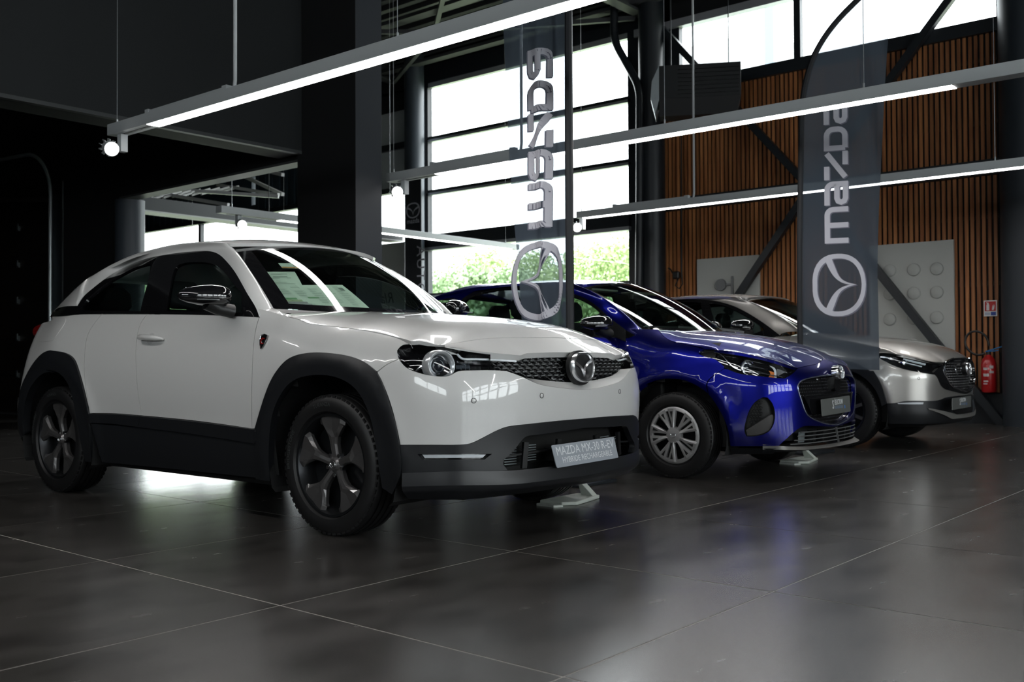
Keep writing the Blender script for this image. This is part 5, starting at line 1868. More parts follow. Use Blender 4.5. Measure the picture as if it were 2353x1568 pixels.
    gfull = np.vstack([gl, [(0, gl[-1, 1] - .004)], (gl * (-1, 1))[::-1], [(0, gl[0, 1] + .002)]])
    fog = pk([(1753.5, 913.5), (1764, 914.5)], [(1764, 914.5), (1775, 928.6), (1780.6, 954.7), (1775, 980.7), (1760, 996), (1731.8, 1003), (1716, 1003)], [(1716, 1003), (1711, 992), (1714, 967.7), (1723, 941.7), (1736, 924), (1753.5, 913.5)])
    low_t = [(1790, 1025), (1807, 1009), (1827, 991.5), (1840, 983), (1851, 979.8), (1880, 980), (1916, 981)]
    lo_ = pk(low_t)
    lo_ = lo_[lo_[:, 0] > .004]
    bump = np.vstack([[(0, hc2[-1, 1])], hc2[::-1][1:], lamp[len(lt2) + 1:-8] if False else pk([(1832.6, 847), (1821, 859), (1803, 870)], [(1803, 870), (1786, 869), (1742.6, 864.7), (1699, 859), (1673, 849)])[1:], pk([(1673, 849), (1664, 848)]), pk([(1664, 848), (1626, 880), (1629, 906)]),
                      ar_full[k_sh + 1:], pk([(1680, 1026), (1735, 1026), (1790, 1025)]), lo_, [(0, lo_[-1, 1])]])
    bfull = np.vstack([bump[1:-1], [(0, lo_[-1, 1])], (bump[1:-1] * (-1, 1))[::-1], [(0, hc2[-1, 1])]])
    panel('front_bumper', W, [bfull, gfull, fog, fog * (-1, 1)], paint_blue, R, .035, 0, .03, .001)
    rim = np.vstack([gfull, gfull[:1]])
    MB().tube([tuple(p) for p in W.at(rim, .001)], .005, 6).build('grille_rim', mat('bright_blue_rim', (.25, .28, .40), .2, .8), R, smooth=True)
    panel('grille', W, [gfull], black_gloss, R, .05, -.035, 0)
    b = MB()
    for r in range(14):
        z = .40 + .0235 * r
        if .47 < z < .575:
            continue
        for c in range(-24, 25):
            s = (c + .5 * (r % 2)) * .0235
            q = np.array([[s, z]])
            if inside(q, gfull)[0] and edge_dist(q, gfull)[0] > .014 and not (abs(s) < .075 and z > .62):
                M = frame_at(W, (abs(s), z), -.026, 0, s < 0)
                b.add([M @ Vector(v) for v in ((-.006, -.003, 0), (.006, -.003, 0), (0, .004, .004))], [(0, 1, 2)])
    b.build('grille_tips', mat('satin_silver_tip', (.25, .26, .27), .35, .7), R, kind='stuff')
    band = np.array([(-.46, .585), (.46, .585), (.36, .46), (.28, .455), (-.28, .455), (-.36, .46)])
    panel('plate_holder', W, [band], black_gloss, R, .05, -.012, .03)
    MB().tube([tuple(p) for p in W.at(np.stack([np.linspace(-.44, .44, 20), np.full(20, .586)], 1), -.010)], .004, 6).build('holder_edge', chrome, R, smooth=True)
    MB().prism([(-.06, .70), (.06, .70), (.045, .615), (.015, .602), (-.015, .602), (-.045, .615)], -.862, -.80, 1).build('badge_base', black_gloss, R)
    n_ = MB()
    n_.add([(p[0], -.862, p[1]) for p in ((-.06, .71), (.06, .71), (.045, .618), (.014, .605), (-.014, .605), (-.045, .618))] + [(p[0], -.80, p[1]) for p in ((-.06, .71), (.06, .71), (.045, .618), (.014, .605), (-.014, .605), (-.045, .618))],
           [(0, 1, 2, 3, 4, 5), (0, 6, 7, 1), (1, 7, 8, 2), (2, 8, 9, 3), (3, 9, 10, 4), (4, 10, 11, 5), (5, 11, 6, 0)])
    bpy.data.objects.remove(bpy.data.objects['badge_base'])
    n_.build('badge_base', black_gloss, R)
    M = frame_pn(np.array([0, -.872, .742]), (0, -1, .14))
    MB().lathe([(-.03, .062), (.004, .062), (.006, .058), (.006, 0)], (0, 0, 0), 2, 32).build('badge_plate', chrome, R, smooth=True, angle=50).matrix_local = M @ Matrix.Diagonal((1, .85, 1, 1))
    emblem_mb(M @ Matrix.Translation((0, 0, .006)), .125, .014).build('emblem', emblem_chrome, R, smooth=True, angle=50)
    pl, M = plate(car, ((1886, 918.6), (1951.6, 909.5), (1953, 946), (1889.5, 956.7)), -.87, plate_grey,
                  [('ÉLECTION', .052, -.03, .008, white_print, .62, 'LEFT'), ('S', .088, -.075, -.018, white_print, .72, 'LEFT'), ('AUTOSTORE', .030, -.03, -.022, mat('steel_blue_print', (.20, .27, .38), .5), .85, 'LEFT')],
                  'grey dealer plate on the nose of the blue hatchback')
    MB().box((.150, -.028, .003), (.162, -.006, .0045), M).build('blue_mark', mat('blue_print', (.03, .22, .65), .5), pl)
    # side intakes
    for mir in (False, True):
        o = panel('side_intake', W, [fog], black_plastic, R, .035, -.06, -.058, mirror=mir)
        b = MB()
        for r in range(12):
            for c in range(7):
                q = fog.min(0) + np.array([.02 + c * .022 + .011 * (r % 2), .07 + r * .02])
                if inside(q[None], fog)[0] and edge_dist(q[None], fog)[0] > .012 and q[0] > fog[:, 0].mean() - .02:
                    M = frame_at(W, q, -.052, 0, mir)
                    b.tube([M @ Vector((.010 * math.cos(t), .008 * math.sin(t), 0)) for t in np.linspace(.5, 5.2, 6)], .0016, 4)
        if b.v:
            b.build('intake_mesh', dark_metal, o, kind='stuff')
        wd = pk([(1714, 990), (1760, 962)], [(1760, 962), (1778, 955), (1775, 980), (1760, 995), (1731.8, 1002.5), (1716, 1002.5)], [(1716, 1002.5), (1714, 990)])
        panel('intake_floor', W, [wd], mat('dark_grey_plastic', (.045, .043, .042), .45), o, .03, -.02, .03, mirror=mir)
    # lower intake with slats and lip
    li = pk([(1813, 1007), (1827, 992.5), (1840, 985), (1851, 981.5), (1916, 983)], [(1916, 1009), (1890, 1014), (1862, 1017), (1829, 1013.5), (1813, 1007)])
    li = li[li[:, 0] > .004]
    h = len(li) // 2
    lfull = whole(np.vstack([li[:0], [(0, li[li[:, 1].argmax(), 1])], li[np.argsort(li[:, 0])][:0], li[::1], [(0, li[li[:, 1].argmin(), 1])]])) if False else None
    zt, zb = .353, .262
    sh = pk([(1813, 1007)])[0, 0]
    panel('lower_intake', W, [np.array([(-sh, .265), (-sh * .8, .345), (-.2, .352), (0, .350), (.2, .352), (sh * .8, .345), (sh, .265), (.3, .235), (0, .235), (-.3, .235)])], black_plastic, R, .05, -.09, 0)
    for k in range(4):
        z = .338 - .026 * k
        w_ = sh * (.82 + .05 * k)
        MB().tube([tuple(p) for p in W.at(np.stack([np.linspace(-w_, w_, 24), np.full(24, z)], 1), -.004)], .0042, 6).build('intake_slat', mat('grey_slat', (.20, .205, .21), .35, .5), R, smooth=True)
    for s, m_ in ((-.34, 0), (-.20, 0), (.20, 0), (.34, 0)):
        p = W.at(np.array([[s, .345], [s, .245]]), -.03)
        MB().bar(p[0], p[1], .018, .05).build('intake_post', black_plastic, R)
    p = W.at(np.array([[.02, .347], [-.05, .243]]), .004)
    MB().bar(p[0], p[1], .012, .012).build('intake_post', mat('grey_slat'), R)
    for s0, s1 in ((-.46, -.38), (.38, .46), (.24, .31)):
        P = W.at(np.array([[s0, .335], [s1, .335], [s1, .25], [s0, .25]]), -.055)
        MB().add([tuple(q) for q in P], [(0, 1, 2, 3)]).build('radiator_panel', mat('pale_fin_metal', (.22, .25, .26), .5, .5), R)
    s = np.linspace(-.80, .80, 60)
    cr = (np.abs(s) / .80)
    A = W.at(np.stack([s, .236 + .028 * cr ** 3], 1), .0)
    B = W.at(np.stack([s, .222 + .006 * cr ** 3], 1), .0) + np.stack([0 * s, -.055 * (1 - cr ** 6), 0 * s], 1) + np.stack([np.sign(s) * .05 * np.clip(cr - .5, 0, 1) * (cr < .97), 0 * s, 0 * s], 1)
    C = W.at(np.stack([s, np.full(60, .195)], 1), -.02)
    loft('lip_spoiler', A, B, silver_lip, R, 60, 5)
    loft('lip_underside', B, C, cladding, R, 60, 4, ta=np.tile((0, 0, -.02), (60, 1)))
    s = np.r_[np.linspace(.70, W.sy(-.42), 14)]
    loft('bumper_underside', W.at(np.stack([s, np.full(14, .235)], 1)), W.at(np.stack([s, np.full(14, .175)], 1), -.03), cladding, R, 14, 4, both=True)
    for x in (-.745, .745):
        for y in (0, 2.56):
            wheel(car, x, y, 'cover', .305, .205, .178, -1 if x < 0 else 1)
    body_core(car, W, .22, .98, ((0, .305, .375), (2.56, .305, .355)), -.30, 2.9, -.12)
    cabin(car, 1.06, .35, 1.0)
    return car, W, S


blue_car, W_blue, S_blue = hatchback()
# ------------------------------------------------------------------ the beige crossover at the end of the row
paint_beige = mat('warm_silver_metallic', (.46, .445, .42), .36, .75, 1.0, .02)


def compact_crossover():
    car = Car('car', (10.05, 3.735), math.radians(1.0), 'warm silver crossover with black arches, farthest car by the timber wall')
    R = car.root
    plan = [(0, -.90), (.25, -.885), (.45, -.85), (.62, -.79), (.74, -.71), (.82, -.59), (.862, -.44), (.882, -.25), (.892, 0), (.885, .5), (.878, 1.2), (.878, 1.9), (.888, 2.4), (.892, 2.655), (.88, 2.9),
            (.84, 3.2), (.72, 3.40), (.45, 3.48), (0, 3.495)]
    door = [(.2, .06), (.4, .02), (.62, .0), (.8, .004), (.92, .025), (1.0, .05), (1.06, .08), (1.15, .13), (1.25, .185), (1.35, .25), (1.45, .325), (1.55, .42)]
    W = wrap(plan, [
        (('u', 0), [(.15, .09), (.25, .02), (.34, 0), (.48, .02), (.6, .012), (.75, .02), (.84, .045), (.88, .09), (.95, .2)]),
        (('u', .5), [(.15, .09), (.25, .02), (.34, .0), (.5, .015), (.65, .004), (.75, .015), (.84, .05), (.9, .11), (.97, .25)]),
        (('u', .74), [(.15, .08), (.25, .03), (.35, .005), (.5, .0), (.65, 0), (.76, .02), (.84, .055), (.90, .11), (.97, .24)]),
        (('y', -.3), [(.2, .05), (.4, 0), (.68, 0), (.8, .014), (.88, .045), (.94, .1), (1.0, .2), (1.06, .36)]),
        (('y', .05), [(.2, .04), (.4, 0), (.72, 0), (.84, .012), (.92, .04), (.98, .085), (1.03, .15), (1.09, .28)]),
        (('y', .45), [(.2, .05), (.4, .01), (.72, 0), (.88, .012), (.97, .04), (1.04, .085), (1.08, .13), (1.15, .22), (1.25, .38)]),
        (('y', .8), door), (('y', 2.0), door),
        (('y', 2.7), [(.2, .06), (.5, .004), (.7, 0), (.88, .012), (1.0, .05), (1.1, .10), (1.2, .165), (1.3, .24), (1.4, .33), (1.5, .44)]),
        (('e', .5), [(.2, .06), (.45, 0), (.65, 0), (.88, .04), (1.05, .10), (1.2, .2), (1.35, .33), (1.45, .45)]),
        (('e', 0), [(.2, .06), (.45, 0), (.65, 0), (.88, .04), (1.05, .12), (1.2, .22), (1.35, .35), (1.45, .48)])],
        bumps=((0, .345, .48, .05, .010), (2.655, .345, .48, .05, .010)))
    S1 = W.S1
    pk = lambda *segs, n=6: W.pick(car, path(*segs, n=n))
    yz = lambda *p: np.array([(W.sy(y), z) for y, z in p])
    dlo_top = [(1792, 771), (1765.6, 750.5), (1733.7, 729), (1691, 706), (1665, 697), (1648.7, 693), (1625, 690), (1595.6, 688), (1542, 687.5), (1500, 692), (1465, 700), (1440, 712), (1424, 728)]
    top = pk(dlo_top)
    end = top[-1]
    dlo = np.vstack([top, yz((2.75, 1.12), (2.0, 1.06), (1.2, 1.045)), top[:1] + (.05, -.02)])
    gf = np.vstack([pk([(1758, 758), (1728, 736), (1690, 714), (1660, 702), (1630, 697)]), yz((1.30, 1.075), (.95, 1.07))])
    gr = np.vstack([pk([(1610, 696), (1570, 694), (1530, 696), (1490, 703), (1460, 712)]), yz((2.45, 1.11), (1.42, 1.08))])
    panel('window_surround', W, [dlo, gf, gr], black_gloss, R, .05, .002, .02, both=True)
    for nm, g in (('front_side_glass', gf), ('rear_side_glass', gr)):
        panel(nm, W, [g], glass_dark, R, .06, -.006, 0, both=True)
    panel('front_door', W, [yz((.52, 1.06), (.85, 1.05), (1.36, 1.045), (1.38, .62), (1.34, .36), (.56, .36), (.52, .6))], paint_beige, R, .06, 0, .02, .002, both=True)
    panel('rear_door', W, [yz((1.36, 1.045), (2.0, 1.06), (2.26, 1.08), (2.32, .98), (2.22, .74), (2.10, .36), (1.34, .36), (1.38, .62))], paint_beige, R, .06, 0, .02, .002, both=True)
    panel('sill', W, [yz((.50, .36), (2.14, .36), (2.14, .2), (.50, .2))], cladding, R, .06, .008, .04, both=True)
    ra = W_arc(W, 2.655, .345, .47, 10, 170)
    panel('rear_quarter', W, [np.vstack([yz((2.26, 1.08), (2.75, 1.12)), top[-1:], [(S1 - .66, 1.2), (S1 - .6, .9), (S1 - .6, .5)], ra[::-1], yz((2.22, .74), (2.32, .98))])], paint_beige, R, .06, 0, .02, .002, both=True)
    panel('tailgate', W, [np.array([(S1 - .58, 1.15), (S1, 1.15), (S1, .55), (S1 - .58, .55)])], paint_beige, R, .06, 0, .02, both=True)
    panel('rear_bumper', W, [np.array([(S1 - .60, .54), (S1, .54), (S1, .25), (S1 - .60, .25)])], cladding, R, .06, 0, .02, both=True)
    panel('tail_lamp', W, [np.array([(S1 - .9, 1.02), (S1 - .62, 1.0), (S1 - .62, .84), (S1 - .85, .9)])], red_lens, R, .05, .006, .01, both=True)
    # arch trims: outer edge surveyed at the front, the rest concentric
    fo = np.vstack([pk([(2038.5, 927.5), (2031.8, 902.6), (2022, 877.7), (2007, 852.8)]), W_arc(W, 0, .345, .475, 52, 182)])
    fi = W_arc(W, 0, .345, .395, 8, 186)
    panel('wheel_arch_trim', W, [np.vstack([fo, fi[::-1]])], cladding, R, .05, .010, .05, both=True)
    ro_, ri_ = W_arc(W, 2.655, .345, .475, -4, 184), W_arc(W, 2.655, .345, .395, -4, 184)
    panel('wheel_arch_trim', W, [np.vstack([ro_, ri_[::-1]])], cladding, R, .05, .010, .05, both=True)
    # fender cut is hidden by the flag: carried along the shoulder
    HC = yz((.20, 1.06), (.10, 1.03), (-.08, .995), (-.25, .955), (-.36, .925))
    HC = curve(HC, 6)
    sh = pk([(2007, 853)])[0]
    lampb = [(2019, 818), (2021, 823), (2045, 834.5), (2074, 844), (2112, 852), (2146.6, 856)]
    lampt = [(2019, 818), (2020, 813.6), (2054.8, 814.8), (2074, 817.8), (2112, 826), (2150.4, 834), (2169.5, 834.5)]
    lb_, lt_ = pk(lampb), pk(lampt)
    fo_up = fo[::-1]
    ksp = int(np.argmin(np.linalg.norm(fo_up - sh, axis=1)))
    fender = np.vstack([yz((.52, 1.06), (.36, 1.075), (.20, 1.06)), HC, lt_[:8][::-1][-1:], lb_[:3], fo_up[:ksp + 1][::-1], yz((.52, .6))])
    panel('front_fender', W, [fender], paint_beige, R, .05, 0, .03, .002, both=True)
    hedge = [(2019, 812), (2054.8, 813.5), (2074, 816.5), (2112, 825), (2150.4, 833), (2169.5, 833.7)]
    h2 = [(2169.5, 833.7), (2181, 826.5), (2207.8, 822.5), (2217, 822.5)]
    HE = pk(hedge, h2)
    HE = HE[HE[:, 0] > .004]
    HE = np.vstack([HE, [(0, HE[-1, 1])]])
    F3 = W.at(HE)
    E = W.at(HC)
    hood = bonnet_surface(E, (-.85, -.7, -.5), (.83, .85, .885), (.5, .64, .72), ([-.95, -.86, -.75, -.55, -.3, 0, .3, .5], [.85, .885, .93, .985, 1.03, 1.065, 1.09, 1.10]), F3)
    T = Surf(hood, ((-.76, .76), (-.95, .6)), 1, (120, 120))
    near = E[:, :2][np.argsort(E[:, 1])]
    frn = F3[np.argsort(F3[:, 0])][:, :2]
    frn = frn[frn[:, 1] < near[0, 1] + .02]
    rear = curve([(near[-1, 0], near[-1, 1]), (near[-1, 0] + .03, .27), (-.4, .22), (0, .18)], 8)
    half = np.vstack([frn[::-1], near, rear[1:]])
    half[0, 0] = 0
    panel('bonnet', T, [np.vstack([half, (half[1:-1] * (-1, 1))[::-1]])], paint_beige, R, .045, 0, .02, .002)
    S, wl3, bf = greenhouse(car, W, paint_beige, dlo_top, (1655, 694.5), [(1691, 690), (1723, 708), (1755, 729), (1787, 752.6), (1811, 768)],
                            (.68, .20, .22, 1.085, .01), (.56, 1.00, .10, 1.485, -.04),
                            ([.85, 1.1, 1.4, 1.75, 2.1, 2.5, 2.85, 3.1, 3.4], [1.465, 1.512, 1.54, 1.55, 1.54, 1.50, 1.43, 1.33, 1.15]),
                            ([.8, 1.2, 1.7, 2.2, 2.7, 3.4], [.57, .575, .58, .57, .54, .52]), 3.2)
    F1 = np.vstack([W.at(yz((.52, 1.06), (.36, 1.075), (.20, 1.06)))])
    F2 = np.vstack([wl3[0], bf(np.array([-.62]))[0], (near[-1, 0] + .03, .26, 1.075)])
    loft('cowl_corner', F1, F2, paint_beige, R, 12, 5, both=True)
    mirror(car, [(1668, 745), (1690, 738), (1712, 738), (1735, 748), (1738, 760), (1690, 762)], .93, 1.02)
    # headlamps joined by the black band to the grille
    lamp = np.vstack([lt_, pk([(2169.5, 834.5), (2166, 850), (2146.6, 856)])[1:], lb_[::-1][1:-1]])
    for mir in (False, True):
        mx = (-1, 1, 1) if mir else (1, 1, 1)
        o = panel('headlight', W, [lamp], black_gloss, R, .04, -.035, -.035, mirror=mir, label='narrow headlight with blueish light bar')
        panel('lamp_cover', W, [lamp], glass_lamp, o, .04, -.001, 0, mirror=mir)
        for a, b_, r in (((2076, 824), (2128, 837), .010), ((2078, 832), (2120, 842), .006)):
            st = W.pick(car, path([a, b_], n=8))
            MB().tube([W.at(q[None], -.015)[0] * mx for q in st], r, 6).build('light_bar', mat('bright_lamp_bar', (.72, .80, .84), .2, 0, .6), o, smooth=True)
        p = W.at(W.pick(car, [(2079, 832)]), -.02)[0] * mx
        M = frame_pn(p, np.array([-.5, -.85, .05]) * mx)
        MB().lathe([(-.02, .03), (.006, .026), (.012, .012), (.013, 0)], (0, 0, 0), 2, 24).build('projector_lens', chrome, o, smooth=True).matrix_local = M
        st = W.pick(car, path([(2022, 819), (2045, 823), (2066, 829)], n=5))
        MB().tube([W.at(q[None], -.018)[0] * mx for q in st], [.007, .010, .012, .013, .014, .015, .016, .014, .012, .008, .004][:len(st)], 8).build('reflector', chrome, o, smooth=True)
        am = pk([(2154, 848), (2163, 841)], [(2163, 841), (2161, 847)], [(2161, 847), (2154, 848)])
        panel('corner_cell', W, [am], mat('bright_lamp_bar'), o, .03, -.005, 0, mirror=mir)
    gl = pk([(2217, 822.5), (2207.8, 822.8), (2181, 827), (2171, 834.5)], [(2171, 834.5), (2168, 845), (2172, 862), (2180, 880), (2190, 890.5)], [(2190, 890.5), (2213, 899), (2217, 900)])
    gl = gl[gl[:, 0] > .004]
    gfull = np.vstack([gl, [(0, gl[-1, 1] - .003)], (gl * (-1, 1))[::-1], [(0, gl[0, 1])]])
    fr_ = pk([(2166, 838), (2146.6, 858), (2152, 866), (2158, 878), (2163, 888), (2171, 895)], [(2171, 895), (2213, 905), (2217, 905.5)])
    fr_ = fr_[fr_[:, 0] > .004]
    frame = np.vstack([[(0, gl[0, 1])], gl[:1], fr_[:1], fr_, [(0, fr_[-1, 1])]])
    ffull = np.vstack([gl[:8], fr_, [(0, fr_[-1, 1])], (fr_ * (-1, 1))[::-1], (gl[:8] * (-1, 1))[::-1], [(0, gl[0, 1])]])
    panel('grille_frame', W, [ffull, shrink(gfull, .010)], black_gloss, R, .04, .006, .03)
    rim = np.vstack([gl[6:] * 1.0, [(0, gl[-1, 1] - .003)], (gl[6:] * (-1, 1))[::-1]])
    MB().tube([tuple(p) for p in W.at(rim, .010)], .006, 6).build('grille_rim', chrome, R, smooth=True)
    panel('grille', W, [gfull], black_gloss, R, .05, -.02, 0)
    b = MB()
    for r in range(13):
        z = .545 + .0245 * r
        for c in range(-18, 19):
            s = (c + .5 * (r % 2)) * .036
            q = np.array([[s, z]])
            if inside(q, gfull)[0] and edge_dist(q, gfull)[0] > .015 and math.hypot(s / .10, (z - .745) / .09) > 1:
                M = frame_at(W, (abs(s), z), -.010, 0, s < 0)
                b.add([M @ Vector(v) for v in ((-.007, 0, .002), (.008, -.007, .006), (.008, .007, .006), (0, 0, -.008))], [(0, 1, 2), (0, 3, 1), (1, 3, 2), (2, 3, 0)])
    b.build('grille_tips', mat('bright_grille_tip', (.62, .63, .64), .25, .9), R, kind='stuff')
    M = frame_pn(np.array([0, -.902, .735]), (0, -1, .08))
    MB().lathe([(-.04, .075), (.004, .075), (.006, .07), (.006, 0)], (0, 0, 0), 2, 32).build('badge_plate', mat('badge_black', (.003, .003, .0035), .5), R, smooth=True, angle=50).matrix_local = M @ Matrix.Diagonal((1, .85, 1, 1))
    emblem_mb(M @ Matrix.Translation((0, 0, .006)), .150, .016).build('emblem', emblem_chrome, R, smooth=True, angle=50)
    # bumper
    low = [(2038.5, 927.5), (2058, 926.5), (2075, 923), (2115, 921.5), (2158, 920), (2172, 914.5), (2186.7, 912), (2217, 909)]
    lw = pk(low)
    lw = lw[lw[:, 0] > .004]
    fo_f = fo[:fo_up.shape[0]]
    edge = fo[:len(fo) - ksp]
    bump = np.vstack([lb_[2:], fr_[3:], [(0, fr_[-1, 1])], [(0, lw[-1, 1])], lw[::-1], fo[:np.argmin(np.linalg.norm(fo - sh, axis=1)) + 1]])
    bo = np.vstack([lb_[2:], fr_[3:]])
    lowr = np.vstack([lw[::-1], fo[:np.argmin(np.linalg.norm(fo - sh, axis=1)) + 1]])
    bfull = np.vstack([[(0, fr_[-1, 1])], bo[::-1], lowr[::-1], [(0, lw[-1, 1])], lowr * (-1, 1), bo * (-1, 1)])
    panel('front_bumper', W, [bfull], paint_beige, R, .04, 0, .03, .001)
    tr = pk(lampb, n=6)
    tl = np.vstack([tr[2:], pk([(2150, 862), (2112, 856), (2074, 848), (2045, 837)])])
    panel('lamp_trim', W, [tl], black_gloss, R, .04, .003, .006, both=True)
    # lower fascia: black body, light strip, silver blade, plate recess
    zb = np.array([(s, .235) for s in np.linspace(0, lw[0, 0], 30)])
    fas = np.vstack([lw, [(0, lw[-1, 1])], zb])
    ff = np.vstack([lw, [(0, lw[-1, 1])], (lw * (-1, 1))[::-1], [(-lw[0, 0], .235), (0, .235), (lw[0, 0], .235)]])
    panel('lower_fascia', W, [ff], cladding, R, .05, -.004, .03)
    st = pk([(2062, 926.5), (2100, 925), (2122, 925)], [(2122, 925), (2121, 929.5)], [(2121, 929.5), (2090, 929.5), (2064, 929)], [(2064, 929), (2062, 926.5)])
    panel('daytime_lamp', W, [st], mat('frosted_lamp_strip'), R, .04, .002, .01, both=True)
    bl = pk([(2066, 934), (2110, 933), (2155, 932), (2162, 941), (2178, 944.5), (2217, 944)], [(2217, 949), (2170, 950), (2130, 949), (2100, 946.5), (2080, 941), (2066, 934)])
    bl = bl[bl[:, 0] > .004]
    kk = np.nonzero(np.diff(bl[:, 0]) > 0)[0]
    k0 = int(bl[:, 0].argmin())
    up_, dn_ = bl[:k0 + 1], bl[k0 + 1:]
    sfull = np.vstack([up_, (up_ * (-1, 1))[::-1], (dn_[::-1] * (-1, 1)), dn_]) if len(dn_) else bl
    s = np.linspace(-.72, .72, 60)
    cr = np.abs(s) / .72
    A = W.at(np.stack([s, .385 - .075 * np.clip(1.6 * (1 - cr), 0, 1)], 1), .002)
    B = W.at(np.stack([s, .372 - .095 * np.clip(2.2 * (1 - cr), 0, 1)], 1), .012)
    loft('silver_blade', A, B, silver_lip, R, 60, 5)
    rec = np.array([(-.34, .432), (.34, .432), (.40, .37), (.30, .315), (-.30, .315), (-.40, .37)])
    panel('plate_recess', W, [rec], black_gloss, R, .05, .003, .02)
    s = np.linspace(0, lw[0, 0], 30)
    loft('lip_underside', W.at(np.stack([s, np.full(30, .238)], 1)), W.at(np.stack([s, np.full(30, .18)], 1), -.06), cladding, R, 30, 4, both=True)
    pl, M = plate(car, ((2187.7, 916), (2230.7, 910), (2230.7, 935), (2187.7, 942.8)), -.925, plate_grey,
                  [('ÉLECTION', .052, -.03, .008, white_print, .62, 'LEFT'), ('S', .088, -.075, -.018, white_print, .72, 'LEFT'), ('AUTOSTORE', .030, -.03, -.022, mat('steel_blue_print'), .85, 'LEFT')],
                  'grey dealer plate on the nose of the beige crossover')
    MB().box((.150, -.028, .003), (.162, -.006, .0045), M).build('blue_mark', mat('blue_print'), pl)
    ab = W.pick(car, [(2111, 870)])[0]
    for mir in (False, True):
        s_ = MB().lathe([(0, .0125), (.001, .0125), (.001, .0100), (0, .0100)], (0, 0, 0), 2, 20).build('sensor_ring', black_plastic, R)
        s_.matrix_local = frame_at(W, ab, .001, 0, mir)
    for x in (-.765, .765):
        for y in (0, 2.655):
            wheel(car, x, y, 'ten', .345, .225, .215, -1 if x < 0 else 1)
    body_core(car, W, .24, 1.0, ((0, .345, .41), (2.655, .345, .41)), -.32, 3.2, -.12)
    cabin(car, 1.08, .45, 1.0)
    return car, W, S


beige_car, W_beige, S_beige = compact_crossover()

# ------------------------------------------------------------------ suspended lamps
HT = 2.75   # underside of the lamp rails
lamp_grey = mat('lamp_housing_grey', (.62, .65, .66), .4)
cable_m = mat('steel_cable', (.55, .57, .58), .35, .8)


def lamp_rail(origin, along, length, label, wires, cable=None, strip=(.75, None), spots=(.33,), group='suspended lamp rails'):
    """rail hung from the ceiling: origin is one end, 'along' a unit vector in plan"""
    ang = math.atan2(along[1], along[0])
    t = empty('lamp_rail', (origin[0], origin[1], HT), ang, label, 'lamp', group)
    MB().box((0, -.063, 0), (length, .063, .0925)).build('rail_body', lamp_grey, t, bevel=.004)
    s0, s1 = strip[0], strip[1] or length - .75
    MB().box((s0, -.056, -.003), (s1, .056, .004)).build('led_strip', led_strip, t, label='lit white diffuser under the rail')
    MB().box((.12, -.012, -.004), (s0 - .05, .012, .002)).build('track_slot', black_plastic, t)
    for w in wires:
        MB().tube([(w, 0, .09), (w, 0, ZC - HT)], .0028, 6).tube([(w, 0, .085), (w, 0, .14)], .008, 8).build('suspension_wire', cable_m, t)
    if cable:
        MB().tube([(cable, 0, .10), (cable + .01, 0, .16), (cable + .012, 0, ZC - HT)], .014, 8).build('power_conduit', white_metal, t, smooth=True)
        MB().box((cable - 1.15, -.022, .10), (cable - .08, .022, .125)).box((cable - 1.2, -.028, .09), (cable - 1.15, .028, .135)).box((cable - .12, -.028, .09), (cable - .06, .028, .135)).build('driver_box', lamp_grey, t)
    for sp in spots:
        MB().box((sp - .03, -.03, -.15), (sp + .03, .03, -.005)).build('spot_adapter', lamp_grey, t)
        h = MB()
        h.lathe([(-.10, .0), (-.10, .045), (-.02, .060), (.06, .062), (.065, .058)], (0, 0, 0), 2, 24)
        for k in range(10):
            a = 2 * math.pi * k / 10
            h.box((-.004, .05, -.10), (.004, .072, -.01), Matrix.Rotation(a, 4, 'Z'))
        hd = h.build('spot_head', lamp_grey, t, smooth=True)
        p = Vector((sp - .02, -.10, -.13))
        w_pos = np.array([origin[0], origin[1], HT]) + np.array([along[0] * p.x - along[1] * p.y, along[1] * p.x + along[0] * p.y, p.z])
        aim = np.array([2.2, .6, .4]) - w_pos
        R3 = Matrix.Rotation(-ang, 3, 'Z')
        hd.matrix_local = frame_pn(p, R3 @ Vector(aim))
        MB().lathe([(.066, .056), (.069, .03), (.070, 0)], (0, 0, 0), 2, 20).build('spot_lens', lamp_on, hd, smooth=True)
    return t


dn = (0, -1)
lamp_rail((4.30, 8.03), dn, 7.1, 'white lamp rail hanging above the white crossover, nearest of the three parallel rails', (.05, 3.48, 5.2, 6.9), 1.74, strip=(.62, None), spots=(.14,))
lamp_rail((7.376, 7.92), dn, 7.1, 'white lamp rail hanging above the blue hatchback', (.05, 3.42, 5.14, 6.9), 1.82, strip=(.72, 5.78), spots=(.22, 6.42))
lamp_rail((10.99, 8.07), dn, 7.1, 'white lamp rail hanging above the beige car, nearest the timber wall', (.05, 5.27, 6.9), 1.77, strip=(.10, None), spots=(.06,))
lamp_rail((7.42, 11.2), (1, 0), 6.0, 'white lamp rail running across behind the black column', (.2, 3.0, 5.7), None, strip=(.95, 5.8), spots=(.3,))
lamp_rail((8.6, 17.5), (1, 0), 4.8, 'white lamp rail running across in the far bay, behind the dark air duct', (.2, 2.4, 4.6), None, strip=(.5, 4.6), spots=())
# extra unseen rails, added to light the front of the hall
for x, y, lb in ((1.2, 7.6, 'added lamp rail over the aisle left of the white crossover, outside the picture'), 
                 (4.3, -.4, 'added lamp rail over the hall ahead of the white crossover nose, outside the picture'), (7.376, -.6, 'added lamp rail over the hall ahead of the blue hatchback nose, outside the picture'),
                 (1.0, -.6, 'added lamp rail above the viewpoint, outside the picture')):
    lamp_rail((x, y), dn, 7.1, lb, (.05, 3.4, 6.9), spots=())
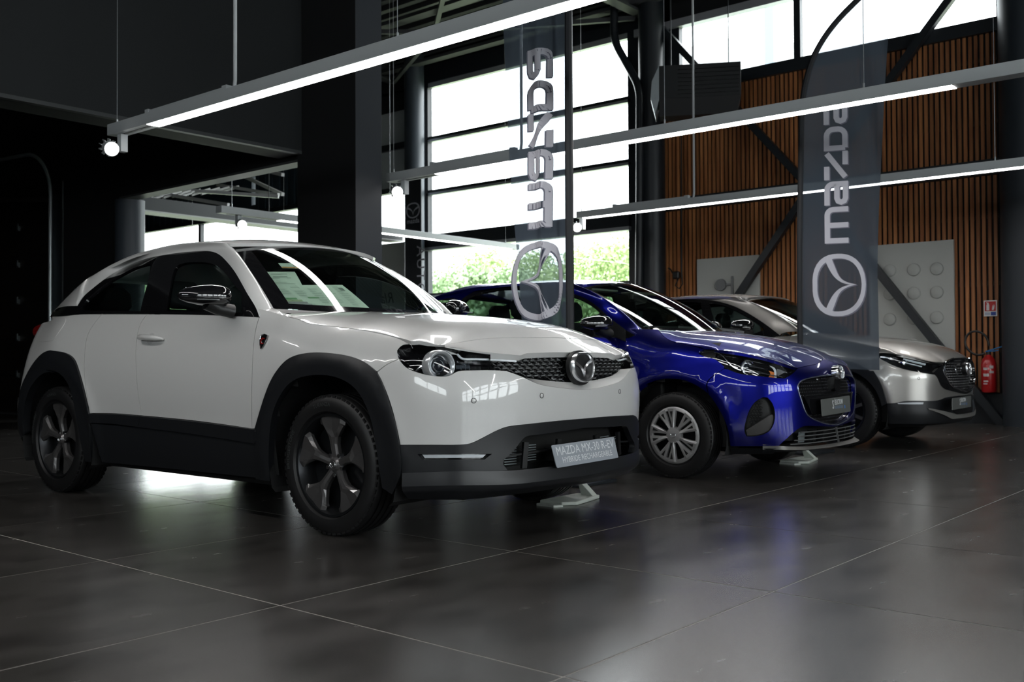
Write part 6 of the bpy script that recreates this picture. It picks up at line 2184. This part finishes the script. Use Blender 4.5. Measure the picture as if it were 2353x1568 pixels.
# air duct in the far bay
dc = empty('air_duct', (7.6, 14.2, 3.12), 0, 'dark grey air duct with pale lower edge in the far bay', 'duct')
MB().box((0, -.16, .02), (5.8, .16, .22)).build('duct_body', mat('dark_grey_duct', (.045, .05, .055), .5), dc)
MB().box((0, -.17, 0), (5.8, .17, .02)).build('duct_edge', mat('pale_duct_edge', (.55, .56, .56), .4), dc)
for x in (.6, 2.8, 5.2):
    MB().tube([(x, 0, .22), (x, 0, ZC - 3.13)], .006, 6).build('suspension_rod', black_steel, dc)

# unit heater hanging in front of the timber wall
p0, p1 = on_x(1518, 146, 12.2), on_x(1698, 262, 12.2)
hx = ray(1608, 200)
hc = np.array([0, 0, EYE]) + hx * (14.6 / np.linalg.norm(hx))
fa = math.atan2(-hx[1], -hx[0])          # faces the viewer's side of the room
ht = empty('unit_heater', tuple(hc), fa, 'black louvred unit heater hanging before the clerestory', 'heater')
MB().prism([(-.56, -.14), (.56, -.14), (.56, .33), (-.56, .33)], -.5, 0, 0).build('heater_case', mat('heater_black', (.0035, .0045, .006), .5), ht, bevel=.01)
MB().add([(0, -.56, -.14), (0, .56, -.14), (-.10, .50, -.36), (-.10, -.56, -.36), (-.5, -.56, -.14), (-.5, .56, -.14), (-.42, .50, -.36), (-.42, -.56, -.36)],
         [(0, 1, 2, 3), (4, 7, 6, 5), (0, 3, 7, 4), (1, 5, 6, 2), (3, 2, 6, 7)]).build('heater_hood', mat('heater_grey', (.010, .010, .011), .5), ht)
MB().prism([(-.50, .33), (-.62, .20), (-.66, -.10), (-.58, -.36), (-.52, -.14)][::-1], -.44, .0, 0)
b = MB()
b.add([(0, -.56, .33), (0, -.66, .12), (0, -.68, -.12), (0, -.62, -.36), (0, -.56, -.14), (-.45, -.56, .33), (-.45, -.66, .12), (-.45, -.68, -.12), (-.45, -.62, -.36), (-.45, -.56, -.14)],
      [(0, 1, 2, 3, 4), (9, 8, 7, 6, 5), (0, 5, 6, 1), (1, 6, 7, 2), (2, 7, 8, 3), (3, 8, 9, 4)])
b.build('side_cover', mat('grey_cover', (.42, .46, .48), .35, .3), ht)
lv = None
for k in range(7):
    if lv is None:
        lv = MB().bar((.012, -.30, .26), (.012, .53, .26), .03, .012).build('louvre', mat('louvre_black', (.0025, .003, .004), .45), ht)
        q = lv
    else:
        q = lv.copy()
        COL.objects.link(q)
        q.location.z = -.057 * k
for y in (-.4, .4):
    MB().tube([(-.25, y, .33), (-.25, y, ZC - hc[2])], .008, 6).build('hanging_rod', black_steel, ht)

# black down pipe with two bends beside the facade column
pp = [on_x(1411, -30, 13.1), on_x(1411, 95, 13.1), on_x(1470, 200, 13.1), on_x(1470, 420, 13.1), on_x(1468, 700, 13.1)]
c_ = [pp[0], pp[1] * .9 + pp[0] * .1]
for a, b_, c2 in ((pp[0], pp[1], pp[2]), (pp[1], pp[2], pp[3])):
    u, v = (a - b_) / np.linalg.norm(a - b_), (c2 - b_) / np.linalg.norm(c2 - b_)
    for t in np.linspace(0, 1, 7):
        c_.append(b_ + u * .2 * (1 - t) ** 2 + v * .2 * t ** 2)
c_ += [pp[3], pp[4]]
dp = MB().tube(c_, .062, 14).build('drain_pipe', black_steel, None, smooth=True)
tag(dp, 'black drain pipe with two bends running down in front of the main window', 'pipe')

# boards and fixtures on the timber wall
def wall_board(y0, y1, z0, z1, label):
    t = empty('wall_board', (XW - .06, (y0 + y1) / 2, z0), 0, label, 'board', 'white boards on the timber wall')
    MB().box((-.02, -(y1 - y0) / 2, 0), (.02, (y1 - y0) / 2, z1 - z0)).build('board_face', panel_white, t, bevel=.003)
    return t


bl = wall_board(6.67, 7.70, .9, 2.355, 'plain white board with a grey round knob, left on the timber wall')
g_ = mat('grey_knob', (.16, .165, .17), .5)
kp = on_x(1658, 655, XW - .1)
MB().lathe([(-.05, 0), (-.05, .085), (-.02, .09), (0, .08)], (-.03, kp[1] - 7.185, kp[2] - .9), 0, 28).build('round_knob', g_, bl, smooth=True)
MB().tube([(-.05, kp[1] - 7.185 - .18, kp[2] - .9 + .12), (-.05, kp[1] - 7.185 - .18, kp[2] - .9 - .5)], .018, 8).bar((-.05, kp[1] - 7.185, kp[2] - .9), (-.05, kp[1] - 7.185 - .18, kp[2] - .9), .03).build('knob_post', g_, bl)
br = wall_board(3.955, 5.05, .62, 2.36, 'white board with rows of raised discs, right on the timber wall')
disc_m = mat('pale_disc', (.40, .41, .39), .5)
dsc = None
for r, pz in enumerate((618, 672, 730, 789)):
    for c, px_ in enumerate((2045, 2100, 2153)):
        q3 = on_x(px_, pz + (4 if c == 0 else 2 if c == 1 else 0), XW - .08)
        if dsc is None:
            dsc = MB().lathe([(0, .084), (-.018, .082), (-.026, .072), (-.026, 0)], (0, 0, 0), 0, 28).build('disc', disc_m, br, smooth=True, angle=50)
            q = dsc
        else:
            q = dsc.copy()
            COL.objects.link(q)
        q.location = (-.02, q3[1] - 4.5025, q3[2] - .62)
# cable box on the slats
cb = on_x(1566, 634, XW - .06)
t = empty('cable_box', (XW - .16, cb[1], cb[2]), 0, 'small black cable box with a hanging loop on the slats', 'cable box')
MB().rbox((-.05, 0, 0), (.08, .11, .12), .02).build('box_body', black_plastic, t)
MB().tube([(-.03, -.02, -.05), (-.04, .03, -.16), (-.04, -.04, -.21), (-.04, -.10, -.14), (-.03, -.08, .05), (-.02, -.09, 2.4)], .010, 8).build('cable', black_plastic, t, smooth=True)
MB().tube([(-.02, .06, .0), (-.03, .12, .1), (-.02, .16, .12)], .012, 8).build('cable', black_plastic, t, smooth=True)

# extinguisher and its sign
red_paint = mat('extinguisher_red', (.42, .012, .014), .3, 0, .5)
ep = on_x(2272, 860, XW - .16)
ex = empty('fire_extinguisher', (XW - .16, ep[1], .40), 0, 'red fire extinguisher with blue lever hung low on the slats', 'fire extinguisher')
MB().lathe([(0, .02), (.0, .075), (.02, .088), (.36, .088), (.42, .07), (.46, .03), (.48, .025)], (0, 0, 0), 2, 28).build('cylinder_body', red_paint, ex, smooth=True)
MB().lathe([(.47, .028), (.51, .028), (.51, 0)], (0, 0, 0), 2, 16).build('valve', black_plastic, ex, smooth=True)
MB().bar((0, .03, .51), (0, -.17, .575), .03, .014).bar((0, .03, .505), (0, -.12, .525), .026, .012).build('lever', mat('blue_lever', (.01, .16, .42), .4), ex)
hz = [(-.02, .03, .49), (-.04, .12, .47), (-.05, .22, .53), (-.05, .26, .65), (-.05, .20, .75), (-.05, .10, .76), (-.04, .02, .70), (-.04, -.02, .58)]
MB().tube([tuple(q) for q in curve(hz, 6)], .014, 8).build('hose', black_plastic, ex, smooth=True)
lab = mat('white_label_print', (.52, .50, .50), .6)
lb = MB()
for z0, z1, a0, a1 in ((.28, .31, 150, 185), (.20, .235, 150, 195), (.24, .27, 200, 235), (.30, .335, 200, 232), (.13, .15, 152, 190), (.10, .115, 150, 185)):
    n = 8
    vs = []
    for k in range(n + 1):
        a = math.radians(a0 + (a1 - a0) * k / n)
        for z in (z0, z1):
            vs.append((.0892 * math.cos(a), .0892 * math.sin(a) + .0, z))
    lb.add(vs, [(2 * k, 2 * k + 2, 2 * k + 3, 2 * k + 1) for k in range(n)])
lb.build('label_print', lab, ex)
s0, s1 = on_x(2262, 691, XW - .05), on_x(2290, 727, XW - .05)
cy, cz = (s0[1] + s1[1]) / 2, (s0[2] + s1[2]) / 2
w_, h_ = .155, .20
sg = empty('safety_sign', (XW - .05, cy, cz), 0, 'red and blue extinguisher sign on the slats beside the dark column', 'sign')
MB().box((-.004, -w_ / 2, -h_ / 2), (.002, w_ / 2, h_ / 2)).build('sign_plate', mat('sign_white', (.75, .75, .75), .5), sg)
MB().box((-.006, -w_ / 2 + .012, -.035), (-.004, w_ / 2 - .012, h_ / 2 - .012)).build('red_field', mat('sign_red', (.50, .02, .02), .5), sg)
MB().box((-.006, -w_ / 2 + .012, -h_ / 2 + .01), (-.004, -.005, -.045)).build('blue_field', mat('sign_blue', (.02, .06, .30), .5), sg)
MB().box((-.006, .003, -h_ / 2 + .015), (-.004, w_ / 2 - .012, -.05)).build('grey_field', mat('sign_grey', (.45, .5, .6), .5), sg)
wm = mat('sign_white', (.75, .75, .75), .5)
MB().prism([(.012, -.025), (.045, -.025), (.045, .045), (.036, .056), (.036, .066), (.050, .070), (.046, .076), (.020, .072), (.020, .056), (.012, .045)][::-1], -.008, -.006, 0).build('extinguisher_symbol', wm, sg)
MB().prism([(-.018, -.02), (-.034, -.024), (-.044, -.01), (-.050, .03), (-.042, .05), (-.038, .02), (-.030, .045), (-.024, .02)][::-1], -.008, -.006, 0).build('flame_symbol', wm, sg)

# white ramps under the far front wheels
ramp_m = mat('grey_white_ramp', (.50, .54, .49), .5)


def wheel_ramp(p, rz, label):
    t = empty('wheel_ramp', (p[0], p[1], 0), rz, label, 'wheel ramp', 'ramps under display wheels')
    MB().prism([(-.17, -.14), (.20, -.14), (.24, -.18), (.22, -.30), (-.10, -.36), (-.17, -.30)], 0, .022, 2).build('ramp_plate', ramp_m, t, bevel=.006)
    MB().prism([(-.30, .02), (-.21, .02), (-.185, .10), (-.20, .105)], .15, .20, 0).build('ramp_stop', ramp_m, t, bevel=.004)
    MB().prism([(-.24, -.17), (-.19, -.17), (-.20, -.33), (-.25, -.30)], 0, .012, 2).build('ramp_tongue', ramp_m, t)
    return t


# ------------------------------------------------------------------ feather flags
cloth = bpy.data.materials.new('sheer_flag_cloth')
cloth.use_nodes = True
nt = cloth.node_tree
N, L = nt.nodes, nt.links
N.remove(N['Principled BSDF'])
d1 = N.new('ShaderNodeBsdfDiffuse'); d1.inputs[0].default_value = (.052, .066, .090, 1)
d2 = N.new('ShaderNodeBsdfTranslucent'); d2.inputs[0].default_value = (.15, .18, .22, 1)
tr_ = N.new('ShaderNodeBsdfTransparent'); tr_.inputs[0].default_value = (.55, .60, .64, 1)
x1 = N.new('ShaderNodeMixShader'); x1.inputs[0].default_value = .45
x2 = N.new('ShaderNodeMixShader'); x2.inputs[0].default_value = .33
L.new(d1.outputs[0], x1.inputs[1]); L.new(d2.outputs[0], x1.inputs[2])
L.new(x1.outputs[0], x2.inputs[1]); L.new(tr_.outputs[0], x2.inputs[2])
L.new(x2.outputs[0], N['Material Output'].inputs[0])
print_m = mat('silver_print', (.52, .52, .58), .6)
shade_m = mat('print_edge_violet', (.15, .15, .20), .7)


def ribbon(pts, w, close=False):
    """a flat stroke of width w along a polyline, as quads"""
    P = np.asarray(pts, float)
    n = len(P)
    out = []
    for i in range(n):
        a = P[i - 1] if (i or close) else None
        b = P[(i + 1) % n] if (i < n - 1 or close) else None
        t1 = (P[i] - a) / np.linalg.norm(P[i] - a) if a is not None else None
        t2 = (b - P[i]) / np.linalg.norm(b - P[i]) if b is not None else None
        t1 = t2 if t1 is None else t1
        t2 = t1 if t2 is None else t2
        m = t1 + t2
        m /= np.linalg.norm(m)
        k = 1 / max(.45, float(m @ t1))
        nn = np.array([-m[1], m[0]]) * w / 2 * k
        out.append((P[i] + nn, P[i] - nn))
    q = []
    for i in range(n if close else n - 1):
        q.append((out[i][0], out[i][1], out[(i + 1) % n][1], out[(i + 1) % n][0]))
    return q


def logotype(w):
    """strokes of the five letters, lower case height 1; returns quads and total length"""
    r = lambda cx, cy, rad, a0, a1: [(cx + rad * math.cos(math.radians(a)), cy + rad * math.sin(math.radians(a))) for a in np.linspace(a0, a1, 5)]
    L_ = []
    L_.append((1.66, [([(.11, 0), (.11, .89), (1.25, .89)] + r(1.25, .64, .25, 90, 0)[1:] + [(1.5, 0)], False), ([(.80, .89), (.80, 0)], False)]))
    A = [([(.03, .89), (.72, .89)] + r(.72, .64, .25, 90, 0)[1:] + [(.97, .11), (.33, .11)] + r(.33, .29, .18, 270, 90)[1:] + [(.97, .47)], False)]
    L_.append((1.16, A))
    L_.append((1.30, [([(0, .89), (.60, .89)], False), ([(1.18, .89), (.10, .11)], False), ([(.66, .11), (1.26, .11)], False)]))
    L_.append((1.14, [([(.11, .11), (.11, .89), (.66, .89)] + r(.66, .60, .29, 90, 0)[1:] + r(.66, .40, .29, 0, -90) + [(.11, .11)], False)]))
    L_.append((1.10, A))
    x, Q = 0, []
    for wd, st in L_:
        for pts, c in st:
            Q += ribbon([(p[0] + x, p[1]) for p in pts], w, c)
        x += wd
    return Q, x


def feather_flag(base, e, left, right, q_emblem, p_mid, fold, flip, label):
    """cloth hung from a bowed pole. (p, q): metres from the pole foot along e, and height"""
    t = empty('feather_flag', (base[0], base[1], 0), 0, label, 'flag', 'feather flags between the cars')
    e = np.array([e[0], e[1], 0.0])
    nrm = np.array([e[1], -e[0], 0.0])
    if nrm @ np.array([base[0], base[1], 0]) > 0:
        nrm = -nrm                                   # towards the camera side

    def at(p, q, off=0.0):
        f = fold(p, q)
        return e * p + np.array([0, 0, q]) + nrm * (f + off)
    Lc, Rc = resample(left, 70), resample(right, 70)
    grid = np.array([[at(*(Lc[i] * (1 - a) + Rc[i] * a)) for a in np.linspace(0, 1, 60)] for i in range(70)])
    cl = MB().grid(grid).build('flag_cloth', cloth, t, smooth=True, angle=180, recalc=False)
    pl = [tuple(e * p + np.array([0, 0, q])) for p, q in left]
    MB().tube([(0, 0, .03)] + pl, [.020] * (len(pl) + 1), 10).build('pole', black_plastic, t, smooth=True)
    MB().tube([tuple(at(p, q, .004)) for p, q in left], .026, 8).build('pole_sleeve', mat('black_sleeve', (.006, .007, .010), .6), t, smooth=True)
    MB().box((-.22, -.22, 0), (.22, .22, .02)).lathe([(.02, .03), (.3, .028)], (0, 0, 0), 2, 12).build('flag_base', black_steel, t, bevel=.004)
    sg = -1 if flip else 1

    def lay(name, quads, m, off, sub=4):
        for o_ in (off, -off):
            b = MB()
            for qd in quads:
                qd = np.array(qd)
                n = max(1, int(np.ceil(max(np.linalg.norm(qd[0] - qd[-1]), np.linalg.norm(qd[1] - qd[0])) / .03)))
                vs = []
                for i in range(n + 1):
                    for j in range(n + 1):
                        u, v = i / n, j / n
                        p = (qd[0] * (1 - u) + qd[3] * u) * (1 - v) + (qd[1] * (1 - u) + qd[2] * u) * v
                        vs.append(at(p[0], p[1], o_))
                b.add(vs, [(i * (n + 1) + j, i * (n + 1) + j + 1, (i + 1) * (n + 1) + j + 1, (i + 1) * (n + 1) + j) for i in range(n) for j in range(n)])
            b.build(name, m, cl, recalc=False)
    # emblem: turned a quarter, wings pointing away from the pole
    S_ = .555
    ro, ri, wing = emblem_shapes(36)
    tr2 = lambda x, y: (p_mid - y * S_ * sg * -1 * (-1), q_emblem + x * S_) if False else (p_mid + sg * (-y) * S_, q_emblem + x * S_)
    quads = []
    n = len(ro)
    for k in range(n):
        j = (k + 1) % n
        quads.append([tr2(*ro[k]), tr2(*ri[k]), tr2(*ri[j]), tr2(*ro[j])])
    h = len(wing) // 2
    for sx in (1, -1):
        for k in range(h - 1):
            quads.append([tr2(sx * wing[k][0], wing[k][1]), tr2(sx * wing[-1 - k][0], wing[-1 - k][1]), tr2(sx * wing[-2 - k][0], wing[-2 - k][1]), tr2(sx * wing[k + 1][0], wing[k + 1][1])])
    lay('emblem_print', quads, print_m, .0022)
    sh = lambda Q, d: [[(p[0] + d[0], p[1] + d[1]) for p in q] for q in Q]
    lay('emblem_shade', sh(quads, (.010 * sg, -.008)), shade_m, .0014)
    hgt, q0 = .200, q_emblem + S_ / 2 + .095
    Q, tot = logotype(.23)
    trl = lambda x, y: (p_mid + sg * (.055 + .085 - y * hgt - .045), q0 + x * hgt)
    quads = [[trl(*p) for p in q] for q in Q]
    lay('lettering', quads, print_m, .0022)
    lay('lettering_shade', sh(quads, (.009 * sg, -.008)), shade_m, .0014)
    return t


# flag between the blue and the beige car: pole on the left, cloth facing the camera
def flag_plane(pole_px, pole_y, X, rot=0.0):
    b = on_x(pole_px, pole_y, X)
    d = np.array([b[0], b[1]]) / np.hypot(b[0], b[1])
    r = np.array([d[1], -d[0]])
    c, s = math.cos(rot), math.sin(rot)
    return b, np.array([r[0] * c - r[1] * s, r[0] * s + r[1] * c])


def plane_pq(px, b, e):
    d = ray(*px)
    n = np.array([-e[1], e[0]])
    k = (n @ b[:2]) / (n @ d[:2])
    P = np.array([0, 0, EYE]) + d * k
    return ((P[:2] - b[:2]) @ e, P[2])


b2, e2 = flag_plane(1837, 600, 8.52)
L2 = [plane_pq(q, b2, e2) for q in ((1838, 845), (1837, 600), (1840, 380), (1843, 250), (1849, 200), (1865, 142), (1885, 102), (1908, 68), (1940, 30), (1972, -2), (2005, -30), (2040, -50))]
R2 = [plane_pq(q, b2, e2) for q in ((2021, 851), (2018, 700), (2016, 600), (2024, 400), (2031, 250), (2042, 80), (2050, 0), (2056, -48))]
L2 = [(max(p, 0) if q < 3 else p, q) for p, q in L2]
L2 = curve(L2, 6)
R2 = curve(R2, 8)
em2 = plane_pq((1925, 655), b2, e2)
fold2 = lambda p, q: .012 * math.sin(9 * p + 1.5 * q) * min(1, p * 4) + .022 * math.sin(26 * (p + .16 * (q - 1.2)) + 1) * min(1, max(0, (p - .42) * 4))
feather_flag((b2[0], b2[1]), e2, L2, R2, em2[1], em2[0], fold2, False, 'dark sheer feather flag with bowed pole, standing between the blue and beige cars')

# flag between the white and the blue car: seen from behind, cloth in heavy folds
b1 = on_x(1312, 600, 5.52)
e1 = np.array([-.12, 1.0]) / np.hypot(.12, 1)
L1 = [plane_pq(q, b1, e1) for q in ((1316, 770), (1312, 600), (1306, 400), (1298, 15), (1296, -120))]
L1 = [(0.0, q) for p, q in L1]
R1 = [plane_pq(q, b1, e1) for q in ((1198, 760), (1190, 640), (1178, 500), (1168, 330), (1163, 180), (1158, 40), (1156, -110))]
L1, R1 = curve(L1, 10), curve(R1, 8)
em1 = plane_pq((1238, 645), b1, e1)
fold1 = lambda p, q: .030 * math.sin(34 * (p - .035 * (q - 1.2)) + .8) * min(1, p * 10) * (.35 + .65 * min(1, max(0, .34 - p) * 8)) + .02 * math.sin(9 * p + .8 * q)
feather_flag((b1[0], b1[1]), e1, L1, R1, em1[1], em1[0], fold1, False, 'dark sheer feather flag seen from behind in folds, standing between the white and blue cars')

# tall black banner beside the facade columns
p_a, p_b = on_x(931, 400, 13.05), on_x(968, 640, 13.05)
bn = empty('hanging_banner', (13.05, (p_a[1] + p_b[1]) / 2, 0), 0, 'tall narrow black banner with emblem beside the round facade column', 'banner')
wy = abs(p_a[1] - p_b[1])
zt, zb = on_x(950, 402, 13.05)[2], .9
MB().box((0, -wy / 2, zb), (.012, wy / 2, zt)).build('banner_cloth', mat('black_banner_cloth', (.012, .014, .018), .7), bn)
Mn = lambda y, z: Matrix(((0, 0, -1, -.002), (-1, 0, 0, y), (0, 1, 0, z), (0, 0, 0, 1)))
ez_ = on_x(950, 483, 13.05)[2]
emblem_mb(Mn(0, ez_), .36, .003).build('emblem', mat('silver_print'), bn)
text_mb('mazda', .13, Mn(0, on_x(950, 513, 13.05)[2]), .001).build('lettering', mat('silver_print'), bn)
text_mb('AUTO', .30, Mn(-.10, on_x(950, 566, 13.05)[2]) @ Matrix.Rotation(-H90, 4, 'Z'), .001, align='LEFT', space=1.2).build('lettering', mat('silver_print'), bn)
# pale poster board in the far window
q0, q1 = on_x(874, 562, 13.3), on_x(909, 702, 13.3)
pb = empty('poster_board', (13.3, (q0[1] + q1[1]) / 2, 0), 0, 'pale grey poster board standing behind the black column by the window', 'board')
MB().box((0, -abs(q0[1] - q1[1]) / 2 - .25, .6), (.03, abs(q0[1] - q1[1]) / 2, q0[2])).build('board_face', mat('poster_grey', (.38, .40, .39), .6), pb)
text_mb('Rla', .30, Matrix(((0, 0, -1, -.002), (1, 0, 0, 0.0), (0, 1, 0, on_x(890, 697, 13.3)[2]), (0, 0, 0, 1))), .001, shear=.3).build('lettering', mat('poster_ink', (.04, .045, .045), .6), pb)

# ------------------------------------------------------------------ outside: ground, trees
struct('ground_outside', MB().box((XW + .3, -30, -.3), (120, 90, -.05)), noise_colour(mat('pale_asphalt', (.3, .3, .3), .9), (.20, .24, .15), (.32, .36, .24), .4))
leaf_m = mat('light_leaf', (.14, .24, .06), .6)
noise_colour(leaf_m, (.22, .34, .12), (.46, .56, .28), .9, 3, lo=.3, hi=.7)
leaf_b = mat('blue_leaf', (.10, .20, .10), .6)
noise_colour(leaf_b, (.17, .27, .13), (.38, .48, .28), .9, 3, lo=.3, hi=.7)
bark = mat('bark', (.06, .045, .03), .9)


def tree(x, y, h, r, seed, m, label, n=9000):
    rs = np.random.RandomState(seed)
    t = empty('tree', (x, y, -.05), 0, label, 'tree', 'trees outside the main window')
    tr3 = [(0, 0, 0), (.1, 0, h * .25), (0, .1, h * .45), (.1, 0, h * .7)]
    MB().tube(tr3, [.28, .22, .18, .08], 8).build('trunk', bark, t, smooth=True)
    blobs = []
    for k in range(16):
        a, zz = rs.rand() * 6.28, rs.rand()
        rr = r * (.75 * math.sqrt(1 - (2 * zz - 1) ** 2 * .8)) * rs.uniform(.5, 1)
        blobs.append((rr * math.cos(a), rr * math.sin(a), h * (.34 + .56 * zz), r * rs.uniform(.28, .45)))
    c = np.array([b[:3] for b in blobs])
    k = rs.randint(0, len(blobs), n)
    d = rs.normal(size=(n, 3))
    d /= np.linalg.norm(d, axis=1)[:, None]
    P = c[k] + d * np.array([blobs[i][3] for i in k])[:, None] * (rs.rand(n, 1) ** .35) * np.array([1, 1, .85])
    s = rs.uniform(.06, .13, n)[:, None]
    u = rs.normal(size=(n, 3)); u /= np.linalg.norm(u, axis=1)[:, None]
    v = np.cross(u, rs.normal(size=(n, 3))); v /= np.linalg.norm(v, axis=1)[:, None]
    V = np.stack([P - u * s, P + v * s * .6, P + u * s, P - v * s * .6], 1).reshape(-1, 3)
    me = bpy.data.meshes.new('foliage')
    me.from_pydata(V.tolist(), [], [(4 * i, 4 * i + 1, 4 * i + 2, 4 * i + 3) for i in range(n)])
    me.materials.append(m)
    o = bpy.data.objects.new('foliage', me)
    COL.objects.link(o)
    o.parent = t
    o['kind'] = 'stuff'


def tree_px(px, top, X, r, seed, m, label):
    p = on_x(px, top, X)
    tree(X, p[1], p[2] + .2, r, seed, m, label)


tree_px(1385, 552, 40, 3.6, 1, leaf_m, 'pale green round tree outside, right behind the blue hatchback roof')
tree_px(1475, 575, 49, 3.4, 2, leaf_m, 'pale green tree outside, partly hidden by the black facade column')
tree_px(1172, 572, 41, 3.8, 3, leaf_m, 'tall pale green tree outside, behind the folded flag')
tree_px(1265, 600, 50, 3.6, 4, leaf_b, 'darker green tree outside, in the gap behind the folded flag')
tree_px(1078, 618, 33, 2.8, 5, leaf_b, 'low green tree outside, left of the folded flag')
tree_px(1010, 606, 58, 3.0, 6, leaf_b, 'low green tree outside, beside the round facade column')
tree_px(1120, 640, 27, 2.4, 8, leaf_b, 'low green bush outside, above the blue hatchback tail')
tree_px(930, 600, 50, 3.4, 7, leaf_b, 'green tree outside, left of the round facade column')
tree_px(440, 640, 40, 4, 9, leaf_m, 'green tree outside the far windows, seen through the white car')
tree_px(330, 620, 40, 4, 10, leaf_m, 'green tree outside the far windows, left behind the white car')
tree_px(560, 630, 50, 4, 11, leaf_m, 'green tree outside the far windows, behind the white roof')
# pale building outside the clerestory
pbx = on_x(1640, 160, 24)
ob = empty('outside_building', (24, pbx[1], 0), 0, 'pale building outside the high window behind the heater', 'building')
MB().box((0, -1.6, 0), (4, 2.4, on_x(1640, 95, 24)[2])).build('building_wall', mat('pale_render', (.55, .57, .58), .7), ob)
MB().box((-.05, -1.75, 0), (.1, -1.5, on_x(1640, 45, 24)[2])).build('corner_post', mat('blue_grey_post', (.16, .20, .23), .6), ob)
wheel_ramp((4.77, 3.82), math.radians(1.3), 'pale wheel ramp under the far front tyre of the white crossover')
wheel_ramp((7.73, 3.71), math.radians(1), 'pale wheel ramp under the far front tyre of the blue hatchback')

# price sheets and leaflets lying behind the windscreen of the white crossover
def sheet(corners, name, label, m, lines=(), cat='paper', off=-.03):
    """paper with surveyed corners on the screen of the white car; printed lines as thin strips"""
    S, car = S_white, white_car
    ab = S.pick(car, corners)
    P = [S.at(q[None], off)[0] for q in ab]
    W4 = [car.o + np.array(p) @ car.M for p in P]
    o = sum(np.array(p) for p in W4) / 4
    t = empty(name, tuple(o), 0, label, cat, 'papers behind the windscreen')
    pt = lambda u, v, d=0.0: car.o + S.at(np.array([(ab[0] * (1 - u) + ab[1] * u) * (1 - v) + (ab[3] * (1 - u) + ab[2] * u) * v]), off + d)[0] @ car.M - o
    k = 6
    g = np.array([[pt(u, v) for u in np.linspace(0, 1, k)] for v in np.linspace(0, 1, k)])
    MB().grid(g).grid(np.array([[pt(u, v, -.0015) for u in np.linspace(0, 1, k)] for v in np.linspace(0, 1, k)])).build('sheet', m, t, smooth=True)
    for (u0, u1, v0, v1, mm) in lines:
        MB().grid(np.array([[pt(u, v, .0015) for u in np.linspace(u0, u1, 4)] for v in (v0, v1)])).build('print_block', mm, t)
    return t


ink_l = mat('pale_grey_ink', (.34, .38, .34), .8)
gr_i, pu_i, ol_i = mat('green_ink', (.20, .36, .20), .8), mat('mauve_ink', (.36, .34, .36), .8), mat('olive_ink', (.38, .44, .28), .8)
rndp = random.Random(3)
txt = []
for r in range(9):
    v = .08 + r * .09
    for c in range(5):
        u = .03 + c * .19
        if (r in (5, 6, 7) and c < 2) or rndp.random() < .25:
            continue
        for j in range(3):
            txt.append((u, u + rndp.uniform(.07, .14), v + .022 * j, v + .022 * j + .008, ink_l))
sheet([(619, 646), (790, 645), (857, 702), (674, 702)], 'price_sheet', 'wide pale green data sheet lying flat on the dashboard of the white crossover', paper,
      txt + [(.02, .16, .55, .62, gr_i), (.02, .20, .63, .70, ol_i), (.02, .24, .71, .78, pu_i), (.02, .27, .79, .86, pu_i), (.30, .44, .52, .58, gr_i), (.86, .93, .14, .27, ink)])
sheet([(604, 607), (680, 607), (701, 645.5), (624, 647)], 'price_sheet', 'small upright printed sheet above the wide data sheet in the windscreen', paper,
      [(.2, .7, .15, .19, ink_l), (.22, .66, .30, .38, ink_l), (.1, .4, .40, .43, ink_l), (.62, .75, .40, .43, ink_l), (.1, .55, .66, .68, ink_l), (.1, .8, .74, .76, ink_l), (.1, .85, .84, .86, ink), (.1, .8, .92, .94, ink)], off=-.05)
t = sheet([(640, 594), (685, 595), (691, 606.5), (650, 605.5)], 'round_sticker', 'small environmental sticker with orange foot at the head of the windscreen', mat('sticker_green', (.50, .58, .50), .6),
          [(0, .75, .78, 1, mat('orange_ink', (.60, .25, .06), .7)), (.78, 1, .78, 1, mat('strong_orange', (.85, .33, .03), .6)), (.25, .5, .35, .42, ink_l), (.70, .93, .12, .66, mat('sticker_disc', (.25, .22, .22), .7)), (.76, .87, .26, .52, mat('sticker_green'))], 'sticker')
sheet([(848, 591.5), (872, 596), (898, 610), (872, 604)], 'tax_sticker', 'red slip at the far upper corner of the white crossover windscreen', mat('red_slip', (.80, .04, .06), .5))
